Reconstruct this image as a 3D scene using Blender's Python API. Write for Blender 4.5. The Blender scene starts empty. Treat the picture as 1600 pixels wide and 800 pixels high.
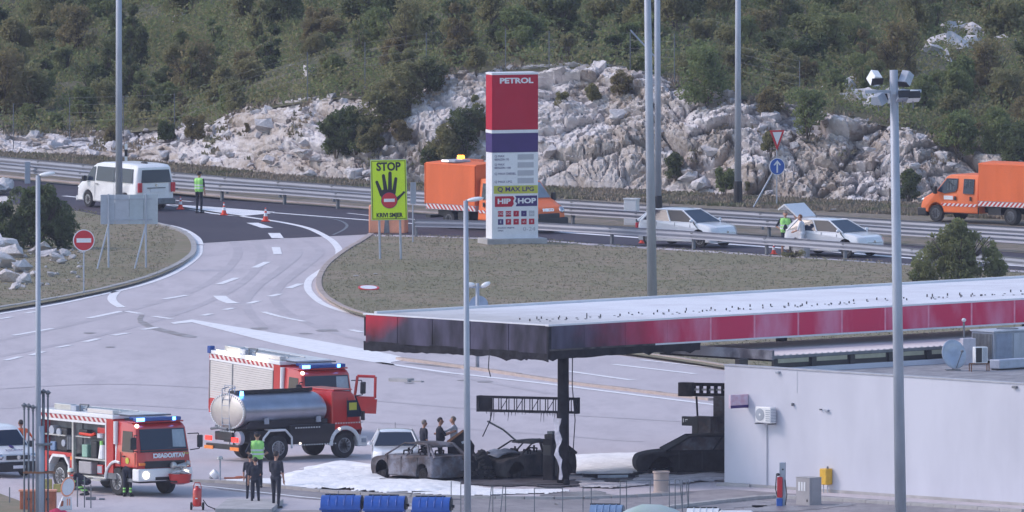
import bpy, bmesh, math, random
import numpy as np
from mathutils import Vector, Matrix
from math import sin, cos, pi, radians
R = radians
sc = bpy.context.scene
C = sc.collection
# ------------------------------------------------------------ camera, world, sun, exposure
FPX, CAMH, HORY, CAMY = 34400.0, 50.0, -1530.0, -760.0
PITCH = math.atan((400 - HORY) / FPX)
cd = bpy.data.cameras.new('camera'); cam = bpy.data.objects.new('camera', cd); C.objects.link(cam)
cam.location = (0, CAMY, CAMH); cam.rotation_euler = (pi/2 - PITCH, 0, 0)
cd.sensor_width = 36; cd.lens = FPX / 1600 * 36; cd.clip_start = 1; cd.clip_end = 6000
sc.camera = cam
SUN_EL, SUN_AZ = R(40), R(275)          # azimuth measured clockwise from +Y (north)
w = bpy.data.worlds.new('World'); sc.world = w; w.use_nodes = True
nt = w.node_tree; bg = nt.nodes['Background']
sky = nt.nodes.new('ShaderNodeTexSky'); sky.sky_type = 'NISHITA'; sky.sun_disc = False
sky.sun_elevation = SUN_EL; sky.sun_rotation = SUN_AZ; sky.air_density = 1.0; sky.dust_density = 1.0; sky.ozone_density = 1.0
nt.links.new(sky.outputs[0], bg.inputs[0]); bg.inputs[1].default_value = 0.15
sl = bpy.data.lights.new('sun', 'SUN'); sun = bpy.data.objects.new('sun', sl); C.objects.link(sun)
sl.energy = 1.0; sl.angle = R(14); sl.color = (1.0, 0.86, 0.82)
sdir = Vector((sin(SUN_AZ)*cos(SUN_EL), cos(SUN_AZ)*cos(SUN_EL), sin(SUN_EL)))
sun.rotation_euler = sdir.to_track_quat('Z', 'Y').to_euler(); sun.location = (0, 0, 60)
sc.view_settings.view_transform = 'Standard'; sc.view_settings.look = 'None'; sc.view_settings.gamma = 1
sc.view_settings.exposure = 0.75
sc.render.resolution_x, sc.render.resolution_y = 1024, 512
# ------------------------------------------------------------ helpers
def G(px, py, z=0.0):
    a = (px - 800) / FPX; b = (400 - py) / FPX
    dy = cos(PITCH) + b*sin(PITCH); dz = -sin(PITCH) + b*cos(PITCH)
    t = (z - CAMH) / dz
    return Vector((a*t, CAMY + dy*t, z))
def S(py): return (py - HORY) / CAMH
def smooth(t): t = max(0., min(1., t)); return t*t*(3-2*t)
class MB:
    def __init__(s): s.v = []; s.f = []; s.m = []
    def add(s, vs, fs, mi=0):
        o = len(s.v); s.v += [tuple(p) for p in vs]; s.f += [tuple(i+o for i in f) for f in fs]; s.m += [mi]*len(fs); return s
    def box(s, x0, x1, y0, y1, z0, z1, mi=0):
        return s.add([(x0,y0,z0),(x1,y0,z0),(x1,y1,z0),(x0,y1,z0),(x0,y0,z1),(x1,y0,z1),(x1,y1,z1),(x0,y1,z1)],
                     [(0,3,2,1),(4,5,6,7),(0,1,5,4),(1,2,6,5),(2,3,7,6),(3,0,4,7)], mi)
    def cyl(s, p0, p1, r0, r1=None, n=12, caps=True, mi=0):
        if r1 is None: r1 = r0
        p0 = Vector(p0); p1 = Vector(p1); d = p1-p0
        if d.length < 1e-6: return s
        d.normalize(); a = d.orthogonal().normalized(); b = d.cross(a); vs = []
        for p, r in ((p0, r0), (p1, r1)):
            vs += [p + (a*cos(2*pi*k/n) + b*sin(2*pi*k/n))*r for k in range(n)]
        fs = [(k, (k+1)%n, n+(k+1)%n, n+k) for k in range(n)]
        if caps: fs += [tuple(range(n-1, -1, -1)), tuple(range(n, 2*n))]
        return s.add(vs, fs, mi)
    def tube(s, pts, r, n=6, mi=0):
        for a, b in zip(pts[:-1], pts[1:]): s.cyl(a, b, r, r, n, True, mi)
        return s
    def prism(s, pts, axis, a, b, mi=0):
        n = len(pts)
        def P(p, c): return (p[0], c, p[1]) if axis == 'y' else ((c, p[0], p[1]) if axis == 'x' else (p[0], p[1], c))
        vs = [P(p, a) for p in pts] + [P(p, b) for p in pts]
        fs = [tuple(range(n)), tuple(range(2*n-1, n-1, -1))] + [(k, n+k, n+(k+1)%n, (k+1)%n) for k in range(n)]
        return s.add(vs, fs, mi)
    def sphere(s, c, r, nu=10, nv=7, mi=0):
        if not hasattr(r, '__len__'): r = (r, r, r)
        vs = [(c[0], c[1], c[2]-r[2])]
        for j in range(1, nv):
            t = pi*j/nv - pi/2
            vs += [(c[0]+r[0]*cos(t)*cos(2*pi*k/nu), c[1]+r[1]*cos(t)*sin(2*pi*k/nu), c[2]+r[2]*sin(t)) for k in range(nu)]
        vs.append((c[0], c[1], c[2]+r[2])); L = len(vs)-1
        fs = [(0, 1+(k+1)%nu, 1+k) for k in range(nu)]
        for j in range(nv-2):
            fs += [(1+j*nu+k, 1+j*nu+(k+1)%nu, 1+(j+1)*nu+(k+1)%nu, 1+(j+1)*nu+k) for k in range(nu)]
        fs += [(L, 1+(nv-2)*nu+k, 1+(nv-2)*nu+(k+1)%nu) for k in range(nu)]
        return s.add(vs, fs, mi)
    def lathe(s, c, prof, n=20, axis='z', mi=0):
        vs = []
        for r, h in prof:
            for k in range(n):
                a = 2*pi*k/n
                q = (r*cos(a), r*sin(a), h) if axis == 'z' else ((h, r*cos(a), r*sin(a)) if axis == 'x' else (r*cos(a), h, r*sin(a)))
                vs.append((c[0]+q[0], c[1]+q[1], c[2]+q[2]))
        m = len(prof); fs = []
        for j in range(m-1): fs += [(j*n+k, j*n+(k+1)%n, (j+1)*n+(k+1)%n, (j+1)*n+k) for k in range(n)]
        fs += [tuple(range(n-1, -1, -1)), tuple(range((m-1)*n, m*n))]
        return s.add(vs, fs, mi)
    def mesh(s, name, mats, smooth=False):
        me = bpy.data.meshes.new(name); me.from_pydata(s.v, [], s.f)
        for m in (mats if isinstance(mats, (list, tuple)) else [mats]): me.materials.append(m)
        me.polygons.foreach_set('material_index', s.m)
        me.validate()
        bm = bmesh.new(); bm.from_mesh(me); bmesh.ops.recalc_face_normals(bm, faces=bm.faces); bm.to_mesh(me); bm.free()
        if smooth: me.shade_smooth()
        return me
    def obj(s, name, mats, parent=None, loc=None, rot=None, bev=0, smooth=False, auto=None):
        me = s.mesh(name, mats, smooth or auto is not None)
        if auto is not None: me.set_sharp_from_angle(angle=R(auto))
        return put(name, me, parent, loc, rot, bev)
def put(name, me, parent=None, loc=None, rot=None, bev=0):
    o = bpy.data.objects.new(name, me); C.objects.link(o)
    if parent: o.parent = parent
    if loc is not None: o.location = loc
    if rot is not None: o.rotation_euler = rot
    if bev:
        b = o.modifiers.new('bevel', 'BEVEL'); b.width = bev; b.segments = 2; b.limit_method = 'ANGLE'; b.angle_limit = R(35)
    return o
def tag(o, label, cat, group=None, kind=None):
    o['label'] = label; o['category'] = cat
    if group: o['group'] = group
    if kind: o['kind'] = kind
    return o
def struct(o, label=None):
    o['kind'] = 'structure'
    if label: o['label'] = label
    return o
def thing(name, label, cat, loc, rz=0, group=None, scale=1.0):
    o = bpy.data.objects.new(name, None); C.objects.link(o); o.empty_display_size = .3
    o.location = loc; o.rotation_euler = (0, 0, rz); o.scale = (scale,)*3
    return tag(o, label, cat, group)
def copy_tree(o, parent=None):
    c = o.copy(); C.objects.link(c); c.parent = parent
    for ch in list(o.children): copy_tree(ch, c)
    return c
# ------------------------------------------------------------ materials
def mat(name, col, rough=.6, metal=0., var=.12, scale=3., bump=0., bscale=None, col2=None, spec=.5, emit=0., coat=0., detail=5., stretch=None, contrast=None):
    m = bpy.data.materials.new(name); m.use_nodes = True; n = m.node_tree.nodes; L = m.node_tree.links
    b = n['Principled BSDF']; b.inputs['Roughness'].default_value = rough; b.inputs['Metallic'].default_value = metal
    b.inputs['Specular IOR Level'].default_value = spec
    if coat: b.inputs['Coat Weight'].default_value = coat; b.inputs['Coat Roughness'].default_value = .08
    tc = n.new('ShaderNodeTexCoord'); mp = n.new('ShaderNodeMapping'); L.new(tc.outputs['Object'], mp.inputs[0])
    if stretch: mp.inputs['Scale'].default_value = stretch
    if var or col2:
        no = n.new('ShaderNodeTexNoise'); no.inputs['Scale'].default_value = scale; no.inputs['Detail'].default_value = detail; no.inputs['Roughness'].default_value = .62
        L.new(mp.outputs[0], no.inputs[0])
        rp = n.new('ShaderNodeValToRGB'); c2 = col2 or tuple(c*(1-var) for c in col); c1 = col if col2 else tuple(min(1, c*(1+var)) for c in col)
        lo, hi = contrast or (.36, .64)
        rp.color_ramp.elements[0].position = lo; rp.color_ramp.elements[0].color = (*c2, 1)
        rp.color_ramp.elements[1].position = hi; rp.color_ramp.elements[1].color = (*c1, 1)
        L.new(no.outputs[0], rp.inputs[0]); L.new(rp.outputs[0], b.inputs['Base Color'])
    else: b.inputs['Base Color'].default_value = (*col, 1)
    if bump:
        nb = n.new('ShaderNodeTexNoise'); nb.inputs['Scale'].default_value = bscale or scale*4; nb.inputs['Detail'].default_value = 6
        L.new(mp.outputs[0], nb.inputs[0]); bp = n.new('ShaderNodeBump'); bp.inputs['Distance'].default_value = bump
        L.new(nb.outputs[0], bp.inputs['Height']); L.new(bp.outputs[0], b.inputs['Normal'])
    if emit: b.inputs['Emission Color'].default_value = (*col, 1); b.inputs['Emission Strength'].default_value = emit
    return m
def stripes(name, ca, cb, kx, ky, kz, duty=.5, rough=.5):
    m = bpy.data.materials.new(name); m.use_nodes = True; n = m.node_tree.nodes; L = m.node_tree.links; b = n['Principled BSDF']
    b.inputs['Roughness'].default_value = rough
    tc = n.new('ShaderNodeTexCoord'); d = n.new('ShaderNodeVectorMath'); d.operation = 'DOT_PRODUCT'; d.inputs[1].default_value = (kx, ky, kz)
    L.new(tc.outputs['Object'], d.inputs[0]); f = n.new('ShaderNodeMath'); f.operation = 'FRACT'; L.new(d.outputs['Value'], f.inputs[0])
    g = n.new('ShaderNodeMath'); g.operation = 'GREATER_THAN'; g.inputs[1].default_value = duty; L.new(f.outputs[0], g.inputs[0])
    x = n.new('ShaderNodeMix'); x.data_type = 'RGBA'; x.inputs[6].default_value = (*ca, 1); x.inputs[7].default_value = (*cb, 1)
    L.new(g.outputs[0], x.inputs[0]); L.new(x.outputs[2], b.inputs['Base Color']); return m
def ground_mat(name, a, b_, c, s1, s2, rough=.9, bump=.02, bs=8, stretch=None):
    """two noises mix three tones: large patches and fine mottling"""
    m = bpy.data.materials.new(name); m.use_nodes = True; n = m.node_tree.nodes; L = m.node_tree.links; b = n['Principled BSDF']
    b.inputs['Roughness'].default_value = rough; b.inputs['Specular IOR Level'].default_value = .25
    tc = n.new('ShaderNodeTexCoord'); mp = n.new('ShaderNodeMapping'); L.new(tc.outputs['Object'], mp.inputs[0])
    if stretch: mp.inputs['Scale'].default_value = stretch
    def nz(s, d, r=.6):
        x = n.new('ShaderNodeTexNoise'); x.inputs['Scale'].default_value = s; x.inputs['Detail'].default_value = d; x.inputs['Roughness'].default_value = r
        L.new(mp.outputs[0], x.inputs[0]); return x
    def ramp(src, lo, hi):
        x = n.new('ShaderNodeMapRange'); x.inputs[1].default_value = lo; x.inputs[2].default_value = hi; L.new(src, x.inputs[0]); return x.outputs[0]
    def mix(f, p, q):
        x = n.new('ShaderNodeMix'); x.data_type = 'RGBA'; L.new(f, x.inputs[0])
        for i, v in ((6, p), (7, q)):
            if isinstance(v, tuple): x.inputs[i].default_value = (*v, 1)
            else: L.new(v, x.inputs[i])
        return x.outputs[2]
    n1 = nz(s1, 4); n2 = nz(s2, 7, .7)
    k = mix(ramp(n1.outputs[0], .4, .62), a, b_)
    k = mix(ramp(n2.outputs[0], .45, .7), k, c); L.new(k, b.inputs['Base Color'])
    if bump:
        n3 = nz(bs, 6); bp = n.new('ShaderNodeBump'); bp.inputs['Distance'].default_value = bump
        L.new(n3.outputs[0], bp.inputs['Height']); L.new(bp.outputs[0], b.inputs['Normal'])
    return m
MT = {}
def defm(k, *a, **kw): MT[k] = mat(k, *a, **kw)
defm('white_paint', (.78,.78,.80), .35, var=.05, scale=1.5, coat=.3)
defm('white_car', (.72,.72,.76), .25, var=.03, scale=1., coat=.6)
defm('fire_red', (.50,.022,.018), .32, var=.10, scale=1.5, coat=.5)
defm('orange', (.80,.16,.035), .55, var=.06, scale=1.2, coat=.1)
defm('orange_tarp', (.76,.15,.04), .75, var=.08, scale=.8, bump=.03, bscale=1.3, stretch=(1,1,.3))
defm('black', (.02,.02,.024), .55, var=.2, scale=4)
defm('tyre', (.028,.028,.03), .85, var=.25, scale=6)
defm('rim', (.42,.43,.46), .4, .6, var=.15, scale=8)
defm('glass', (.020,.030,.055), .10, var=0, spec=.3)
defm('glass_light', (.25,.30,.36), .08, var=.25, scale=.9, spec=.8)
defm('chrome', (.6,.6,.62), .25, 1., var=.1)
defm('steel', (.43,.45,.52), .42, 1., var=.10, scale=1.2, bump=.01, bscale=3)
defm('galv', (.36,.39,.46), .5, .1, var=.12, scale=3, stretch=(1,1,.2))
defm('galv_dark', (.17,.18,.20), .6, .3, var=.2, scale=4)
defm('alu', (.5,.5,.5), .45, .7, var=.1, scale=3)
defm('burnt', (.018,.017,.022), .85, var=.5, scale=2.5, bump=.02, bscale=9, spec=.2)
defm('burnt_metal', (.020,.019,.024), .75, .0, col2=(.12,.105,.105), scale=1.6, bump=.015, bscale=8, contrast=(.30,.60), spec=.25)
defm('rust', (.22,.10,.05), .8, var=.4, scale=3, bump=.01)
defm('plaster', (.61,.61,.69), .85, col2=(.52,.52,.595), scale=.35, bump=.004, bscale=8, stretch=(1,1,.35))
defm('concrete', (.40,.38,.38), .85, var=.18, scale=1.2, bump=.01)
defm('kerb_stone', (.40,.38,.38), .85, var=.22, scale=.6, bump=.01)
defm('kerb_pink', (.42,.34,.31), .85, var=.2, scale=.8, bump=.01)
defm('marking', (.84,.82,.84), .7, col2=(.64,.62,.64), scale=2.2, contrast=(.28,.5))
defm('roof_white', (.72,.72,.76), .6, col2=(.60,.60,.66), scale=.5)
defm('foam', (.93,.92,.93), .9, col2=(.82,.81,.83), scale=1.3, bump=.08, bscale=3)
defm('bin_blue', (.018,.085,.38), .4, var=.12, scale=2)
defm('bin_pale', (.17,.26,.42), .5, var=.12, scale=2)
defm('bin_green', (.22,.38,.30), .5, var=.2, scale=2)
defm('hivis', (.36,.76,.20), .6, var=.06, scale=5, emit=0)
defm('reflect', (.65,.68,.70), .4, var=0)
defm('sign_yellow', (.62,.82,.015), .5, var=.03)
defm('sign_red', (.55,.018,.03), .45, var=.05)
defm('sign_white', (.76,.76,.80), .5, var=.04)
defm('sign_blue', (.02,.10,.42), .45, var=.05)
defm('sign_black', (.012,.014,.018), .5, var=0)
defm('navy', (.04,.015,.14), .55, var=.05)
defm('pylon_red', (.46,.010,.035), .55, var=.05, scale=.6, spec=.25)
defm('pylon_grey', (.45,.45,.50), .5, var=.03)
defm('olive_yellow', (.52,.52,.06), .5, var=.04)
defm('dark_cloth', (.022,.024,.038), .9, var=.25, scale=6)
defm('skin', (.46,.24,.17), .6, var=.06)
defm('hair_dark', (.03,.02,.018), .7, var=.2)
defm('hair_grey', (.22,.19,.18), .7, var=.2)
defm('white_cloth', (.66,.65,.70), .9, var=.08, scale=6)
defm('blue_check', (.50,.55,.70), .9, col2=(.62,.64,.72), scale=12)
defm('orange_cloth', (.85,.16,.05), .8, var=.1, scale=5)
defm('helmet', (.62,.72,.66), .4, var=.05)
defm('cone_red', (.75,.06,.025), .5, var=.05)
defm('barrier_orange', (.80,.33,.20), .6, var=.1, scale=2)
defm('lamp_warm', (1.0,.90,.72), .3, var=0, emit=3.5)
defm('lamp_dim', (1.0,.86,.74), .3, var=0, emit=1.3)
defm('lamp_blue', (.10,.35,1.0), .3, var=0, emit=5.)
defm('blue_dark', (.03,.08,.30), .25, var=.1)
defm('lamp_amber', (1.0,.30,.02), .3, var=0, emit=6.)
defm('lamp_red', (.9,.03,.02), .3, var=0, emit=1.2)
defm('orange_reflector', (.9,.25,.04), .4, var=.1)
defm('beige_shutter', (.62,.58,.56), .45, .1, var=.05, scale=.6)
defm('yellow_box', (.70,.40,.03), .5, var=.1)
defm('tan_metal', (.36,.34,.36), .55, var=.06)
defm('bark', (.10,.08,.06), .9, var=.3, scale=8)
defm('wood_orange', (.42,.13,.07), .8, var=.2, scale=4)
defm('roof_gravel', (.27,.26,.28), .95, var=.25, scale=1.6, bump=.02, bscale=20)
defm('roof_panel', (.72,.64,.64), .6, .0, col2=(.55,.49,.51), scale=.5, stretch=(.25,1,1))
defm('rail_metal', (.25,.26,.31), .5, .15, var=.14, scale=2, stretch=(.3,1,1))
MT['burnt_grey'] = ground_mat('burnt_grey', (.045,.042,.050), (.24,.24,.29), (.11,.075,.065), .9, 2.6, .7, .012, 9)
MT['asphalt'] = ground_mat('asphalt', (.060,.052,.070), (.072,.062,.080), (.054,.047,.064), .25, 2.2, .85, .004, 30)
MT['old_asphalt'] = ground_mat('old_asphalt', (.15,.145,.16), (.18,.17,.185), (.13,.125,.14), .2, 1.5, .85, .004, 30)
MT['forecourt'] = ground_mat('forecourt', (.50,.45,.475), (.55,.495,.52), (.44,.395,.42), .09, .6, .8, .003, 20, stretch=(1.6,.35,1))
MT['service_yard'] = ground_mat('service_yard', (.26,.24,.25), (.33,.30,.31), (.20,.185,.195), .35, 1.6, .85, .004, 20, stretch=(1,.5,1))
MT['dry_grass'] = ground_mat('dry_grass', (.215,.19,.125), (.27,.215,.16), (.17,.17,.095), .16, 1.1, .95, .03, 5)
MT['verge_dirt'] = ground_mat('verge_dirt', (.22,.18,.14), (.27,.22,.19), (.13,.13,.075), .3, 1.4, .95, .1, 4)
MT['hill_ground'] = ground_mat('hill_ground', (.11,.105,.06), (.16,.145,.09), (.07,.08,.04), .2, 1.1, .95, .15, 3)
MT['limestone'] = ground_mat('limestone', (.63,.595,.61), (.50,.46,.465), (.71,.68,.69), .5, 3.2, .92, .10, 5)
MT['limestone_dirt'] = ground_mat('limestone_dirt', (.52,.47,.455), (.38,.315,.27), (.60,.565,.565), .6, 2.6, .95, .12, 5)
def leaf_mat(name, dark, light, warm):
    m = bpy.data.materials.new(name); m.use_nodes = True; n = m.node_tree.nodes; L = m.node_tree.links; b = n['Principled BSDF']
    b.inputs['Roughness'].default_value = .7; b.inputs['Specular IOR Level'].default_value = .3
    tc = n.new('ShaderNodeTexCoord'); no = n.new('ShaderNodeTexNoise'); no.inputs['Scale'].default_value = 2.4; no.inputs['Detail'].default_value = 4
    L.new(tc.outputs['Object'], no.inputs[0])
    mr = n.new('ShaderNodeMapRange'); mr.inputs[1].default_value = .35; mr.inputs[2].default_value = .65; L.new(no.outputs[0], mr.inputs[0])
    x = n.new('ShaderNodeMix'); x.data_type = 'RGBA'; x.inputs[6].default_value = (*dark, 1); x.inputs[7].default_value = (*light, 1); L.new(mr.outputs[0], x.inputs[0])
    oi = n.new('ShaderNodeObjectInfo'); y = n.new('ShaderNodeMix'); y.data_type = 'RGBA'; y.inputs[7].default_value = (*warm, 1)
    f = n.new('ShaderNodeMath'); f.operation = 'MULTIPLY'; f.inputs[1].default_value = .5; L.new(oi.outputs['Random'], f.inputs[0])
    L.new(f.outputs[0], y.inputs[0]); L.new(x.outputs[2], y.inputs[6]); L.new(y.outputs[2], b.inputs['Base Color'])
    tr = n.new('ShaderNodeBsdfTranslucent'); L.new(y.outputs[2], tr.inputs[0]); ms = n.new('ShaderNodeMixShader'); ms.inputs[0].default_value = .5
    L.new(b.outputs[0], ms.inputs[1]); L.new(tr.outputs[0], ms.inputs[2]); L.new(ms.outputs[0], n['Material Output'].inputs['Surface'])
    return m
MT['leaf_green'] = leaf_mat('leaf_green', (.13,.17,.07), (.25,.30,.12), (.27,.26,.12))
MT['leaf_olive'] = leaf_mat('leaf_olive', (.17,.18,.08), (.31,.30,.14), (.31,.27,.14))
MT['leaf_brown'] = leaf_mat('leaf_brown', (.18,.15,.08), (.30,.25,.12), (.27,.24,.12))
MT['leaf_dark'] = leaf_mat('leaf_dark', (.075,.10,.05), (.16,.20,.085), (.17,.18,.085))
HAZE = 0.00007
# ------------------------------------------------------------ setting: ground, roads, kerbs, markings
def sheet(name, pts, z, m, th=.0):
    P = [G(x, y, z) for x, y in pts]
    b = MB(); b.add(P, [tuple(range(len(P)))])
    me = b.mesh(name, m); 
    bm = bmesh.new(); bm.from_mesh(me)
    for f in bm.faces:
        if f.normal.z < 0: f.normal_flip()
    bm.to_mesh(me); bm.free()
    return put(name, me)
def dens(pts, closed=False, k=6):
    """Catmull-Rom through pixel points"""
    out = []; n = len(pts)
    for i in range(n-1):
        p0 = pts[max(0, i-1)]; p1 = pts[i]; p2 = pts[i+1]; p3 = pts[min(n-1, i+2)]
        for j in range(k):
            t = j/k; out.append(tuple(.5*((2*b)+(-a+c)*t+(2*a-5*b+4*c-d)*t*t+(-a+3*b-3*c+d)*t**3) for a, b, c, d in zip(p0, p1, p2, p3)))
    return out + [pts[-1]]
gnd = MB(); gnd.box(-700, 700, -800, 215, -.4, -.02); struct(gnd.obj('ground', MT['verge_dirt']))
fore = sheet('forecourt_pavement', [(-900,372),(300,371),(470,364),(640,362),(2600,395),(2600,1500),(-900,1500)], 0, MT['forecourt']); struct(fore)
# the motorway carriageway and its merging ramp in dark asphalt
up = [(-500,222),(0,276),(267,300),(420,314),(577,326),(637,331),(875,348),(1010,357),(1300,372),(1620,392),(2200,430)]
lo = [(2200,470),(1620,424),(1400,411),(1300,404),(1100,391),(920,380),(870,376),(660,368),(578,366),(430,373),(311,380),(250,380),(100,360),(-500,330)]
mot = sheet('motorway', up+lo, .006, MT['asphalt']); struct(mot)
far = [(-500,215),(0,272.5),(300,300),(600,323),(900,341),(1200,360),(1620,385),(2200,420)]
farr = sheet('far_carriageway', far+[(2200,432),(1620,396),(1300,374),(900,350),(600,330.5),(300,308),(0,279),(-500,222)], .006, MT['old_asphalt']); struct(farr)
yard = sheet('service_pavement', [(300,753),(380,756),(470,763),(560,771),(700,776),(900,778),(1132,764),(1620,797),(2400,860),(2400,1300),(-200,1300),(-200,806),(120,800),(345,800),(470,797),(700,795),(560,786),(470,779),(345,765)], .006, MT['service_yard']); struct(yard)
# grass islands, raised behind kerb stones
Lk = dens([(-60,494),(0,484),(60,474),(120,463),(180,450),(230,436),(270,420),(296,404),(303,392),(299,377),(283,364),(247,353),(190,343)])
left_grass = sheet('left_verge', Lk + [(130,331),(60,322),(-60,315)], .10, MT['dry_grass']); struct(left_grass)
Rk = dens([(580,369),(566,379),(540,394),(514,414),(502,430),(498,445),(503,460),(520,474),(556,490),(640,508),(760,526),(900,543),(1000,555),(1135,575),(1300,602),(1620,650)])
right_grass = sheet('central_verge', Rk + [(2200,720),(2200,466),(1620,427),(1400,413),(1300,406),(1100,394),(920,383),(870,378),(660,370)], .10, MT['dry_grass']); struct(right_grass)
gx = sheet('corner_verge', [(-60,772),(0,771),(30,782),(46,800),(60,840),(-60,840)], .10, MT['dry_grass']); struct(gx)
def kerb(name, pxs, m, width=.16, h=.125, step=1.0, label=None):
    P = [G(x, y, 0) for x, y in pxs]
    root = bpy.data.objects.new(name, None); C.objects.link(root); struct(root, label)
    L = [0]
    for a, b in zip(P[:-1], P[1:]): L.append(L[-1]+(b-a).length)
    def at(s):
        for i in range(len(P)-1):
            if s <= L[i+1]: return P[i].lerp(P[i+1], (s-L[i])/max(1e-6, L[i+1]-L[i]))
        return P[-1]
    me = MB().box(0, step-.02, -width/2, width/2, -.02, h).mesh('kerb_stone', m)
    s = 0; rnd = random.Random(5); n = 0
    while s+step < L[-1] and n < 290:
        a = at(s); b = at(s+step); d = b-a
        o = put('kerb_stone', me, root, (a.x, a.y, rnd.uniform(-.008, .008)), (0, 0, math.atan2(d.y, d.x)))
        o.scale = (d.length/step, 1, 1)
        s += step; n += 1
    return root
kerb('left_kerb', Lk, MT['kerb_stone'], .22, .13)
kerb('central_kerb', Rk[:-7], MT['kerb_pink'], .22, .13)
kerb('forecourt_kerb', [(623,562),(760,580),(900,601),(1130,628)], MT['kerb_pink'], .25, .10)
kerb('pump_kerb', dens([(300,753),(380,757),(470,766),(560,773),(700,778),(900,780),(1100,772)]), MT['kerb_stone'], .2, .10)
kerb('yard_kerb', [(1040,796),(1120,787),(1205,778),(1340,785),(1460,792),(1620,802)], MT['concrete'], .3, .12)
kerb('median_kerb', [(-60,271),(0,276),(267,300),(420,314),(577,326),(637,331),(875,348)], MT['kerb_pink'], .5, .06, 2.0)
b = MB(); P = [G(x, y) for x, y in ((336,787),(424,787),(424,812),(336,812))]
b.box(0, 1.9, 0, 5, 0, .16); struct(b.obj('concrete_slab', MT['concrete'], None, G(336, 802), (0, 0, R(-4)), bev=.01))
# painted markings: each stroke is its own part of the surface that carries it
def stripe_line(parent, pxs, wpx, m='marking', z=.012, nm='road_marking', ends=None):
    """pxs centre line in photo pixels, wpx = list/number of widths in metres"""
    P = [G(x, y, z) for x, y in pxs]; n = len(P); vs = []
    W = (list(wpx)+[wpx[-1]]*n)[:n] if hasattr(wpx, '__len__') else [wpx]*n
    for i, p in enumerate(P):
        d = (P[min(n-1, i+1)]-P[max(0, i-1)]); d.z = 0; d.normalize(); q = Vector((-d.y, d.x, 0))
        vs += [p+q*W[i]/2, p-q*W[i]/2]
    b = MB(); b.add(vs, [(2*i, 2*i+1, 2*i+3, 2*i+2) for i in range(n-1)])
    o = b.obj(nm, MT[m], parent); return o
for seg in ([(342,444),(370,434)], [(398,418),(418,409)], [(256,467),(293,461)], [(138,497),(190,486)],
            [(20,524),(82,513)], [(8,563),(32,557)], [(48,555),(68,549)], [(88,543),(110,539)], [(132,534),(154,529)], [(176,524),(200,520)], [(222,515),(246,511)],
            [(316,493),(330,490)], [(350,484),(364,481)], [(388,474),(404,470)], [(421,463),(438,459)], [(451,450),(470,443)],
            [(196,486),(220,490)], [(240,494),(268,498)], [(0,498),(18,495)], [(40,489),(60,486)], [(548,515),(566,519)]):
    d = math.hypot(seg[1][0]-seg[0][0], (seg[1][1]-seg[0][1])*15)
    stripe_line(fore, seg, .30 if seg[0][0] > 130 else .26)
for seg, w_ in (([(431,386),(434,397)], .35), ([(343,462),(352,469),(366,474)], .5), ([(411,487),(440,495),(475,502)], .26), ([(182,455),(176,462),(175,468),(180,474),(190,480)], .35)):
    stripe_line(fore, dens(seg), w_)
stripe_line(fore, dens([(-60,501),(0,490),(80,477),(150,462),(215,447),(262,431),(292,414),(310,398),(312,383)]), .26)
stripe_line(mot, dens([(313,382),(308,372),(292,361),(272,354),(247,349)]), .28, z=.018)
stripe_line(mot, dens([(262,320),(330,331),(400,341),(450,349),(483,357),(505,367)]), .30, z=.018)
stripe_line(fore, dens([(505,367),(521,378),(530,393),(522,410),(500,424),(484,436),(481,450),(490,463),(508,476),(540,487),(566,491)]), .30)
b = MB()
wedge = [(266,504),(300,499),(470,527),(570,545),(618,555),(640,561),(610,566),(620,572),(560,562),(500,552),(430,537),(300,503.5),(272,506)]
o = sheet('road_marking', wedge, .012, MT['marking']); o.parent = fore
stripe_line(fore, [(590,566),(700,582),(860,600),(1130,634)], .35)
stripe_line(fore, [(876,578),(989,594)], .3); stripe_line(fore, [(959,569),(1086,584)], .3); stripe_line(fore, [(1000,562),(1130,576)], .25)
stripe_line(fore, [(300,757.5),(345,762),(470,776),(560,784),(700,790)], .22, z=.014)
o = sheet('road_marking', [(258,319),(330,323),(430,331),(421,333.5),(372,338),(330,334)], .018, MT['marking']); o.parent = mot
for seg, w_ in (([(418,331.5),(577,344),(680,352)], .3), ([(543,333),(577,336.5),(672,345)], .16), ([(100,306),(150,311)], .3), ([(262,312),(300,315)], .25), ([(394,348),(418,356)], .5), ([(428,364),(434,372)], .5),
               ([(870,362),(1010,372),(1300,393),(1420,403),(1620,417)], .5), ([(1390,380),(1620,395)], .25)):
    stripe_line(mot, seg, w_, z=.018)
stripe_line(mot, dens([(460,336),(520,342),(541,350),(538,358),(520,367)]), .12, 'galv_dark', .018)
defm('faint_track', (.43,.385,.41), .75, col2=(.49,.44,.465), scale=.5, contrast=(.35,.6))
for k, pts in enumerate(([(360,372),(372,395),(350,425),(300,455),(220,480),(100,510),(-40,540)],[(395,372),(410,398),(392,430),(345,462),(270,492),(150,525),(-40,565)],[(470,372),(500,392),(478,415),(440,445),(430,470),(470,500),(560,530),(700,555)],[(445,372),(465,395),(440,420),(400,450),(385,480),(430,520),(540,555),(700,585),(860,615)],[(-40,640),(150,632),(330,640),(520,655),(760,672),(1000,690)],[(-40,610),(150,600),(330,606),(520,620),(760,640),(1130,662)])):
    stripe_line(fore, dens(pts, k=8), .38, 'faint_track', .005+.0006*k, 'tyre_track')
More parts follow.
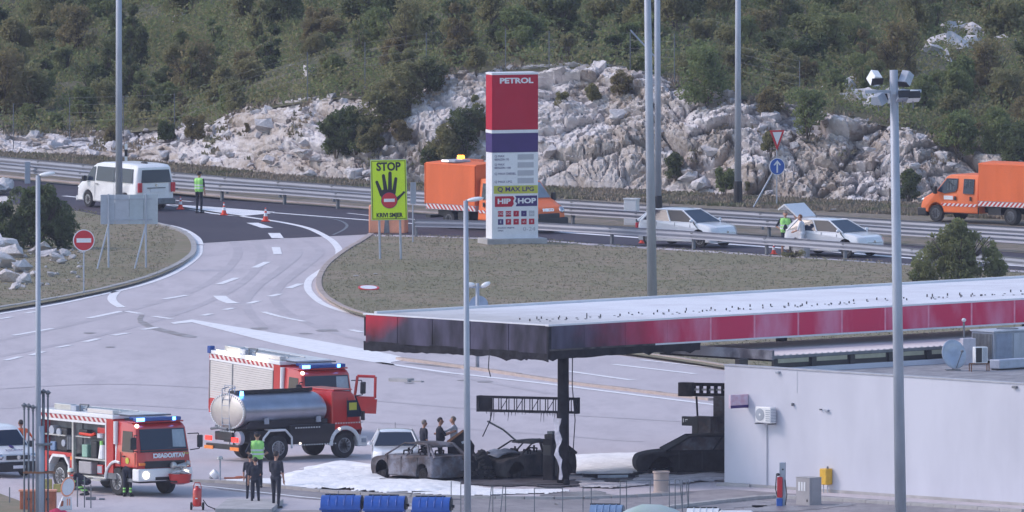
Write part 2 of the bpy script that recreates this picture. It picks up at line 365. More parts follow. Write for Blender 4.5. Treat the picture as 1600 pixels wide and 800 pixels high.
# tyre marks and stains with a shape of their own
defm('stain', (.24,.21,.20), .8, col2=(.36,.34,.36), scale=1.2, contrast=(.4,.62))
stripe_line(fore, dens([(222,492),(219,500),(232,509),(250,515),(302,527)]), [.2]*8+[.35]*8+[.5]*6+[.6]*2+[.2], 'stain', .010, 'tyre_mark')
stripe_line(fore, dens([(640,567),(680,571),(722,575)]), .5, 'stain', .010, 'tyre_mark')
for x, y, r in ((405,513,.5),(512,516,.6),(478,521,.3),(172,542,.25),(140,520,.3),(640,598,.3),(760,596,.4),(725,594,.3)):
    p = G(x, y, .01); b = MB(); rr = random.Random(x)
    b.add([(r*rr.uniform(.6, 1)*cos(a*pi/5), r*2*rr.uniform(.6, 1)*sin(a*pi/5), 0) for a in range(10)], [tuple(range(10))]); b.obj('oil_stain', MT['stain'], fore, p)
# loose debris lying on the forecourt
b = MB(); b.box(-.4,.4,-.25,.25,0,.12); b.box(.35,.9,-.1,.1,0,.05); tag(b.obj('debris', MT['concrete'], None, G(627,596), (0,0,R(-30))), 'pale broken panel lying on the open forecourt right of the red door', 'debris')
# ------------------------------------------------------------ value noise for terrain
rs = np.random.RandomState(7)
def cellfacet(X, Y, size, amp, tilt, seed):
    """angular fractured blocks: nearest jittered cell gives height offset and tilt"""
    r = np.random.RandomState(seed); N = 64
    jx = r.rand(N, N); jy = r.rand(N, N); hh = r.rand(N, N)-.5; tx = r.randn(N, N)*tilt; ty = r.randn(N, N)*tilt
    gx_ = X/size; gy_ = Y/size; ix = np.floor(gx_).astype(int); iy = np.floor(gy_).astype(int)
    best = np.full(X.shape, 1e9); sec = np.full(X.shape, 1e9); out = np.zeros(X.shape)
    for a in (-1, 0, 1):
        for c in (-1, 0, 1):
            cx = ix+a; cy = iy+c; m_ = (cx % N, cy % N)
            px_ = cx+jx[m_]; py_ = cy+jy[m_]; dx = gx_-px_; dy = gy_-py_; d = dx*dx+dy*dy
            v = hh[m_]*amp + (dx*tx[m_]+dy*ty[m_])*size
            cl = d < best
            sec = np.where(cl, best, np.minimum(sec, d)); out = np.where(cl, v, out); best = np.where(cl, d, best)
    edge = np.sqrt(sec)-np.sqrt(best)
    return out - amp*.55*np.exp(-(edge/.10)**2)
def vnoise(X, Y, s, seed):
    r = np.random.RandomState(seed); N = 128; g = r.rand(N, N); x = X/s; y = Y/s
    ix = np.floor(x).astype(int); iy = np.floor(y).astype(int); fx = x-ix; fy = y-iy; fx = fx*fx*(3-2*fx); fy = fy*fy*(3-2*fy)
    g00 = g[ix % N, iy % N]; g10 = g[(ix+1) % N, iy % N]; g01 = g[ix % N, (iy+1) % N]; g11 = g[(ix+1) % N, (iy+1) % N]
    return (g00*(1-fx)+g10*fx)*(1-fy)+(g01*(1-fx)+g11*fx)*fy - .5
FU = [-400,0,150,300,450,600,750,900,1050,1200,1400,1600,2000]
FY = [222,238,244,258,274,284,288,293,300,308,318,326,340]
TU = [-400,0,60,200,330,400,480,540,590,650,700,830,960,1000,1060,1100,1160,1230,1330,1400,1450,1500,1600,2000]
TY = [210,226,212,205,192,170,156,150,150,122,112,106,106,116,128,138,152,172,186,200,220,238,244,255]
UPM = FPX/950.0
RUN = 6.0
def terr(X, Y):
    """height of cut face and hillside; X,Y numpy arrays"""
    u = 800 + X*FPX/(960.0)
    yf = np.interp(u, FU, FY); yt = np.interp(u, TU, TY)
    Yf = CAMY + (FPX*CAMH/(yf-HORY))
    ht = CAMH - (yt-HORY)/FPX*((Yf+RUN)-CAMY)
    ht = np.maximum(ht, .6)
    s = (Y-Yf)/RUN
    prof = np.where(s < 0, 0, np.where(s < 1, ht*(1-(1-np.clip(s, 0, 1))**1.5), ht))
    back = np.clip(Y-(Yf+RUN), 0, None)
    z = prof + back*.055 + np.clip(back-70, 0, None)*.2
    return z, s, ht, Yf
# hillside sheet behind the cutting (continues far beyond the frame)
xs = np.concatenate([np.linspace(-420, -45, 30), np.linspace(-42, 42, 170), np.linspace(45, 420, 30)])
ys = np.concatenate([np.linspace(0, 60, 130), np.linspace(62, 700, 60)])
Xg, Tg = np.meshgrid(xs, ys, indexing='ij')
_, _, _, Yf_ = terr(xs, xs*0+200); Yg = Tg + (Yf_+RUN-.4)[:, None]
Zg = terr(Xg, Yg)[0] + (vnoise(Xg, Yg, 6, 1)*1.0+vnoise(Xg, Yg, 2.2, 2)*.35)*np.clip(Tg/6, 0, 1)
def grid_obj(name, X, Y, Z, m, mi=None):
    nx, ny = X.shape; v = np.stack([X, Y, Z], -1).reshape(-1, 3)
    i, j = np.meshgrid(np.arange(nx-1), np.arange(ny-1), indexing='ij'); a = (i*ny+j).ravel()
    f = np.stack([a, a+ny, a+ny+1, a+1], -1)
    me = bpy.data.meshes.new(name); me.from_pydata(v.tolist(), [], f.tolist())
    for k in (m if isinstance(m, list) else [m]): me.materials.append(k)
    if mi is not None: me.polygons.foreach_set('material_index', mi.ravel().astype(int))
    me.shade_smooth(); me.set_sharp_from_angle(angle=R(38)); return put(name, me)
struct(grid_obj('hillside', Xg, Yg, Zg, MT['hill_ground']))
# rock cutting: dense angular sheet
nx, ny = 1150, 210
u = np.linspace(-31, 31, nx); t = np.linspace(-.12, 1.28, ny)
U, T = np.meshgrid(u, t, indexing='ij')
_, _, HT, YF = terr(u, u*0+200)
Y0 = YF[:, None] + T*RUN
Z0, _, _, _ = terr(U, Y0)
SL = T*np.maximum(HT, 2)[:, None]*1.25                        # distance up the face
wx = U + vnoise(U, SL, 2.5, 31)*1.2; wy = SL*1.15 + vnoise(U, SL, 2., 32)*1.0
d = cellfacet(wx*.55+wy*.42, wy*1.15-wx*.16, 1.5, .62, .30, 11) + cellfacet(wx*.7+wy*.25, wy*1.5-wx*.2, .75, .34, .30, 12) + cellfacet(wx, wy*1.3, .30, .17, .32, 13) + cellfacet(wx, wy*1.2, .14, .07, .3, 15) + vnoise(U, SL, 3.0, 16)*.9 + vnoise(U, SL, .16, 14)*.06
fine = vnoise(U, SL, 5.0, 17)                                # rubble in places, solid beds elsewhere
d = d*np.clip(.75+fine*1.4, .3, 1.25)
env = np.clip((T+.02)/.12, 0, 1)*np.clip((1.28-T)/.22, 0, 1)
Z1 = Z0 + d*env*.62 - .02; Y1 = Y0 - d*env*1.0
dirt = (vnoise(U, SL, 2.2, 21)+.6*vnoise(U, SL, .7, 22) + .25*(T < .2))
mi = (dirt[:-1, :-1] + .35*(vnoise(U, SL*2, 1.1, 23)[:-1, :-1]) > .06)
rock = grid_obj('rock_cutting', U, Y1, Z1, [MT['limestone'], MT['limestone_dirt']], mi); struct(rock, 'pale limestone cutting rising behind the motorway')
def hz(x, y): return float(terr(np.array([x]), np.array([y]))[0][0])
# loose boulders, pieces of the cutting
def boulder_mesh(seed):
    r = random.Random(seed); bm = bmesh.new()
    for _ in range(16):
        v = Vector((r.gauss(0, 1), r.gauss(0, 1), r.gauss(0, 1))).normalized(); bm.verts.new((v.x*r.uniform(.75, 1), v.y*r.uniform(.6, .9), v.z*r.uniform(.5, .8)))
    bmesh.ops.convex_hull(bm, input=bm.verts); bmesh.ops.delete(bm, geom=[v for v in bm.verts if not v.link_faces], context='VERTS')
    bmesh.ops.subdivide_edges(bm, edges=bm.edges, cuts=1, use_grid_fill=True)
    for v in bm.verts: v.co += Vector((r.uniform(-.07, .07), r.uniform(-.07, .07), r.uniform(-.07, .07)))
    me = bpy.data.meshes.new('rock'); bm.to_mesh(me); bm.free(); me.materials.append(MT['limestone']); return me
BM = [boulder_mesh(k) for k in range(9)]
rnd = random.Random(3)
def boulder(parent, x, y, z, s, nm='rock'):
    o = put(nm, rnd.choice(BM), parent, (x, y, z), (rnd.uniform(-.4, .4), rnd.uniform(-.4, .4), rnd.uniform(0, 6))); k = rnd.uniform(.7, 1.2)
    o.scale = (s*k, s, s*rnd.uniform(.6, 1)); return o
for k in range(285):
    x = rnd.uniform(-27, 27); s_ = rnd.uniform(0, 1)**1.3
    _, _, _, yf = terr(np.array([x]), np.array([200.])); y = float(yf[0]) + s_*RUN*1.05
    boulder(rock, x, y-.15, hz(x, y)+.05, rnd.choice((.08,.10,.12,.14,.16,.2,.25,.3,.4,.6))*(1.0 if s_ < .5 else 1.15))
# ------------------------------------------------------------ vegetation
def leaf_cloud(seed, n, lobes, leaf, mats, nstem=3, H=2.0, aspect=(.5, 1)):
    """many small leaf faces spread through the volume of several lobes, with gaps"""
    r = np.random.RandomState(seed); V = []; F = []
    L = np.array(lobes); wgt = L[:, 3]**2; wgt /= wgt.sum(); idx = r.choice(len(L), n, p=wgt)
    d = r.randn(n, 3); d /= np.linalg.norm(d, axis=1)[:, None]; rad = r.rand(n)**.38
    c = L[idx, :3] + d*rad[:, None]*L[idx, 3:4]*np.array([1, 1, .85])
    keep = (vnoise(c[:, 0]*1+9, c[:, 2]*1.3+c[:, 1]*.8+7, .35, seed) > -.17) & (c[:, 2] > .02)
    c = c[keep]; n = len(c)
    a = r.randn(n, 3)*.9 + d[keep]*.0; a /= np.linalg.norm(a, axis=1)[:, None]
    b = np.cross(a, r.randn(n, 3)); b /= np.linalg.norm(b, axis=1)[:, None]
    s = (leaf*(.6+.8*r.rand(n)))[:, None]; b = b*(aspect[0]+(aspect[1]-aspect[0])*r.rand(n))[:, None]
    v = np.stack([c-a*s*.5, c+b*s*.35, c+a*s*.5, c-b*s*.35], 1).reshape(-1, 3)
    f = np.arange(n*4).reshape(n, 4)
    me = bpy.data.meshes.new('crown'); me.from_pydata(v.tolist(), [], f.tolist())
    me.materials.append(mats); return me
def lobes_for(seed, w, h, k):
    r = random.Random(seed); out = []
    for i in range(k):
        z = r.uniform(.18, .85)*h; q = w*.5*(1-.55*abs(z/h-.42)*1.3)
        a = r.uniform(0, 6.28); rr = r.uniform(0, .72)*q
        out.append((cos(a)*rr, sin(a)*rr, z, r.uniform(.20, .36)*min(w, h)*.8))
    return out
def stems(seed, h, w, r0=.03, k=5):
    r = random.Random(seed); b = MB()
    for i in range(k):
        a = r.uniform(0, 6.28); q = r.uniform(.15, .4)*w; m1 = (cos(a)*q*.4, sin(a)*q*.4, h*.35); m2 = (cos(a)*q, sin(a)*q, h*.75)
        b.cyl((cos(a)*.04, sin(a)*.04, -.1), m1, r0, r0*.7, 5); b.cyl(m1, m2, r0*.7, r0*.25, 5)
        for j in range(2):
            a2 = a+r.uniform(-1, 1); b.cyl(m1, (m1[0]+cos(a2)*q*.6, m1[1]+sin(a2)*q*.6, h*r.uniform(.5, .8)), r0*.5, r0*.2, 4)
    return b.mesh('trunk', MT['bark'])
HB = []
for k in range(10):
    w_, h_ = [(2.2,2.0),(1.8,1.9),(2.6,2.2),(1.5,2.0),(2.0,1.6),(1.3,1.5),(2.4,1.7),(1.2,2.4),(2.9,2.6),(1.7,1.3)][k]
    HB.append((leaf_cloud(50+k, 5200, lobes_for(k, w_, h_, 15), .15, None), stems(k, h_, w_), w_, h_))
KINDS = {'leaf_green': 'green', 'leaf_olive': 'olive', 'leaf_brown': 'brown', 'leaf_dark': 'dark'}
HBM = {}
for k, (cm, st, w_, h_) in enumerate(HB):
    for mk in KINDS:
        c = cm.copy(); c.materials.clear(); c.materials.append(MT[mk]); HBM[(k, mk)] = c
def bush(x, y, z, s, mk, k, label, group=None, name='bush', cat='bush', trunk=True, sz=1.0):
    t = thing(name, label, cat, (x, y, z), rnd.uniform(0, 6.28), group, s)
    t.scale = (s, s, s*sz)
    put('crown', HBM[(k, mk)], t)
    if trunk: put('trunk', HB[k][1], t)
    return t
ADJ = {'leaf_green': 'mid green scrub tree in the dense thicket on the hillside above the cutting',
       'leaf_olive': 'yellowish olive scrub tree in the dense thicket on the hillside above the cutting',
       'leaf_brown': 'brownish dry scrub tree in the dense thicket on the hillside above the cutting',
       'leaf_dark': 'dark green scrub tree in the dense thicket on the hillside above the cutting'}
# hillside trees on jittered rows
def unproj_terrain(px, py):
    """first ground point behind the cutting top seen at this pixel"""
    for d_ in np.linspace(925, 1120, 500):
        x = (px-800)/FPX*d_; y = CAMY+d_; z = CAMH-(py-HORY)/FPX*d_
        if z <= hz(x, y): return x, y, hz(x, y)
    return None
def tree_label(px, py, mk, h, ri):
    lm = [(60,'at the left frame edge'),(150,'above the minibus'),(230,'around the tall left lamp post'),(340,'above the police officer'),(430,'left of the rounded boulder'),(530,'right of the rounded boulder'),(640,'above the stop sign'),(730,'left above the price pylon'),(850,'directly above the price pylon'),(950,'between pylon and twin lamp posts'),(1070,'around the twin lamp posts'),(1180,'around the lone tall post'),(1290,'above the give way sign'),(1400,'left above the floodlight mast'),(1500,'right above the floodlight mast'),(9999,'at the right frame edge')]
    z = next(t for a, t in lm if px < a)
    v = 'at the crest' if ri == 0 else 'behind the crest' if ri == 1 else 'topmost' if py < 15 else 'high up' if py < 60 else 'midway up' if py < 110 else 'low down'
    return '%s %s scrub tree %s, %s' % ('tall' if h > 2.7 else 'low' if h < 1.9 else 'middling', KINDS[mk], z, v)
cnt = 0
rocky = [(1500,70,90,30),(465,118,28,12),(280,30,25,8),(45,48,14,8),(85,130,18,7),(1350,150,75,18),(415,70,14,8)]
row_y = 0.; rows = []
yy = 1.0
while yy < 80: rows.append(yy); yy += 1.6 if yy < 4 else 2.6 if yy < 20 else 4.2
for ri, dy in enumerate(rows):
    x = -26.5 + rnd.uniform(0, 2.5)
    while x < 27:
        _, _, _, yf = terr(np.array([x]), np.array([200.])); y = float(yf[0])+RUN+.2+dy+rnd.uniform(-.7, .7); z = hz(x, y)
        D_ = y-CAMY; pxx = 800+x*FPX/D_; pyy = HORY+(CAMH-z-.6)/D_*FPX
        skip = any(abs(pxx-a) < c and -e*.9 < pyy-b < e*1.7 for a, b, c, e in rocky) or rnd.random() < .05
        if not skip and pyy > -60 and cnt < 298:
            n_ = vnoise(np.array([x]), np.array([y]), 4.0, 77)[0]+.5+rnd.uniform(-.28, .28)
            mk = 'leaf_brown' if n_ < .24 else 'leaf_olive' if n_ < .52 else 'leaf_green' if n_ < .84 else 'leaf_dark'
            k = rnd.randrange(10); s_ = rnd.uniform(.70, 1.22)*(.55 if ri == 0 else .72 if ri == 1 else 1.0)
            bush(x, y, z-.1, s_, mk, k, tree_label(pxx, pyy, mk, s_*HB[k][3], ri), 'scrub trees on the hillside', name='scrub_tree', cat='tree', trunk=True, sz=rnd.uniform(.85, 1.15)); cnt += 1
        x += rnd.uniform(2.6, 4.1)*(.75 if ri < 2 else 1.0)
TL = {}
for o in C.objects:
    if o.name.startswith('scrub_tree'): TL.setdefault(o['label'], []).append(o)
for l_, g_ in TL.items():
    if len(g_) > 1:
        g_.sort(key=lambda o: o.location.x/(o.location.y-CAMY)); n_ = len(g_)
        for i, o in enumerate(g_): o['label'] = l_+', '+(('left', 'right')[i]+' one of two' if n_ == 2 else ('left', 'middle', 'right')[i]+' one of three' if n_ == 3 else ('first', 'second', 'third', 'fourth', 'fifth', 'sixth', 'seventh', 'eighth')[min(i, 7)]+' from left')
# low undergrowth that nobody could count
def scatter(name, region, n, hgt, wid, m, zf, seed, blades=3, kind='stuff', label=None):
    r = random.Random(seed); b = MB(); vs = []; fs = []
    for _ in range(n):
        p = region(r)
        if p is None: continue
        x, y = p; z = zf(x, y)
        for _b in range(blades):
            a = r.uniform(0, 3.14); h = hgt*r.uniform(.4, 1.2); ww = wid*r.uniform(.5, 1.2); ox, oy = r.uniform(-.1, .1), r.uniform(-.1, .1); lx, ly = r.uniform(-.5, .5)*h, r.uniform(-.5, .5)*h
            o = len(vs); vs += [(x+ox-cos(a)*ww, y+oy-sin(a)*ww, z), (x+ox+cos(a)*ww, y+oy+sin(a)*ww, z), (x+ox+lx, y+oy+ly, z+h)]; fs.append((o, o+1, o+2))
    me = bpy.data.meshes.new(name); me.from_pydata(vs, [], fs); me.materials.append(m); o = put(name, me); o['kind'] = kind; tag(o, label, name.replace('_', ' ')); return o
def inpoly(px, py, poly):
    c = False; n = len(poly)
    for i in range(n):
        x1, y1 = poly[i]; x2, y2 = poly[(i+1) % n]
        if (y1 > py) != (y2 > py) and px < (x2-x1)*(py-y1)/(y2-y1)+x1: c = not c
    return c
defm('tuft', (.27,.225,.16), .95, col2=(.19,.185,.105), scale=.22, contrast=(.38,.62))
defm('tuft_green', (.28,.225,.17), .95, col2=(.16,.165,.085), scale=.35, contrast=(.36,.52))
polyR = Rk + [(1620,427),(1400,413),(1300,406),(1100,394),(920,383),(870,378),(660,370)]
polyL = Lk + [(130,331),(60,322),(-60,315)]
def reg_px(poly, x0, x1, y0, y1):
    pw = [G(a, c).xy for a, c in poly]
    lo_ = G(x0, y1); hi_ = G(x1, y0)
    def f(r):
        y = r.uniform(lo_.y, hi_.y); x = r.uniform((x0-800)/FPX*960, (x1-800)/FPX*960)
        return (x, y) if inpoly(x, y, pw) else None
    return f
scatter('grass', reg_px(polyR, 495, 1625, 366, 600), 30000, .055, .035, MT['tuft'], lambda x, y: .09, 5, label='short dry grass on the large verge behind the canopy')
scatter('grass', reg_px(polyL, -60, 305, 312, 495), 9000, .055, .035, MT['tuft'], lambda x, y: .09, 6, label='short dry grass on the left verge inside the ramp curve')
def reg_far(r):
    x = r.uniform(-30, 30); _, _, _, yf = terr(np.array([x]), np.array([200.])); yf = float(yf[0]); u_ = 800+x*36
    return (x, yf+r.uniform(-9, -.2)**1)
scatter('weeds', reg_far, 22000, .16, .07, MT['tuft_green'], lambda x, y: hz(x, y)-.03, 8, label='rough weeds along the foot of the rock cutting')
def reg_rock(r):
    x = r.uniform(-29, 29); s_ = r.uniform(.1, 1.3); _, _, _, yf = terr(np.array([x]), np.array([200.]))
    y = float(yf[0])+s_*RUN
    return (x, y) if vnoise(np.array([x]), np.array([y]), 1.3, 55)[0] + (.25 if s_ > .95 else 0) > .24 else None
scatter('undergrowth', reg_rock, 7000, .18, .09, MT['tuft_green'], lambda x, y: hz(x, y)+.08, 9, label='tufts growing in the clefts of the rock cutting')
def reg_hill(r):
    x = r.uniform(-31, 31); _, _, _, yf = terr(np.array([x]), np.array([200.]))
    y = float(yf[0])+RUN+r.uniform(-.3, 85); return (x, y)
def hz2(x, y): return hz(x, y)
def clumps(name, region, n, per, rad, leaf, m, zf, seed, label):
    r = np.random.RandomState(seed); rr = random.Random(seed); cs = []
    for _ in range(n):
        p = region(rr)
        if p: cs.append((p[0], p[1], zf(*p), rr.uniform(.6, 1.3)))
    cs = np.array(cs); N_ = len(cs)*per; c0 = np.repeat(cs, per, 0); d = r.randn(N_, 3); d /= np.linalg.norm(d, axis=1)[:, None]
    c = c0[:, :3]+d*(r.rand(N_)**.4*rad)[:, None]*c0[:, 3:4]*np.array([1, 1, .8])+np.array([0, 0, rad*.5]); a = r.randn(N_, 3); a /= np.linalg.norm(a, axis=1)[:, None]; b = np.cross(a, r.randn(N_, 3)); b /= np.linalg.norm(b, axis=1)[:, None]
    s_ = (leaf*(.6+.8*r.rand(N_)))[:, None]; v = np.stack([c-a*s_*.5, c+b*s_*.3, c+a*s_*.5, c-b*s_*.3], 1).reshape(-1, 3)
    me = bpy.data.meshes.new(name); me.from_pydata(v.tolist(), [], np.arange(N_*4).reshape(N_, 4).tolist()); me.materials.append(m); o = put(name, me); o['kind'] = 'stuff'; return tag(o, label, name)
clumps('undergrowth', reg_hill, 3600, 40, .65, .17, MT['leaf_olive'], hz2, 10, 'olive undergrowth between the scrub trees on the hillside')
clumps('undergrowth', reg_hill, 3600, 40, .7, .17, MT['leaf_green'], hz2, 11, 'green undergrowth between the scrub trees on the hillside')
# pale outcrops between the hillside trees
out = thing('outcrop', 'pale terraced limestone outcrop among the trees at upper right', 'rock', (0, 0, 0))
def outcrops(parent, lst):
    for px, py, s_ in lst:
        q = unproj_terrain(px, py)
        if q: boulder(parent, q[0], q[1], q[2]+s_*.35, s_)
outcrops(out, [(1480,50,.7),(1500,58,.9),(1520,62,.8),(1545,62,.6),(1570,70,.6),(1470,78,.9),(1495,84,1.0),(1520,80,.8),(1455,92,.8),(1480,100,.7),(1585,76,.5),(1505,46,.5)])
out2 = thing('outcrop', 'low pale rock ledge just left of the floodlight mast top', 'rock', (0, 0, 0))
outcrops(out2, [(1290,150,.6),(1315,146,.8),(1340,145,.8),(1365,150,.7),(1390,160,.8),(1420,168,.7),(1345,165,.9),(1375,172,.9),(1320,160,.6)])
for px, py, s_, lb in ((462,120,1.0,'large rounded grey boulder among the trees left of the price pylon'),(478,124,.8,'smaller grey boulder touching the large rounded one on the hillside'),(280,34,.7,'pale flat boulder between treetops near the upper left lamp post'),
                      (48,52,.5,'small pale boulder in the scrub at the far upper left'),(84,134,.5,'low pale boulder in the scrub left of the tall lamp post'),(416,74,.5,'small pale boulder half buried in scrub near the top centre left')):
    q = unproj_terrain(px, py)
    if q:
        o = boulder(None, q[0], q[1], q[2]+s_*.25, s_*.85, 'boulder'); tag(o, lb, 'boulder')
# bushes that grow on and before the rock face: pixel x of centre, pixel y of foot
RB = [(525,238,1.0,'leaf_dark',1,'round dark bush at the left end of the overgrown gully'),(556,232,1.0,'leaf_dark',0,'dark bush beside the round one in the overgrown gully'),
      (590,205,.9,'leaf_olive',2,'broad olive bush halfway up the overgrown gully'),(612,182,.9,'leaf_olive',0,'olive bush higher up the overgrown gully'),(640,160,.9,'leaf_olive',2,'olive bush near the top of the overgrown gully'),
      (668,136,.9,'leaf_dark',6,'dark bush at the very top of the overgrown gully'),(575,232,.8,'leaf_olive',4,'low olive bush at the foot of the overgrown gully'),(625,215,.6,'leaf_brown',4,'low brown bush above the yellow stop sign'),
      (700,252,.9,'leaf_olive',0,'olive bush right above the orange truck box'),(728,232,.9,'leaf_dark',2,'dark bush on the rock just left of the price pylon'),(748,205,.8,'leaf_olive',7,'tall olive bush touching the left edge of the price pylon'),
      (675,262,.7,'leaf_dark',4,'low dark bush behind the amber beacon'),(745,112,.7,'leaf_olive',3,'olive bush on the rock top directly left above the pylon'),
      (880,160,.42,'leaf_olive',4,'tiny olive tuft on the rock right of the pylon'),(925,150,.6,'leaf_olive',9,'low olive bush on the ledge right of the pylon'),(968,140,.6,'leaf_brown',6,'brown bush on the ledge beside the twin lamp posts'),
      (1104,158,1.05,'leaf_green',8,'large green bush on the rock top between the lamp posts'),(1262,208,.95,'leaf_green',2,'wide green bush on the rock behind the give way sign'),(1205,238,.6,'leaf_olive',3,'thin olive bush directly left of the give way sign'),
      (1056,274,.62,'leaf_dark',1,'small dark bush low on the rock right of the twin lamp posts'),(1131,303,.70,'leaf_green',3,'green bush at the rock foot left of the third lamp post'),(1168,292,.3,'leaf_olive',5,'tiny tuft beside the lamp post with the dark base'),
      (1420,306,.7,'leaf_dark',1,'dark bush at the rock foot right of the floodlight mast'),(1500,240,.9,'leaf_green',2,'broad green bush above the rocks near the orange truck'),(1560,236,1.0,'leaf_green',0,'green bush above the cab of the right orange truck'),
      (1480,222,.8,'leaf_olive',6,'olive bush above the rocks right of the floodlight mast'),(1200,172,.7,'leaf_brown',6,'brown bush on the crest left of the give way sign'),(300,212,.7,'leaf_brown',4,'brown bush between low rocks behind the police officer'),
      (258,212,.7,'leaf_dark',9,'dark low bush on the crest right of the tall left lamp post'),(175,216,.6,'leaf_brown',9,'brown low bush between low rocks left of the tall lamp post'),(385,200,.3,'leaf_brown',5,'tiny brown tuft on the slanted rock'),
      (1590,250,.9,'leaf_dark',0,'dark bush directly above the tarpaulin box at the right edge')]
for px, py, s_, mk, k, lb in RB:
    best = None
    for d_ in np.linspace(905, 1000, 600):
        x = (px-800)/FPX*d_; y = CAMY+d_; z = CAMH-(py-HORY)/FPX*d_
        if z <= hz(x, y)+.15: best = (x, y-.3, max(z, 0)-.15); break
    if best: bush(*best, s_, mk, k, lb)
# left bush with rocks, right bush
def big_bush(name, px, py, w_, h_, lobes, n, leaf, mk, label):
    p = G(px, py, .1); t = thing(name, label, 'bush', p, 0)
    me = leaf_cloud(hash(px) % 1000, n, lobes, leaf, MT[mk]); put('crown', me, t); put('trunk', stems(px, h_*.9, w_, .05, 7), t); return t
big_bush('bush', 62, 388, 3.6, 2.8, [(-1.3,0,.9,.8),(-.7,.2,1.5,.85),(0,0,1.6,.95),(.6,.1,1.3,.85),(.95,-.2,.8,.7),(.2,-.2,.7,.9),(-1.0,-.2,.5,.7),(-.1,.1,2.15,.55),(-.8,0,2.1,.5),(-1.7,.1,.7,.6),(.3,0,2.3,.4),(-1.6,0,1.5,.5),(.9,0,.3,.5)], 27000, .13, 'leaf_dark', 'large dark bush over pale rocks on the left verge')
big_bush('bush', 1497, 440, 3.8, 2.6, [(-1.1,0,.7,.8),(-.6,.1,1.1,.8),(0,0,1.3,.9),(.55,0,1.1,.8),(1.1,-.1,.8,.75),(.1,-.2,.5,.9),(-.3,0,1.9,.5),(.45,.1,1.8,.5),(-.95,0,1.6,.4),(1.15,0,1.4,.4),(1.5,0,.5,.5),(.0,0,2.25,.35),(-1.45,0,.3,.4)], 22000, .12, 'leaf_green', 'dark spreading bush behind the canopy at right')
big_bush('bush', 1385+45, 440, 1.0, .5, [(0,0,.25,.3),(.3,0,.3,.3)], 700, .1, 'leaf_green', 'small low bush at the left foot of the dark spreading bush')
big_bush('weed_clump', 1240, 402, .9, .4, [(0,0,.15,.22),(.3,0,.15,.2),(-.3,0,.12,.2)], 500, .1, 'leaf_olive', 'low weeds at the guardrail foot before the couple')
rk = thing('rock_pile', 'pale broken rocks under and left of the large dark bush on the left verge', 'rocks', (0, 0, 0))
for px, py, s_ in ((8,395,.9),(22,402,.8),(0,418,1.0),(30,425,.7),(60,395,.7),(74,400,.55),(88,408,.5),(48,386,.5),(14,440,.7),(36,442,.5),(95,412,.35),(22,452,.4),(56,432,.35),(78,432,.3),(64,446,.2),(100,400,.4),(-20,400,1.2),(-25,430,1.2),(112,404,.25),(4,368,.7),(-15,300,1.0),(2,300,.8),(8,318,.6)):
    p = G(px, py, .1); boulder(rk, p.x, p.y, .1+s_*.3, s_*.9)
rnd2 = random.Random(8)
for k in range(60):
    px = rnd2.uniform(-20, 130); py = rnd2.uniform(395, 455) - px*.1; p = G(px, py, .1); boulder(rk, p.x, p.y, .12, rnd2.uniform(.06, .2))
# ------------------------------------------------------------ guard rails
def wprof(o=0):  # W-beam section (offset across, height)
    return [(0,.42),(.05,.46),(.05,.50),(0,.55),(0,.59),(.05,.64),(.05,.68),(0,.73),(-.02,.73),(.028,.68),(.028,.64),(-.022,.59),(-.022,.55),(.028,.50),(.028,.46),(-.02,.42)]
def guardrail(name, label, pxs, step=2.0, h=1.0, double=False, maxpost=140, m='rail_metal', post='galv_dark', side=-1):
    P = [G(x, y, 0) for x, y in pxs]; root = thing(name, label, 'guardrail', (0, 0, 0))
    L = [0]
    for a, b in zip(P[:-1], P[1:]): L.append(L[-1]+(b-a).length)
    def at(s):
        for i in range(len(P)-1):
            if s <= L[i+1]: return P[i].lerp(P[i+1], (s-L[i])/max(1e-6, L[i+1]-L[i]))
        return P[-1]
    pr = MB(); pts = wprof(); n = len(pts)
    for k, xx in enumerate((0, 1)): pass
    me = MB().prism([(a, z*h) for a, z in pts], 'x', 0, 1).mesh('rail_beam', MT[m]); me.shade_smooth(); me.set_sharp_from_angle(angle=R(60))
    pm = MB().box(-.05,.05,-.06,.06,-.1,.70*h).box(-.06,.06,.0,.13,.5*h,.66*h).mesh('post', MT[post])
    s = 0; k = 0
    while s < L[-1]-.1 and k < maxpost:
        a = at(s); b = at(min(L[-1], s+4*step/2)); d = b-a; ang = math.atan2(d.y, d.x)
        o = put('rail_beam', me, root, (a.x + side*sin(ang)*-.13, a.y + side*cos(ang)*.13, 0), (0, 0, ang)); o.scale = (d.length+.03, 1, 1)
        if double:
            o = put('rail_beam', me, root, (a.x - side*sin(ang)*-.13, a.y - side*cos(ang)*.13, 0), (0, 0, ang+pi)); o.scale = (-d.length, 1, 1)
        put('post', pm, root, (a.x, a.y, 0), (0, 0, ang + (pi if side < 0 else 0)))
        s += 4*step/2; k += 1
    return root
guardrail('guardrail', 'galvanised guardrail on the grass edge before the stopped white cars', [(650,371),(700,371),(800,374),(877,377),(920,380),(1070,389),(1168,397),(1268,403),(1367,411),(1480,421),(1640,436)], step=1.25*2, h=1.05)
guardrail('guardrail', 'long double guardrail on the median strip with the white cabinet', [(-80,274),(0,281),(300,311),(450,320),(600,332),(760,343),(900,352),(1050,361),(1200,370),(1300,376),(1400,383),(1640,398)], double=True, h=1.0)
guardrail('guardrail', 'second median guardrail just behind the long double one', [(-80,264),(0,271),(300,299),(600,322),(900,341),(1200,360),(1400,372),(1640,386)], h=1.05)
# verge strip between the median rails
b = sheet('median_strip', [(-80,262),(0,269),(300,297),(600,319),(900,338),(1200,357),(1640,383),(1640,398),(1300,375),(900,350),(637,333),(577,328),(420,316),(267,302),(0,279),(-80,272)], .02, MT['verge_dirt']); struct(b)
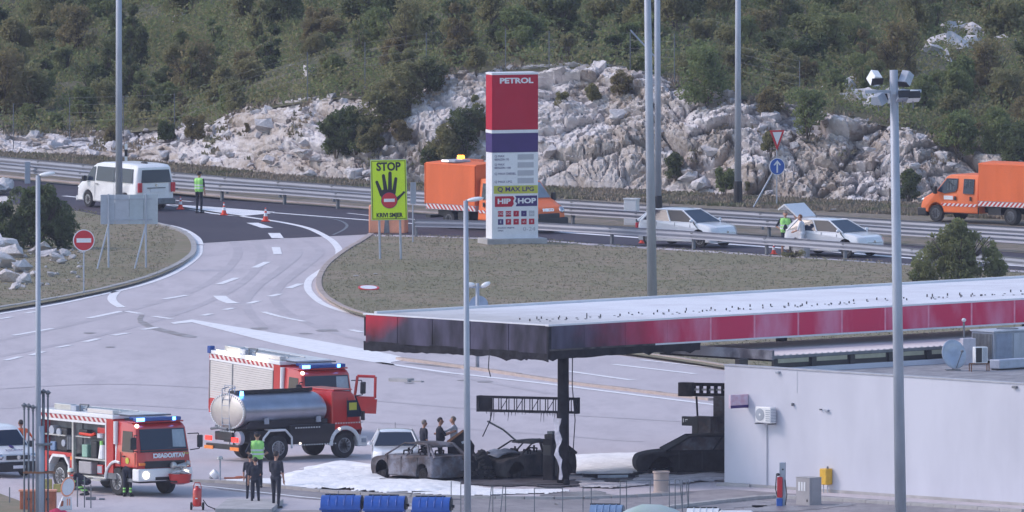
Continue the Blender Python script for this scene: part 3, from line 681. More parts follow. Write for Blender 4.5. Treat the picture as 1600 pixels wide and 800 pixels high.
# ------------------------------------------------------------ fence on the crest
root = thing('fence', 'thin wire fence with grey posts along the top of the rock cutting', 'fence', (0, 0, 0))
pp = []
for px, py, tp in ((20,215,160),(108,205,150),(192,200,148),(272,196,145),(480,150,80),(570,130,65),(666,110,50),(790,98,44),(858,96,48),(985,100,50),(1054,118,52),(1150,132,70),(1250,160,95)):
    for d_ in np.linspace(912, 1000, 400):
        x = (px-800)/FPX*d_; y = CAMY+d_; z = CAMH-(py-HORY)/FPX*d_
        if z <= hz(x, y)+.4: break
    MB().cyl((0,0,-.5), (0,0,(py-tp)/36), .022, .022, 6).obj('post', MT['galv_dark'], root, (x, y, z)); pp.append(Vector((x, y, z+(py-tp)/36)))
for a, b_ in zip(pp[:-1], pp[1:]):
    w_ = MB()
    for dz in (.03,.35,.7,1.05): w_.cyl(a-Vector((0,0,dz)), b_-Vector((0,0,dz)), .0035, .0035, 3)
    w_.obj('wire', MT['galv_dark'], root)
x, y, z = pp[9]; MB().cyl((x, y, z+.1), (x+1.2, y, z-1.2), .04, .04, 6).obj('brace', MT['galv'], root)
# ------------------------------------------------------------ lamp posts and masts
def pole(name, label, px, py, h, r0, r1, m='galv', lean=0, cat='lamp post', base=None):
    p = G(px, py, 0); t = thing(name, label, cat, p); t.rotation_euler = (0, lean, 0)
    MB().cyl((0,0,0), (0,0,h), r0, r1, 16).obj('post', MT[m], t, smooth=True)
    if base: MB().cyl((0,0,.0), (0,0,base), r0*1.35, r0*1.25, 12).cyl((0,0,base), (0,0,base+.06), r0*1.25, r1, 12).obj('base', MT['black'], t)
    else: MB().cyl((0,0,0), (0,0,.04), r0*2.2, r0*2.2, 16).obj('base_plate', MT['galv_dark'], t)
    return t
def luminaire(t, h, ang, L=.5, drop=0):
    MB().cyl((0,0,h), (cos(ang)*.12,sin(ang)*.12,h+.03), .035, .035, 8).obj('arm', MT['galv'], t)
    b = MB(); b.sphere((0,0,0), (L*.55,.13,.075), 14, 8); b.obj('lamp_head', MT['white_paint'], t, (cos(ang)*L*.6, sin(ang)*L*.6, h+.05), (0, R(-8), ang), smooth=True)
pole('lamp_post', 'tall grey lamp post rising behind the white minibus at left', 186, 347, 13.5, .15, .11)
pole('lamp_post', 'thickest tall grey lamp post, left one of the close pair behind the canopy', 1019.5, 486, 15.5, .195, .115, lean=R(-.92))
pole('lamp_post', 'slimmer right post of the close pair, with a dark base behind the white car', 1028.5, 352, 13.5, .14, .115, base=1.2, lean=R(-.26))
pole('lamp_post', 'lone tall post with a black base before the rock cutting', 1153, 319, 12.5, .15, .10, base=.95)
t = pole('lamp_post', 'short street lamp at the left edge beside the vent pipes', 60, 842, 12.0, .10, .075); luminaire(t, 12.0, 0, .5)
t = pole('lamp_post', 'short street lamp standing before the burnt cars and yellow price pylon', 731, 838, 11.1, .12, .078, lean=R(-.35)); luminaire(t, 11.1, R(5), .52)
fm = pole('floodlight_mast', 'stout grey mast with floodlights standing before the white wall', 1408, 850, 15.6, .195, .135, lean=R(-.95), cat='floodlight mast')
MB().box(-.95, .9, -.05, .05, 14.85, 14.95).box(-.05,.05,-.6,.9,14.83,14.93).obj('crossarm', MT['galv'], fm)
for (x, y, z, rz, tl, mm) in ((-.62,-.1,15.35,.35,.5,'w'),(.38,.1,15.3,-.6,.9,'d'),(.28,-.35,14.75,.2,-.35,'d'),(.62,-.3,14.72,.15,-.35,'w'),(-.5,-.3,14.65,2.6,-.3,'g')):
    hd = MB().prism([(-.22,-.14),(.22,-.10),(.16,.16),(-.10,.20)], 'y', -.22, .22).obj('floodlight', MT['galv'] if mm != 'w' else MT['white_paint'], fm, (x, y, z), (tl, 0, rz), bev=.015)
    MB().box(-.2, .2, -.245, -.222, -.11, .13).obj('lens', MT['black'], hd)
    MB().tube([(0,.1,-.1),(0,.15,-.35)], .02).obj('bracket', MT['galv_dark'], hd)
# twin lamp peeking over the canopy
t = pole('lamp_post', 'small twin headed lamp peeking over the canopy edge behind the middle street lamp', 746, 577, 3.2, .07, .07)
MB().cyl((-.3,0,3.05), (.3,0,3.05), .03, .03, 6).obj('crossbar', MT['galv'], t)
for sx in (-.28, .3): MB().sphere((0,0,0), (.2,.1,.09), 10, 6).obj('lamp_head', MT['white_paint'], t, (sx, 0, 3.15), (0, R(-25)*(1 if sx > 0 else 0), 0), smooth=True)
t = thing('road_sign', 'back of a round grey blue sign behind the canopy edge', 'sign', G(748, 560), 0)
MB().cyl((0,0,0), (0,0,2.2), .03, .03, 8).obj('post', MT['galv'], t)
MB().cyl((0,-.03,2.0), (0,-.05,2.0), .36, .36, 24).obj('sign_panel', mat('sign_back', (.30,.37,.50), .5, .2), t)
# white marker post with dark head (motorway marker) behind the minibus
t = thing('marker_post', 'white roadside marker post with a dark band behind the minibus', 'marker post', G(197, 286)); MB().box(-.06,.06,-.04,.04,0,1.7).obj('post', MT['white_paint'], t); MB().box(-.065,.065,-.045,.045,1.15,1.45).obj('band', MT['black'], t)
t = thing('marker_post', 'grey roadside marker post on the median near the left edge', 'marker post', G(43, 287)); MB().box(-.12,.12,-.1,.1,0,.95).obj('post', MT['galv'], t, bev=.02)
# ------------------------------------------------------------ signs
def text(s, size, m, parent, loc, sx=1.0, rot=(pi/2, 0, 0), align='CENTER', name='lettering', ext=.004, bold=0., mirror=False):
    cu = bpy.data.curves.new('t', 'FONT'); cu.body = s; cu.size = size; cu.extrude = ext; cu.offset = bold; cu.align_x = align; cu.align_y = 'CENTER'
    cu.resolution_u = 3
    o = bpy.data.objects.new('t', cu); C.objects.link(o); dg = bpy.context.evaluated_depsgraph_get(); dg.update()
    me = bpy.data.meshes.new_from_object(o.evaluated_get(dg)); bpy.data.objects.remove(o); me.materials.clear(); me.materials.append(MT[m])
    o = put(name, me, parent, loc, rot); o.scale = (-sx if mirror else sx, 1, 1); return o
def disc(mb, x, z, r, y0, y1, n=32, mi=0): mb.cyl((x, y0, z), (x, y1, z), r, r, n, True, mi); return mb
# big sign seen from behind, slanted posts
t = thing('road_sign', 'wide blank back of a large grey sign on slanted struts in front of the minibus', 'sign', G(202, 418, .1), R(4)); s_ = S(418)
zz = (418-350)/s_; hh = 46/s_; W2 = 90/s_/2
for k in range(4):
    x0 = -W2+k*2*W2/4; MB().box(x0+.006, x0+2*W2/4-.006, -.02, .02, zz, zz+hh).obj('sign_panel', mat('sign_back_panel%d' % k, (.40+.02*(k % 2),.43+.01*k,.50), .45, .25, var=.06), t)
for x_ in (-.72*W2, .58*W2):
    MB().tube([(x_-.5,-.7,-.05),(x_,-.10,zz),(x_,-.06,zz+hh)], .035).obj('strut', MT['galv'], t)
    MB().cyl((x_,.06,-.05), (x_,.06,zz+hh+.02), .04, .04, 8).obj('post', MT['galv'], t)
MB().box(-W2*.8, W2*.8, -.06, -.025, zz+.15, zz+.2).box(-W2*.8, W2*.8, -.06, -.025, zz+hh-.2, zz+hh-.15).obj('rail', MT['galv'], t)
# no entry
t = thing('road_sign', 'round red no entry sign on a grey post at the left kerb', 'sign', G(131, 458, .1), R(8)); s_ = S(458); zc = (458-375.5)/s_
MB().cyl((0,.03,-.1), (0,.03,zc+.35), .03, .03, 8).obj('post', MT['galv'], t)
disc(MB(), 0, zc, 17/s_, -.012, .012).obj('rim', MT['sign_white'], t); disc(MB(), 0, zc, 15.6/s_, -.018, -.0125).obj('sign_face', MT['sign_red'], t)
MB().box(-.29, .29, -.024, -.0185, zc-.085, zc+.085).obj('white_bar', MT['sign_white'], t)
# yellow STOP sign with hand
t = thing('warning_sign', 'fluorescent yellow STOP wrong way sign with a black hand', 'sign', G(612, 405, .1), R(-3)); t.rotation_euler = (0, R(-1.2), R(-3)); s_ = S(405)
w2 = 57/s_/2; z0 = (405-344)/s_; z1 = (405-249)/s_; xo = -2/s_
MB().box(xo-w2, xo+w2, -.02, .02, z0, z1).obj('sign_panel', MT['galv'], t, bev=.01)
MB().box(xo-w2+.02, xo+w2-.02, -.026, -.0205, z0+.02, z1-.02).obj('sign_face', MT['sign_yellow'], t)
fr = MB()
for a in ((xo-w2+.05,xo+w2-.05,z0+.05,z0+.075),(xo-w2+.05,xo+w2-.05,z1-.075,z1-.05),(xo-w2+.05,xo-w2+.075,z0+.08,z1-.08),(xo+w2-.075,xo+w2-.05,z0+.08,z1-.08)): fr.box(a[0],a[1],-.030,-.0265,a[2],a[3])
fr.obj('border', MT['sign_black'], t)
text('STOP', .46, 'sign_black', t, (xo, -.030, z1-.30), .88, bold=.018); text('KRIVI SMJER', .24, 'sign_black', t, (xo, -.030, z0+.20), .84, bold=.010)
hc = (z0+z1)/2-.10; hd = MB(); y0, y1 = -.034, -.0275
def fing(x0, z0_, x1, z1_, r0, r1):
    hd.prism([(x0-r0, z0_), (x1-r1, z1_)] + [(x1+r1*cos(a), z1_+r1*sin(a)) for a in [pi-k*pi/6 for k in range(1, 6)]] + [(x1+r1, z1_), (x0+r0, z0_)], 'y', y0, y1)
for i, (x0, zb, x1, zt, a, c_) in enumerate(((xo-.27,hc-.15,xo-.48,hc+.42,.085,.062),(xo-.12,hc,xo-.21,hc+.68,.085,.062),(xo+.04,hc,xo+.06,hc+.78,.085,.066),(xo+.19,hc-.05,xo+.29,hc+.55,.08,.06),(xo+.15,hc-.42,xo+.60,hc-.02,.12,.055))):
    y0 = -.034-.0006*i; fing(x0, zb, x1, zt, a, c_)
y0 = -.0375; hd.prism([(xo-.36,hc+.05),(xo-.22,hc+.12),(xo+.24,hc+.10),(xo+.27,hc-.35),(xo+.20,hc-.55),(xo-.16,hc-.58),(xo-.28,hc-.4)], 'y', y0, y1)
hd.obj('hand_emblem', MT['sign_black'], t)
disc(MB(), xo+.01, hc-.32, .33, -.043, -.0385).obj('rim', MT['navy'], t); disc(MB(), xo+.01, hc-.32, .31, -.047, -.0435).obj('red_disc', MT['sign_red'], t)
MB().box(xo-.21, xo+.23, -.051, -.0475, hc-.385, hc-.255).obj('white_bar', MT['sign_white'], t)
for x_ in (-.42, .42): MB().cyl((xo+x_,.05,-.1), (xo+x_,.05,z1-.1), .045, .045, 8).obj('post', MT['galv'], t)
# grey sign post behind, seen edge on
t = thing('road_sign', 'narrow blank grey sign on a post right of the yellow stop sign', 'sign', G(645, 378, .1), R(30)); s_ = S(378)
MB().cyl((0,0,-.1), (0,0,2.4), .03, .03, 8).obj('post', MT['galv'], t); MB().box(-.13,.13,-.04,-.03,1.55,2.45).obj('sign_panel', MT['galv'], t)
# orange crash barrier block
t = thing('crash_barrier', 'faded orange plastic barrier block behind the yellow stop sign', 'barrier', G(607, 364), R(-12)); s_ = S(364)
MB().prism([(-29/s_,0),(29/s_,0),(29/s_,.95),(22/s_,1.05),(-20/s_,1.25),(-29/s_,1.15)], 'y', -.35, .35).obj('body', MT['barrier_orange'], t, bev=.05)
MB().prism([(-.12,.02),(.12,.02),(.07,.8),(-.05,.8)], 'y', -.37, -.345).obj('slot', MT['galv_dark'], t)
# give way + arrow
t = thing('road_sign', 'give way triangle above a round blue arrow sign before the rocks', 'sign', G(1214, 362), R(25)); s_ = S(340)
t.location = G(1214, 322); s_ = S(322); MB().cyl((0,.02,0), (0,.02,(322-202)/s_), .03, .03, 8).obj('post', MT['galv'], t)
zt = (322-203)/s_; MB().prism([(-.35,zt),(.35,zt),(0,zt-.86)], 'y', -.02, .0).obj('triangle_rim', MT['sign_red'], t); MB().prism([(-.22,zt-.08),(.22,zt-.08),(0,zt-.62)], 'y', -.026, -.0205).obj('triangle_face', MT['sign_white'], t)
zc = (322-260)/s_; disc(MB(), 0, zc, .36, -.02, 0).obj('disc_rim', MT['sign_white'], t); o = disc(MB(), 0, zc, .335, -.026, -.0205).obj('disc_face', MT['sign_blue'], t)
t.scale = (1.0, 1, 1)
MB().box(-.035,.035,-.031,-.0265,zc-.26,zc+.2).prism([(0,zc+.27),(.17,zc+.07),(.12,zc+.04),(0,zc+.18),(-.12,zc+.04),(-.17,zc+.07)],'y',-.034,-.0265).obj('arrow', MT['sign_white'], t)
MB().cyl((.0,.05,1.7), (-1.25,.05,-.3), .035, .035, 6).obj('stay', MT['galv'], t)
# small white cabinet on the median
t = thing('roadside_cabinet', 'white cabinet box standing on the median by the twin lamp posts', 'cabinet', G(987, 352), R(-20)); MB().box(-.28,.28,-.2,.2,0,1.08).obj('body', MT['white_paint'], t, bev=.015); MB().box(-.31,.31,-.23,.23,1.083,1.13).obj('lid', MT['white_paint'], t); MB().box(-.25,.25,-.212,-.202,.08,1.0).obj('door', MT['white_paint'], t)
t = thing('stone_block', 'pale concrete block behind the guardrail beside the couple', 'block', G(1252, 402), R(-40)); MB().box(-.3,.3,-.2,.2,0,.75).obj('body', MT['concrete'], t, bev=.02)
# manhole lid like dish lying on the grass
t = thing('dish_lid', 'fallen round road sign lying flat on the dry verge', 'sign', G(576, 450, .16), 0); t.rotation_euler = (R(9), R(2), 0)
MB().cyl((0,0,0), (0,0,.03), .42, .42, 28).obj('sign_rim', MT['sign_red'], t); MB().cyl((0,0,.031), (0,0,.036), .33, .33, 28).obj('sign_face', MT['sign_white'], t)
# price pylon
base = G(800, 380, .1); t = thing('price_pylon', 'tall red, navy and white petrol price pylon on a concrete base', 'pylon sign', base, R(18)); s_ = S(380)
PW = 36.0/s_/cos(R(18)); PD = .40; ztop = (380-113)/s_; kz = lambda y: (380-y)/s_
MB().box(-PW-.28, PW+.32, -PD-.25, PD+.25, -.1, .22).obj('base', MT['concrete'], t, bev=.02)
def band(nm, ya, yb, m, e=0): MB().box(-PW-e, PW+e, -PD-e, PD+e, kz(yb), kz(ya)).obj(nm, MT[m], t)
band('red_panel', 116, 201.7, 'pylon_red'); band('top_cap', 112.5, 115.8, 'sign_white', .01); band('white_band', 202, 207, 'sign_white', .01); band('navy_panel', 207.3, 237, 'navy'); band('white_panel', 237.3, 375, 'sign_white')
FY_ = -PD-.004; u0 = -PW; UX = lambda px: (px-766)/(838-766)*2*PW-PW     # pixel column on the face
text('PETROL', .30, 'sign_white', t, (UX(804), FY_, kz(125.5)), 1.36, bold=.012)
for (l1, l2, y) in (('Q MAX', 'BENZIN 95', 246), ('Q MAX', 'BENZIN 100', 259)):
    text(l1, .12, 'navy', t, (UX(770), FY_, kz(y-3)), 1.1, align='LEFT'); text(l2, .12, 'navy', t, (UX(770), FY_, kz(y+2.2)), 1.1, align='LEFT')
text('Q MAX DIESEL', .13, 'navy', t, (UX(770), FY_, kz(270.5)), 1.1, align='LEFT'); text('Q MAX LPG', .13, 'navy', t, (UX(770), FY_, kz(283)), 1.1, align='LEFT')
for y in (244.5, 257, 269.5, 281.5): MB().box(UX(806), UX(831), FY_-.006, FY_+.003, kz(y+4.2), kz(y-4.2)).obj('price_display', MT['pylon_grey'], t)
MB().box(UX(769), UX(837.5), FY_-.006, FY_+.003, kz(301.5), kz(289)).obj('yellow_band', MT['olive_yellow'], t); text('Q MAX LPG', .26, 'navy', t, (UX(803), FY_-.008, kz(295)), 1.15, bold=.006)
MB().prism([(UX(770.5),kz(322)),(UX(797),kz(322)),(UX(800),kz(318)),(UX(799),kz(313)),(UX(801),kz(309)),(UX(799),kz(305.5)),(UX(770.5),kz(305.5))], 'y', FY_-.006, FY_+.003).obj('red_plate', MT['pylon_red'], t)
MB().prism([(UX(803),kz(321.5)),(UX(836.5),kz(321.5)),(UX(836.5),kz(305)),(UX(802),kz(305)),(UX(804),kz(309)),(UX(802),kz(314)),(UX(805),kz(317))], 'y', FY_-.006, FY_+.003).obj('navy_plate', MT['navy'], t)
text('HIP', .28, 'sign_white', t, (UX(784.5), FY_-.008, kz(313.7)), 1.35, bold=.012); text('HOP', .28, 'sign_white', t, (UX(820), FY_-.008, kz(313.4)), 1.35, bold=.012)
glyph = {0: 'OO', 1: 'OO', 2: '/', 3: '-', 4: 'oo', 5: 'E', 6: 'P', 7: '=', 8: 'o\\', 9: 'II'}
for r_ in range(2):
    for c_ in range(5):
        x = UX(779.5+c_*12.1); z = kz(333+r_*12.6); m_ = 'pylon_red' if (r_, c_) not in ((0,3),(0,4),(1,0)) else ('navy' if (r_, c_) != (0,4) else 'pylon_grey')
        q = MB().box(x-.115, x+.115, FY_-.005, FY_+.002, z-.115, z+.115).obj('service_icon', MT[m_], t)
        text(glyph[r_*5+c_], .15, 'sign_white', q, (x, FY_-.007, z), 1.0, name='symbol')
text('RADNO VRIJEME', .085, 'navy', t, (UX(775), FY_, kz(355)), 1.15, align='LEFT'); text('OPEN', .085, 'navy', t, (UX(775), FY_, kz(359.5)), 1.1, align='LEFT'); text('0-24', .24, 'pylon_grey', t, (UX(824), FY_, kz(357.5)), 1.25)
# cones
def cone_proto():
    t = thing('traffic_cone', 'x', 'traffic cone', (0,0,0), 0, 'traffic cones set out on the roads')
    MB().box(-.21,.21,-.21,.21,0,.045).obj('foot', MT['cone_red'], t, bev=.01)
    b = MB().lathe((0,0,.045), [(.15,0),(.095,.24),(.066,.42),(.05,.52),(.037,.62),(.022,.70)], 20); n_ = 20
    b.m = [1 if (i//n_) in (1, 3) and i < 5*n_ else 0 for i in range(len(b.f))]; b.obj('cone', [MT['cone_red'], MT['sign_white']], t, auto=40)
    return t
c0 = cone_proto()
for i, (px, py, s_, lb) in enumerate(((282,327,.72,'red and white traffic cone left of the police officer on the ramp'),(350,336,.72,'red and white traffic cone on the white painted wedge right of the officer'),(415,346,.78,'red and white traffic cone farthest right on the dark ramp'),
                                     (1003,380,.6,'traffic cone half hidden left of the thick lamp post'),(1209,397,.6,'traffic cone by the guardrail beside the man in a yellow vest'))):
    c = c0 if i == 0 else copy_tree(c0); c.location = G(px, py, .012); c['label'] = lb; c.scale = (s_*1.1, s_*1.1, s_)
# ------------------------------------------------------------ vehicle bodies
def inset(poly, d):
    n = len(poly); A = sum(poly[i][0]*poly[(i+1) % n][1]-poly[(i+1) % n][0]*poly[i][1] for i in range(n)); sg = 1 if A > 0 else -1; out = []
    for i in range(n):
        p = Vector(poly[i-1]); q = Vector(poly[i]); r = Vector(poly[(i+1) % n]); a = (q-p); b = (r-q)
        if a.length < 1e-6 or b.length < 1e-6: out.append(tuple(q)); continue
        a.normalize(); b.normalize(); nn = Vector((-a.y-b.y, a.x+b.x))*sg
        if nn.length < 1e-5: nn = Vector((-a.y, a.x))*sg
        nn.normalize(); out.append((q.x+nn.x*d, q.y+nn.y*d))
    return out
def with_arches(bottom_z, xr, xf, arches, n=8):
    """sill line from rear to front with wheel arches; returns (pts, flat pts)"""
    up = [(xr, bottom_z)]; fl = [(xr, bottom_z)]
    for cx, cz, r in arches:
        a0 = math.asin(max(-1, min(1, (bottom_z-cz)/r)))
        for k in range(n+1):
            a = (pi-a0) + ((a0)-(pi-a0))*k/n; x = cx+r*cos(a); z = cz+r*sin(a); up.append((x, z)); fl.append((x, bottom_z))
    up.append((xf, bottom_z)); fl.append((xf, bottom_z)); return up, fl
def shell(top, bottom_z, arches, W, zb, tumble, rad=.05, xtap=.05, xlen=2.0, well=.34):
    """top: outline points from front-bottom over the roof to rear-bottom"""
    up, fl = with_arches(bottom_z, top[-1][0], top[0][0], arches)
    P = top[:-1] + up[:-1] if False else top[:-1] + up; Fl = top[:-1] + fl
    hw = lambda z: W - max(0, z-zb)*tumble
    b = MB(); secs = []
    for k, (ins, dy, flat) in enumerate(((rad, 0, 0), (rad*.3, rad*.3, 0), (0, rad, 0), (0, well, 0), (0, well, 1))): secs.append((ins, dy, flat))
    rows = []
    for sgn in (1, -1):
        ss = secs if sgn == 1 else secs[::-1]
        for ins, dy, flat in ss:
            q = inset(Fl if flat else P, ins); row = []
            for (x, z), (xo, zo) in zip(q, P):
                y = hw(zo)-dy; t = (abs(y)/W)
                row.append((x*(1-xtap*max(0, (t-.5)*2)**2*(min(1, abs(x)/xlen))**2), sgn*y, z))
            rows.append(row)
    n = len(P); o = 0
    for row in rows: b.v += row
    for j in range(len(rows)-1):
        for k in range(n): b.f.append((j*n+k, j*n+(k+1) % n, (j+1)*n+(k+1) % n, (j+1)*n+k)); b.m.append(0)
    b.f.append(tuple(range(n))); b.m.append(0); b.f.append(tuple(range(len(rows)*n-1, (len(rows)-1)*n-1, -1))); b.m.append(0)
    return b, hw
def wheel(parent, x, y, r, wd=.22, rim='rim', spokes=8, tyre='tyre', side=1):
    t = MB().lathe((0,0,0), [(r*.60,-wd/2),(r*.93,-wd/2),(r,-wd/2+.03),(r,wd/2-.03),(r*.93,wd/2),(r*.60,wd/2)], 28, 'y').obj('tyre', MT[tyre], None, auto=40)
    root = bpy.data.objects.new('wheel', t.data); C.objects.link(root); bpy.data.objects.remove(t)
    root.parent = parent; root.location = (x, y, r)
    q = MB(); q.lathe((0,0,0), [(r*.60,side*wd*.50),(r*.55,side*wd*.52),(r*.50,side*wd*.30),(r*.2,side*wd*.34),(r*.16,side*wd*.44),(.01,side*wd*.45)], 24, 'y')
    for k in range(spokes):
        a = 2*pi*k/spokes; ca, sa = cos(a), sin(a); q.cyl((ca*r*.18, side*wd*.42, sa*r*.18), (ca*r*.53, side*wd*.47, sa*r*.53), r*.045, r*.055, 5)
    q.obj('rim', MT[rim], root, auto=40); return root
def pane(name, parent, pts, m, th=.006, grow=None):
    """thin panel from 3D points with thickness along its normal"""
    P = [Vector(p) for p in pts]; n = (P[1]-P[0]).cross(P[2]-P[0]).normalized(); b = MB(); k = len(P)
    vs = [p+n*th for p in P]+[p-n*th for p in P]; b.add(vs, [tuple(range(k)), tuple(range(2*k-1, k-1, -1))]+[(i, k+i, k+(i+1) % k, (i+1) % k) for i in range(k)])
    return b.obj(name, MT[m], parent)
def car(label, loc, rz, scale=1.0, body='white_car', group=None, burnt=False, L=4.1, hood=.93, roofz=1.46, cat='car', open_hatch=False, lights=True, estate=False, name='parked_car', glass='glass', drop=0, wheels=True, dark_sill=True):
    t = thing(name, label, cat, loc, rz, group, scale); h = L/2; bm_ = body; hs = hood/.93
    xf, xr = h, -h; wf, wr = h-.80, -h+.72; rw = .315; W = .87; zb = .95*hs
    top = [(xf-.08,.22),(xf,.36),(xf+.02,.54),(xf-.03,.69),(xf-.13,.79),(xf-.45,.87),(xf-1.05,hood),(xf-1.25,zb+.01),(xr+.30,zb+.05),(xr+.10,zb-.03),(xr+.02,.72),(xr,.45),(xr+.05,.22)]
    top = [(a_, c_ if c_ < .3 else c_*(hs if abs(c_-hood) > 1e-6 and c_ < zb-.05 else 1)) for a_, c_ in top]
    mid = [Vector(p) for p in top[1:-1]]; sm = []
    for i_ in range(len(mid)-1):
        a_, b_, c_, d_ = mid[max(0, i_-1)], mid[i_], mid[i_+1], mid[min(len(mid)-1, i_+2)]
        for t_ in (0, .33, .67): sm.append(tuple(.5*((2*b_)+(c_-a_)*t_+(2*a_-5*b_+4*c_-d_)*t_*t_+(3*b_-a_-3*c_+d_)*t_**3)))
    top = [top[0]]+sm+[tuple(mid[-1]), top[-1]]
    b, hw = shell(top, .20, [(wr, rw, rw+.07), (wf, rw, rw+.07)], W, zb-.2, .10, .06, .10, h)
    b.obj('body', MT[bm_], t, auto=32)
    cw = xf-1.02; rf = xf-1.86; rr = xr+(.66 if not estate else .38); rb = xr+.12
    g = lambda z: hw(z) - max(0, z-zb)*.38 - .02
    # roof slab
    rs_ = MB(); rp = []
    for sy in (-1, 1):
        pass
    rows = [(rf-.02+(rr-rf)*t_, roofz+.025-.10*abs(2*t_-.9)**2.6) for t_ in (0,.06,.14,.26,.4,.55,.7,.82,.92,1.0)]
    vs = []; ys = [-1,-.93,-.6,0,.6,.93,1]
    for x, z in rows:
        for yy in ys: vs.append((x, g(roofz)*yy*1.03, z-(.06 if abs(yy) == 1 else .03 if abs(yy) > .9 else .008 if abs(yy) > .5 else 0)))
    for x, z in rows:
        for yy in ys: vs.append((x, g(roofz)*yy, z-.07))
    n = len(ys); m_ = len(rows); fs = []
    for o in (0, n*m_):
        for i in range(m_-1):
            for j in range(n-1): fs.append((o+i*n+j, o+i*n+j+1, o+(i+1)*n+j+1, o+(i+1)*n+j))
    for i in range(m_-1):
        for j in (0, n-1): fs.append((i*n+j, (i+1)*n+j, n*m_+(i+1)*n+j, n*m_+i*n+j))
    for j in range(n-1):
        for i in (0, m_-1): fs.append((i*n+j, i*n+j+1, n*m_+i*n+j+1, n*m_+i*n+j))
    rs_.add(vs, fs); rs_.obj('roof', MT[bm_ if not burnt else body], t, auto=40)
    # pillars
    pl = MB()
    for sy in (-1, 1):
        zt = roofz-.05
        A0, A1 = (cw+.02, sy*g(zb)*1.0, zb-.02), (rf, sy*g(zt), zt); B0, B1 = ((cw+rr)/2-.05, sy*g(zb)*1.01, zb-.02), ((rf+rr)/2+.0, sy*g(zt)*1.01, zt)
        C0, C1 = (rb+.22, sy*g(zb), zb-.02), (rr+.06, sy*g(zt), zt); D0, D1 = (rb+.0, sy*g(zb)*.93, zb-.02), (rr, sy*g(zt)*.95, zt-.02)
        for a_, c_, r_ in ((A0, A1, .030), (B0, B1, .028), (C0, C1, .05), (D0, D1, .045)): pl.cyl(a_, c_, r_*1.2, r_, 6)
        pl.tube([A1, B1, C1], .03); pl.tube([A0, C0, D0], .022)
    pl.obj('pillar_frame', MT[bm_], t, auto=50)
    zt = roofz-.07
    if not burnt:
        pane('windscreen', t, [(cw, -g(zb)*.96, zb), (cw, g(zb)*.96, zb), (rf+.02, g(zt)*.93, zt), (rf+.02, -g(zt)*.93, zt)], glass)
        for sy in (-1, 1):
            pane('side_window', t, [(cw-.08, sy*(g(zb)+.0), zb+.01), ((cw+rr)/2-.01, sy*(g(zb)+.0), zb+.01), ((rf+rr)/2+.05, sy*g(zt), zt), (rf-.05, sy*g(zt), zt)], 'black' if hood > .95 else glass)
            pane('side_window', t, [((cw+rr)/2-.09, sy*(g(zb)+.0), zb+.01), (rb+.28, sy*(g(zb)+.0), zb+.03), (rr+.12, sy*g(zt), zt), ((rf+rr)/2-.04, sy*g(zt), zt)], glass)
        if not open_hatch: pane('rear_window', t, [(rb+.02, -g(zb)*.9, zb+.04), (rb+.02, g(zb)*.9, zb+.04), (rr-.0, g(zt)*.9, zt), (rr-.0, -g(zt)*.9, zt)], glass)
        MB().box(rb+.1, cw-.1, -W+.2, W-.2, .9, zb+.03).obj('interior', MT['black'], t)
        st = MB()
        for sx in (.25, -.75):
            for sy in (-.38, .38): st.box(sx-.12, sx+.05, sy-.22, sy+.22, zb, zb+.33)
        st.obj('seat', MT['galv_dark'], t, bev=.04)
        for sy in (-1, 1):
            mr = MB().sphere((0,0,0), (.07,.11,.075), 10, 6).obj('mirror', MT[bm_], t, (cw-.12, sy*(W+.09), zb+.06), smooth=True)
            MB().sphere((0,0,0), (.17,.10,.085), 12, 7).obj('headlight', MT['chrome'], t, (xf-.22, sy*.64, .67), (0, R(20), sy*R(-28)), smooth=True)
            MB().box(-.03,.05,-.12,.12,-.10,.12).obj('tail_light', MT['sign_red'], t, (xr+.03, sy*.68, .80), (0,0,0), bev=.02)
            for dx in (.1, -.75): MB().box(dx-.09, dx+.09, sy*(W-.008)-.012, sy*(W-.008)+.012, .80, .835).obj('door_handle', MT[bm_], t)
            sl_ = MB(); sl_.box(-.005,.005, sy*(W-.01)-.006, sy*(W-.01)+.006, .30, zb-.02).box(-.95,-.94, sy*(W-.01)-.006, sy*(W-.01)+.006, .45, zb-.02).box(.78,.79, sy*(W-.01)-.006, sy*(W-.01)+.006, .35, zb-.08); sl_.obj('door_seam', MT['black'], t)
        MB().box(xf-.035, xf+.008, -.50, .50, .52, .60).obj('grille', MT['black'], t); MB().box(xf-.06, xf+.006, -.62, .62, .26, .40).obj('air_intake', MT['black'], t, bev=.02)
        MB().box(xf-.01, xf+.014, -.26, .26, .42, .51).obj('number_plate', MT['sign_white'], t); MB().box(xr-.012, xr+.02, -.26, .26, .52, .63).obj('number_plate', MT['sign_white'], t)
        MB().box(xf+.006, xf+.016, -.06, .06, .60, .68).obj('badge', MT['chrome'], t, bev=.02)
        MB().tube([(xr+1.2,0,roofz+.0),(xr+1.1,0,roofz+.22)], .008).obj('aerial', MT['black'], t)
        if open_hatch:
            hg = MB(); hb = Vector((rr+.05, 0, roofz-.03)); 
            pane('hatch_door', t, [(rr+.03,-.60,roofz+.02),(rr+.03,.60,roofz+.02),(rr-.62,.66,roofz+.52),(rr-.62,-.66,roofz+.52)], bm_, .03)
            pane('hatch_window', t, [(rr-.02,-.52,roofz+.12-.09),(rr-.02,.52,roofz+.12-.09),(rr-.48,.56,roofz+.35),(rr-.48,-.56,roofz+.35)], 'glass', .045)
            pane('hatch_door', t, [(rr-.62,.66,roofz+.52),(rr-.62,-.66,roofz+.52),(rr-.98,-.60,roofz+.30),(rr-.98,.60,roofz+.30)], bm_, .03)
    else:
        ins = None
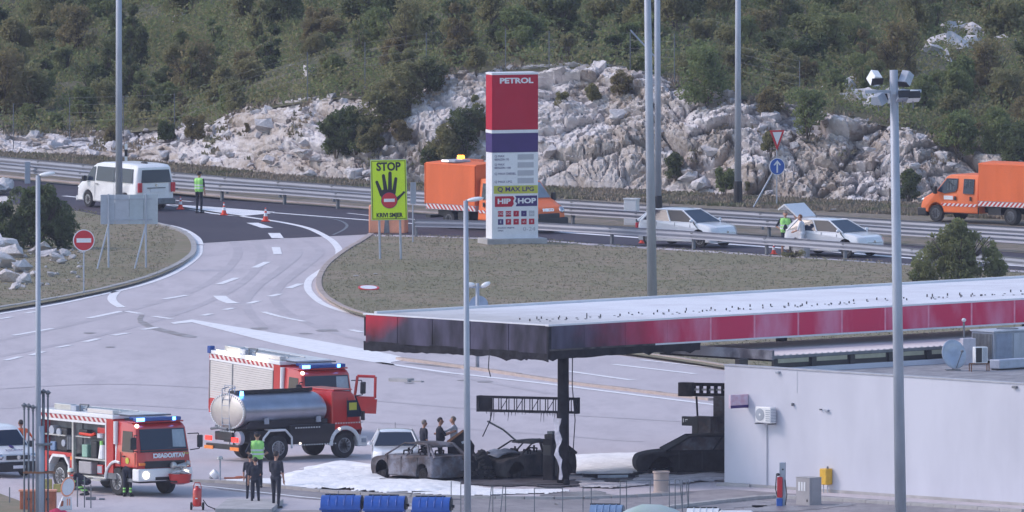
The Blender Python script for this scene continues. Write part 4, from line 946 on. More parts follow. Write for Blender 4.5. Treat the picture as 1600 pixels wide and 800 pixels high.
        for sx in (.30, -.65):
            for sy in (-.36, .36): MB().tube([(sx,sy-.2,.6),(sx-.1,sy-.2,1.12),(sx-.1,sy+.2,1.12),(sx,sy+.2,.6)], .03).cyl((sx-.1,sy,.6),(sx-.14,sy,1.22),.06,.04,6).obj('seat_frame', MT['burnt'], t)
        MB().tube([(cw-.25,-.6,.9),(cw-.25,.6,.92)], .06).obj('dashboard', MT['burnt'], t)
        for sy in (-1, 1):
            for dx in (.0, -.94, .80): MB().box(dx-.012, dx+.012, sy*(W-.004)-.012, sy*(W-.004)+.012, .32, zb-.03).obj('door_gap', MT['black'], t)
        if estate:
            for sy in (-1, 1): pane('burnt_window', t, [(cw-.08, sy*g(zb), zb+.01), (rb+.28, sy*g(zb), zb+.03), (rr+.12, sy*g(zt), zt), (rf-.05, sy*g(zt), zt)], 'burnt_grey')
            pane('windscreen', t, [(cw, -g(zb)*.96, zb), (cw, g(zb)*.96, zb), (rf+.02, g(zt)*.93, zt), (rf+.02, -g(zt)*.93, zt)], 'burnt')
    if wheels:
        for x_ in (wr, wf):
            for sy in (-1, 1): wheel(t, x_, sy*(W-.12), rw if not burnt else rw*.86, .20, 'rim' if not burnt else 'burnt_metal', 7, 'tyre' if not burnt else 'burnt', sy)
    return t
def place(pxa, pya, pxb, pyb, frm, to):
    """heading and origin so that local x=frm lands at pixel a and x=to at pixel b (ground)"""
    A = G(pxa, pya); B = G(pxb, pyb); d = B-A; ang = math.atan2(d.y, d.x); return A, B, ang
# ---- saloon cars on the motorway
car('white hatchback stopped by the guardrail beside the thick twin lamp posts', G(1074, 384, .02), R(-38), 1.0, L=4.15, hood=1.0, roofz=1.54, glass='glass')
t = car('white car with its tailgate open, stopped beside the man in a yellow vest', G(1303, 399, .02), R(-38), 1.0, L=4.15, hood=.98, roofz=1.50, open_hatch=True, estate=False)
car('white hatchback standing nose on behind the burnt hatchback', G(618, 733), R(-89), .93, L=4.2, name='parked_car')
# ---- white minibus on the ramp
def minibus(label, loc, rz, scale, police=False):
    t = thing('minibus', label, 'van', loc, rz, None, scale); W = .95
    top = [(2.42,.24),(2.46,.45),(2.44,.70),(2.36,.92),(2.05,1.10),(1.82,1.18),(1.20,1.78),(1.0,1.88),(.5,1.95),(-1.5,1.96),(-2.2,1.92),(-2.36,1.82),(-2.44,1.2),(-2.46,.6),(-2.44,.30)]
    b, hw = shell(top, .26, [(-1.45,.33,.40),(1.53,.33,.40)], W, 1.0, .16, .08, .06, 2.4); b.obj('body', MT['white_paint'], t, auto=30)
    for sy in (-1, 1):
        y = lambda z: sy*(hw(z)+.004)
        q = lambda pts, nm='side_window', m='glass': pane(nm, t, [(x, y(z), z) for x, z in pts], m, .006)
        q([(1.72,1.14),(.98,1.14),(.98,1.74),(1.22,1.72)]); q([(.86,1.16),(-.55,1.16),(-.55,1.76),(.86,1.76)]); q([(-.65,1.16),(-1.98,1.16),(-1.98,1.74),(-.65,1.76)])
        MB().box(-.08,.08,-.09,.09,-.12,.12).obj('mirror', MT['black'], t, (1.55, sy*1.08, 1.22), bev=.03)
        sm = MB()
        for x_ in (.92, -.60): sm.box(x_-.005, x_+.005, sy*(W+.0)-.004, sy*(W+.0)+.004, .35, 1.1)
        sm.obj('door_seam', MT['galv_dark'], t)
        MB().box(-.10,.10,-.01,.012,0,.03).obj('door_handle', MT['black'], t, (.75, sy*(W+.004), 1.0))
        MB().box(-.015,.05,-.11,.09,-.20,.20).obj('tail_light', MT['sign_red'], t, (-2.475, sy*.82, .98), bev=.015)
        MB().sphere((0,0,0),(.10,.17,.12),12,7).obj('headlight', MT['chrome'], t, (2.34, sy*.72, .80), (0,0,-sy*R(20)), smooth=True)
        for x_ in (-1.45, 1.53): wheel(t, x_, sy*(W-.13), .335, .21, 'rim', 10, side=sy)
    pane('rear_window', t, [(-2.455,-.74,1.18),(-2.455,.74,1.18),(-2.40,.66,1.72),(-2.40,-.66,1.72)], 'glass', .012)
    pane('windscreen', t, [(1.80,-.80,1.21),(1.80,.80,1.21),(1.25,.68,1.755),(1.25,-.68,1.755)], 'glass', .012)
    MB().box(-2.52,-2.44,-.93,.93,.27,.52).obj('bumper', MT['galv_dark'] if not police else MT['black'], t, bev=.03)
    MB().box(2.40,2.52,-.90,.90,.24,.62 if police else .45).obj('bumper', MT['black' if police else 'white_paint'], t, bev=.04)
    MB().box(-2.475,-2.455,-.30,.30,.80,.92).obj('number_plate', MT['sign_white'], t); MB().box(-2.475,-2.455,-.45,.45,.94,.98).obj('handle_strip', MT['galv_dark'], t)
    MB().cyl((-2.458,0,1.07),(-2.47,0,1.07),.06,.06,14).obj('badge', MT['chrome'], t)
    MB().box(2.42,2.475,-.52,.52,.70,.86).obj('grille', MT['black'], t, bev=.01); MB().cyl((2.455,0,.78),(2.49,0,.78),.085,.085,16).obj('badge', MT['chrome'], t)
    MB().box(2.51,2.53,-.27,.27,.36,.48).obj('number_plate', MT['sign_white'], t)
    MB().sphere((0,0,0),(.22,.13,.06),12,6).obj('roof_vent', MT['black'], t, (-1.5,0,1.97), smooth=True)
    return t
minibus('white minibus seen from behind, stopped on the dark ramp at upper left', G(196, 325, .01), R(123), 1.0)
pv = minibus('white police van with a dark bumper cut by the left edge of the picture', G(-24, 741), R(-57), .90, True)
text('POLICIJA', .17, 'navy', pv, (2.20, 0, 1.055), 1.2, rot=(R(12), 0, R(90)))
MB().sphere((0,0,0),(.14,.10,.01),10,5).obj('emblem', MT['navy'], pv, (1.95, 0, 1.17), (0,R(23),0))
# ---- orange works trucks
def works_truck(label, loc, rz, scale, flip=False):
    t = thing('works_truck', label, 'truck', loc, rz, None, scale); W = 1.0
    top = [(2.62,.35),(2.66,.60),(2.60,.85),(2.45,1.05),(1.95,1.28),(1.72,1.36),(1.15,2.02),(.95,2.10),(-.55,2.12),(-.62,2.10),(-.64,.45)]
    b, hw = shell(top, .42, [(1.72,.38,.46)], W, 1.1, .13, .07, .06, 2.6); b.obj('cab', MT['orange'], t, auto=30)
    MB().box(2.20,2.70,-1.01,1.01,.25,.62).obj('bumper', MT['black'], t, bev=.05)
    MB().box(2.60,2.69,-.55,.55,.56,.80).obj('grille', MT['black'], t, bev=.04)
    text('IVECO', .16, 'chrome', t, (2.60, 0, .93), 1.3, rot=(pi/2-R(10), 0, R(90)), bold=.01)
    for sy in (-1, 1):
        y = lambda z: sy*(hw(z)+.004); q = lambda pts, nm='side_window', m='glass_light': pane(nm, t, [(x, y(z), z) for x, z in pts], m, .006)
        q([(1.62,1.36),(1.20,1.26),(.62,1.36),(.52,1.50),(.50,1.93),(1.12,1.93)], 'side_window', 'glass'); q([(1.10,1.40),(.66,1.46),(.58,1.60),(.58,1.86),(1.08,1.86)], 'pane'); q([(.18,1.28),(-.40,1.28),(-.40,1.93),(.18,1.93)], 'side_window', 'glass'); q([(.12,1.52),(-.34,1.56),(-.34,1.87),(.12,1.87)], 'pane')
        MB().box(.10+.45,.20+.45,sy*(W+.0)-.012,sy*(W+.0)+.012,.98,1.16).box(-.30,-.20,sy*W-.012,sy*W+.012,.98,1.16).obj('door_handle', MT['black'], t)
        MB().box(.72,1.22,sy*W-.008,sy*W+.008,1.0,1.17).obj('door_plate', MT['sign_white'], t)
        MB().box(-.08,.06,-.05,.12,-.18,.15).obj('mirror', MT['black'], t, (1.60, sy*1.12, 1.42), bev=.03)
        MB().box(-.58,1.35,sy*W-.006,sy*W+.006,.72,.84).obj('warning_stripe', MT['hazard'], t)
        MB().sphere((0,0,0),(.20,.14,.10),12,7).obj('headlight', MT['chrome'], t, (2.48, sy*.78, .92), (0,R(30),-sy*R(24)), smooth=True)
        MB().box(-3.75,-.72,sy*1.04-.008,sy*1.04+.008,.78,.98).obj('warning_stripe', MT['hazard'], t)
        MB().box(-.66,1.2,sy*.93-.02,sy*.93+.02,.40,.70).obj('sill', MT['black'], t)
        wheel(t, 1.72, sy*.84, .37, .22, 'galv_dark', 8, side=sy); wheel(t, -2.45, sy*.80, .37, .36, 'galv_dark', 8, side=sy)
    pane('windscreen', t, [(1.74,-.86,1.385),(1.74,.86,1.385),(1.22,.74,1.985),(1.22,-.74,1.985)], 'glass_light', .012)
    MB().box(-3.80,-.70,-1.03,1.03,.76,1.0).obj('flatbed', MT['galv'], t); MB().box(-3.7,.5,-.45,.45,.45,.70).obj('chassis', MT['black'], t)
    MB().box(-3.9,-3.6,-.95,.95,.40,.52).obj('underrun_bar', MT['black'], t); MB().box(-1.9,-1.2,-.95,-.5,.40,.72).box(-1.9,-1.2,.5,.95,.40,.72).obj('side_locker', MT['black'], t)
    # tarpaulin box with shallow folds
    nx = 40; b = MB(); r = random.Random(int(loc[0]*10)); cols = []
    for sy in (-1, 1):
        b = MB(); vs = []; fs = []
        for i in range(nx+1):
            for j in range(9):
                x = -3.80+3.06*i/nx; z = 1.0+1.62*j/8; y = sy*(1.05+.007*sin(i*.5)+.004*sin(i*2.3+j*.4)*(1-j/9)+r.uniform(-.002,.002)); vs.append((x, y, z))
        fs = [(i*9+j, (i+1)*9+j, (i+1)*9+j+1, i*9+j+1) for i in range(nx) for j in range(8)]; b.add(vs, fs); b.obj('tarpaulin_side', MT['orange_tarp'], t, smooth=True)
    MB().box(-3.82,-.72,-1.02,1.02,.99,2.60).obj('tarpaulin_box', MT['orange_tarp'], t); MB().prism([(-1.06,2.60),(1.06,2.60),(.98,2.66),(0,2.72),(-.98,2.66)], 'x', -3.84, -.70).obj('tarpaulin_roof', MT['orange_tarp'], t)
    MB().box(-3.86,-3.825,-1.06,1.06,.98,2.62).obj('tarpaulin_rear', MT['orange_tarp'], t)
    return t
MT['hazard'] = stripes('hazard', (.72,.70,.72), (.52,.04,.03), 4.2, 0, 4.2)
wt = works_truck('orange tarpaulin truck with a flashing amber beacon, partly behind the price pylon', G(791, 360, .01), R(-49), 1.02)
q = MB().cyl((-3.45,.55,2.66),(-3.45,.55,2.90),.17,.13,14).obj('beacon', MT['lamp_amber'], wt, smooth=True)
MB().box(-2.95,-2.1,-.95,-.1,2.70,2.80).obj('light_bar', MT['galv'], wt, bev=.02); MB().box(-2.9,-2.5,-.955,-.90,2.715,2.79).obj('lamp', MT['lamp_dim'], wt)
MB().box(-3.6,-2.0,.5,.56,2.70,2.78).obj('light_bar', MT['wood_orange'], wt)
works_truck('orange tarpaulin truck heading left at the right edge behind the dark bush', G(1531, 347, .01), R(141), .95)
# ---- fire engines
def fire_engine(label, loc, rz, scale, open_body, pitch=0):
    """front axle centre at origin, x forward; the photographed side is y<0"""
    t = thing('fire_engine', label, 'fire engine', loc, rz, 'fire engines on the forecourt', scale); t.rotation_euler = (0, pitch, rz); W = 1.08
    # cab
    top = [(1.32,.62),(1.36,1.00),(1.34,1.25),(1.28,1.58),(1.12,2.34),(.98,2.46),(.75,2.52),(-.02,2.54),(-.10,2.50),(-.12,1.0)]
    b, hw = shell(top, .98, [(.0,.48,.62)] if False else [], W, 1.4, .07, .07, .05, 1.4); b.obj('cab', MT['fire_red'], t, auto=30)
    MB().box(1.0,1.42,-1.10,1.10,.54,.97).obj('bumper', MT['white_paint'], t, bev=.05)
    MB().box(1.30,1.40,-.80,.80,.985,1.22).obj('grille', MT['black'], t, bev=.02); MB().box(1.41,1.43,-.42,.42,.57,.68).obj('air_intake', MT['black'], t)
    for sy in (-1, 1):
        MB().box(1.31,1.375,sy*.90-.13,sy*.90+.13,1.08,1.17).obj('indicator', MT['orange_reflector'], t, bev=.01)
        MB().cyl((1.40,sy*.80,.76),(1.445,sy*.80,.76),.125,.12,18).obj('headlight', MT['lamp_warm'], t, smooth=False)
        mr = MB(); mr.tube([(1.20,sy*1.02,2.10),(1.45,sy*1.30,2.12),(1.45,sy*1.34,1.60),(1.3,sy*1.06,1.55)], .018).obj('mirror_arm', MT['black'], t)
        MB().box(-.05,.05,-.11,.11,-.22,.20).obj('mirror', MT['black'], t, (1.47, sy*1.35, 1.86), (0,0,sy*R(15)), bev=.03)
    pane('windscreen', t, [(1.295,-.93,1.60),(1.295,.93,1.60),(1.15,.90,2.30),(1.15,-.90,2.30)], 'glass', .012)
    pane('pane', t, [(1.298,.36,1.68),(1.298,.88,1.66),(1.175,.86,2.26),(1.175,.40,2.26)], 'glass_light', .014)
    for z_ in (1.555,): MB().box(1.29,1.33,-.95,.95,z_-.03,z_+.03).obj('wiper', MT['black'], t)
    MB().box(.75,1.0,-.9,.9,2.56,2.68).obj('light_bar', MT['blue_dark'], t, bev=.02); MB().box(.97,1.03,-.90,-.60,2.565,2.675).box(.97,1.03,.55,.66,2.565,2.675).obj('blue_lamp', MT['lamp_blue'], t)
    MB().box(.55,.98,-1.02,1.02,2.50,2.55).obj('roof_visor', MT['fire_red'], t, bev=.03)
    MB().cyl((1.06,-.96,2.42),(1.13,-.96,2.41),.06,.06,12).obj('side_lamp', MT['lamp_warm'], t)
    # side door / window
    y = lambda z, e=.004: -(hw(z)+e)
    pane('side_window', t, [(x, y(z), z) for x, z in ((1.06,1.52),(.34,1.52),(.34,2.22),(.92,2.22))], 'glass', .008)
    pane('side_window', t, [(x, -y(z), z) for x, z in ((1.06,1.52),(.34,1.52),(.34,2.22),(.92,2.22))], 'glass', .008)
    q = MB()
    for x_ in (.26, 1.16): q.box(x_-.008, x_+.008, -W-.006, -W+.01, .80, 1.5)
    q.obj('door_seam', MT['black'], t); MB().box(.36,.52,-W-.025,-W+.0,1.34,1.38).obj('door_handle', MT['black'], t)
    MB().cyl((.68,-W-.008,1.22),(.68,-W+.005,1.22),.11,.11,16).obj('emblem', MT['olive_yellow'], t)
    MB().cyl((-.06,-W+.06,1.05),(-.06,-W+.06,2.5),.055,.055,10).obj('air_snorkel', MT['white_paint'], t)
    MB().cyl((-.06,-W+.02,1.75),(-.06,-W+.02,2.52),.085,.085,10).obj('air_intake_stack', MT['white_paint'], t)
    # lettering on the front: mirrored so that drivers ahead read it
    text('VATROGASCI', .20, 'sign_white', t, (1.348, .18, 1.39), 1.05, rot=(pi/2-R(4), 0, R(90)), bold=.012, mirror=True)
    text('Atego', .10, 'olive_yellow', t, (1.36, .86, 1.46), 1.0, rot=(pi/2-R(4), R(0), R(90)))
    # body
    x0, x1 = -4.85, -.20; fl = .50
    MB().box(x0, x1, -.62, W-.012, .98, 2.60).obj('core', MT['fire_red'] if not open_body else MT['galv_dark'], t)
    MB().box(x0, x1, W-.012, W, .6, 2.60).obj('left_side', MT['beige_shutter'], t)
    st = MB().box(x0, x1-.42 , -W-.002, -W+.02, 2.44, 2.58).obj('warning_stripe', MT['hazard_dark'], t)
    MB().box(x0-.02, x1+.0, -W-.015, W+.015, 2.585, 2.72).obj('roof_edge', MT['white_paint'], t, bev=.02)
    MB().box(x0, x1-.42, -W-.01, -.6, 2.36, 2.435).obj('top_frame', MT['white_paint'], t)
    MB().box(-.62, x1, -W, -.6, .75, 2.58).obj('front_panel', MT['fire_red'], t, bev=.01)
    MB().box(x0-.03, x0+.06, -W, W-.03, .62, 2.58).obj('rear_panel', MT['fire_red'], t)
    # lower rear: red panels and white angular wheel arch
    wxr = -3.57
    for xa, xb in ((x0, wxr-.66), (wxr+.66, wxr+.86)): MB().box(xa, xb, -W, -W+.1, .50, 1.30).obj('lower_panel', MT['fire_red'], t)
    MB().box(wxr-.66, wxr+.66, -W, -W+.1, 1.16, 1.30).obj('lower_panel', MT['fire_red'], t)
    ar = [(wxr-.64,.42),(wxr-.64,.88),(wxr-.38,1.17),(wxr+.36,1.17),(wxr+.62,.88),(wxr+.62,.42)]
    q = MB()
    for a, c in zip(ar[:-1], ar[1:]):
        va = Vector((a[0], 0, a[1])); vb = Vector((c[0], 0, c[1])); d_ = (vb-va).normalized(); nrm = Vector((-d_.z, 0, d_.x))*.045
        q.add([va-nrm+Vector((0,-W-.03,0)), vb-nrm+Vector((0,-W-.03,0)), vb+nrm+Vector((0,-W-.03,0)), va+nrm+Vector((0,-W-.03,0)), va-nrm+Vector((0,-W+.3,0)), vb-nrm+Vector((0,-W+.3,0)), vb+nrm+Vector((0,-W+.3,0)), va+nrm+Vector((0,-W+.3,0))],
              [(0,1,2,3),(7,6,5,4),(0,4,5,1),(1,5,6,2),(2,6,7,3),(3,7,4,0)])
    q.obj('wheel_arch', MT['white_paint'], t); MB().box(wxr-.6, wxr+.6, -.72, .72, .5, 1.15).obj('wheel_well', MT['black'], t)
    MB().cyl((wxr+.76,-W-.015,1.12),(wxr+.76,-W+.02,1.12),.07,.07,12).obj('marker_lamp', MT['orange_reflector'], t)
    # front arch, white curved strip
    q = MB(); prev = None
    for k in range(9):
        a = R(175-k*13); p = Vector((.02+.66*cos(a), -W-.02, .50+.66*sin(a)))
        if prev is not None: q.cyl(prev, p, .05, .05, 6)
        prev = p
    q.obj('mudguard', MT['white_paint'], t); MB().box(-.55, .95, -.7, .7, .45, .98).obj('chassis', MT['black'], t); MB().box(x0+.1, -.5, -.5, .5, .55, .97).obj('chassis_rail', MT['black'], t)
    MB().box(-.75, .0, -W+.0, -.7, .55, .75).box(.62, 1.0, -W+.02, -.8, .50, .62).obj('step', MT['galv_dark'], t)
    for x_ in (0, wxr):
        for sy in (-1, 1): wheel(t, x_, sy*.92, .475, .27, 'rim', 10, side=sy)
    if open_body:
        # two open lockers with gear inside
        dv = [(x0+.05, wxr+.80, 1.30), (wxr+.90, -.66, .58)]
        MB().box(wxr+.80, wxr+.90, -W-.012, -W+.1, .60, 2.36).obj('post', MT['alu'], t); MB().box(-.68,-.62,-W-.014,-W+.1,.58,2.36).obj('post', MT['white_paint'], t)
        MB().box(x0, x0+.06, -W-.014, -W+.1, 1.3, 2.36).obj('post', MT['alu'], t)
        for (a, c, z) in dv:
            MB().box(a, c, -W+.02, -.62, z-.05, z).obj('locker_floor', MT['alu'], t); MB().box(a, c, -.66, -.63, z, 2.36).obj('locker_back', MT['galv_dark'], t)
        MB().box(x0+.05, wxr+.3, -W+.05, -.62, 1.84, 1.88).obj('shelf', MT['alu'], t); MB().box(wxr+.9, -.66, -W+.03, -.62, 1.12, 1.18).box(wxr+.9,-1.7,-W+.05,-.62,1.86,1.90).obj('shelf', MT['alu'], t)
        MB().box(-4.25,-3.95,-W+.06,-.75,1.31,1.62).obj('blue_canister', MT['bin_pale'], t, bev=.03); MB().cyl((-4.25,-W+.12,2.0),(-4.25,-.7,2.0),.16,.16,14).obj('hose_reel', MT['galv'], t)
        MB().box(-4.0,-3.3,-.95,-.68,1.32,2.1).obj('pump_unit', MT['black'], t, bev=.04); MB().cyl((-3.75,-1.0,1.95),(-3.75,-.8,1.95),.14,.14,14).cyl((-3.45,-1.0,1.6),(-3.45,-.8,1.6),.12,.12,14).obj('coupling', MT['galv'], t)
        MB().cyl((-3.1,-1.0,1.4),(-3.1,-1.0,1.85),.07,.07,10).cyl((-2.95,-1.0,1.4),(-2.95,-1.0,1.85),.07,.07,10).obj('bottle', MT['galv_dark'], t)
        MB().tube([(-2.4,-1.0,1.98),(-1.7,-.98,1.96),(-1.5,-.97,2.02)], .05).obj('red_hose', MT['cone_red'], t); MB().box(-2.5,-2.0,-.98,-.72,1.92,2.12).obj('equipment_case', MT['black'], t, bev=.03)
        MB().box(-1.35,-.85,-.98,-.7,2.05,2.25).obj('red_case', MT['fire_red'], t, bev=.03); MB().cyl((-1.1,-1.0,1.9),(-1.1,-1.0,2.05),.12,.12,12).obj('drum', MT['white_paint'], t)
        MB().box(-2.3,-1.95,-1.0,-.72,1.19,1.62).obj('green_case', MT['bin_green'], t, bev=.03); MB().box(-1.75,-1.4,-.98,-.72,1.19,1.75).obj('equipment_case', MT['black'], t, bev=.03); MB().cyl((-1.0,-.98,1.2),(-1.0,-.98,1.66),.16,.10,12).obj('foam_can', MT['foam'], t)
        MB().cyl((-1.05,-1.0,1.66),(-1.05,-1.0,1.80),.06,.06,10).obj('cap', MT['hivis'], t)
        MB().box(-2.5,-1.7,-1.0,-.7,.62,1.05).obj('generator', MT['tan_metal'], t, bev=.04); MB().box(-1.3,-.95,-1.02,-.72,.66,.98).obj('red_frame', MT['fire_red'], t, bev=.02); MB().box(-1.26,-.99,-1.03,-1.021,.70,.94).obj('panel', MT['galv'], t)
        for x_ in (-.9,-1.9): MB().box(x_-.3, x_+.3, -W-.25, -W+.1, .46, .52).obj('fold_step', MT['alu'], t)
        # winch and hose basket on the front bumper
        MB().box(1.42,1.95,.02,.74,.50,.56).obj('basket_frame', MT['black'], t)
        MB().lathe((1.72,.38,.42), [(.12,0),(.34,.06),(.40,.36),(.36,.37),(.30,.1)], 20).obj('hose_basket', MT['fire_red'], t, auto=40)
        q = MB(); r = random.Random(4)
        for k in range(7): q.tube([(1.62+.02*k, .12+.06*k, .80), (1.72+r.uniform(-.1,.1), .25+.05*k, .86+r.uniform(0,.05)), (1.80, .5+.03*k, .80)], .03)
        q.obj('folded_hose', MT['white_cloth'], t)
        q = MB().sphere((1.56,.22,1.06),(.16,.10,.13),10,7).cyl((1.56,.25,1.0),(1.56,.80,1.12),.055,.06,10).cyl((1.56,.55,.85),(1.56,.5,1.1),.05,.05,8).sphere((1.56,.80,1.12),(.1,.07,.1),8,6).sphere((1.6,.62,1.03),(.09,.12,.08),8,6); q.obj('water_monitor', MT['alu'], t, smooth=True)
    else:
        for a, c in ((x0+.06, wxr+.22), (wxr+.30, -.66)):
            sh = MB(); n = 17
            for k in range(n):
                z_ = 1.02+(2.35-1.02)*k/n; sh.box(a, c, -W-.006, -.9, z_+.004, z_+(2.35-1.02)/n-.004)
            sh.obj('roller_shutter', MT['beige_shutter'], t)
        for a, c in ((x0+.0, x0+.06), (wxr+.22, wxr+.30), (-.66, -.62)): MB().box(a, c, -W-.014, -.9, .98, 2.36).obj('post', MT['galv_dark'], t)
        MB().box(x0+.5, -2.9, -W-.05, -W+.0, 2.64, 2.76).box(-2.4,-1.0,-W-.05,-W+.0,2.62,2.74).obj('work_lamp', MT['lamp_warm'], t)
        MB().box(x0-.1, x0+.08, -W-.06, -W+.16, 2.60, 2.86).obj('corner_lamp', MT['blue_dark'], t, bev=.02)
        # near side of the cab: big open door on the far side swung forward
        d_ = MB(); dm = Matrix.Translation((1.15, 1.06, 0)) @ Matrix.Rotation(R(-20), 4, 'Z')
        pts = [(0,.95),(.85,.95),(.88,1.5),(.88,2.34),(.10,2.34),(.0,1.5)]
        inn = [(.07,1.50),(.80,1.50),(.80,2.26),(.16,2.26)]
        fr = MB().prism([(0,.95),(.85,.95),(.88,1.46),(0,1.46)], 'y', -.04, .04)
        for a, c in zip(inn, inn[1:]+inn[:1]): fr.cyl((a[0],0,a[1]), (c[0],0,c[1]), .055, .055, 6)
        fr.obj('open_door', MT['fire_red'], t, (1.22, 1.08, 0), (0, 0, R(48)))
        for xx_ in (.45,): MB().box(xx_-.12, xx_+.12, .62, .80, 1.62, 1.80).obj('dashboard_box', MT['blue_dark'], t)
    # roof gear
    q = MB()
    for sy in (-.55, .15): q.tube([(x0+.3, sy, 2.80), (-.5, sy, 2.80)], .025)
    for k in range(12): q.cyl((x0+.4+k*.33,-.55,2.80),(x0+.4+k*.33,.15,2.80),.018,.018,5)
    q.obj('ladder', MT['alu'], t)
    MB().box(x0+.6,-3.2,-.85,-.60,2.72,2.92).obj('roof_locker', MT['alu'], t, bev=.02); MB().box(-3.15,-2.8,-.9,-.6,2.72,2.90).obj('roof_unit', MT['galv'], t, bev=.02); MB().box(-2.1,-.5,-.9,-.65,2.72,2.86).obj('roof_locker', MT['beige_shutter'], t, bev=.02)
    MB().tube([(-2.7,-.8,2.72),(-2.7,-.8,2.95),(-2.3,-.7,2.95),(-2.3,-.8,2.78)], .03).obj('monitor_pipe', MT['galv_dark'], t); MB().tube([(-.4,-.9,2.74),(.1,-.6,2.70),(.5,-.3,2.72),(.5,.8,2.72)], .03).obj('roof_rail', MT['galv_dark'], t)
    MB().box(-.1,.5,-.5,.7,2.55,2.66).obj('roof_hatch', MT['blue_dark'], t, bev=.03)
    return t
MT['hazard_dark'] = stripes('hazard_dark', (.70,.62,.60), (.36,.03,.04), 3.4, 0, 3.4)
fr_p = lambda px, py, off: None
def front_axle(px, py, rz, track=.92, r=0):
    """origin so that the near front wheel touches the ground at this pixel"""
    p = G(px, py); return Vector((p.x - sin(rz)*track*1, p.y + cos(rz)*track*1, 0)) if True else p
fire_engine('red fire engine with open lockers and hose basket, blue lights on, at lower left', front_axle(188, 774, R(-56)), R(-56), 1.0, True)
fire_engine('red fire engine with closed beige shutters parked behind the silver tanker', front_axle(446, 685, R(-57)), R(-57), 1.0, False, R(2.2))
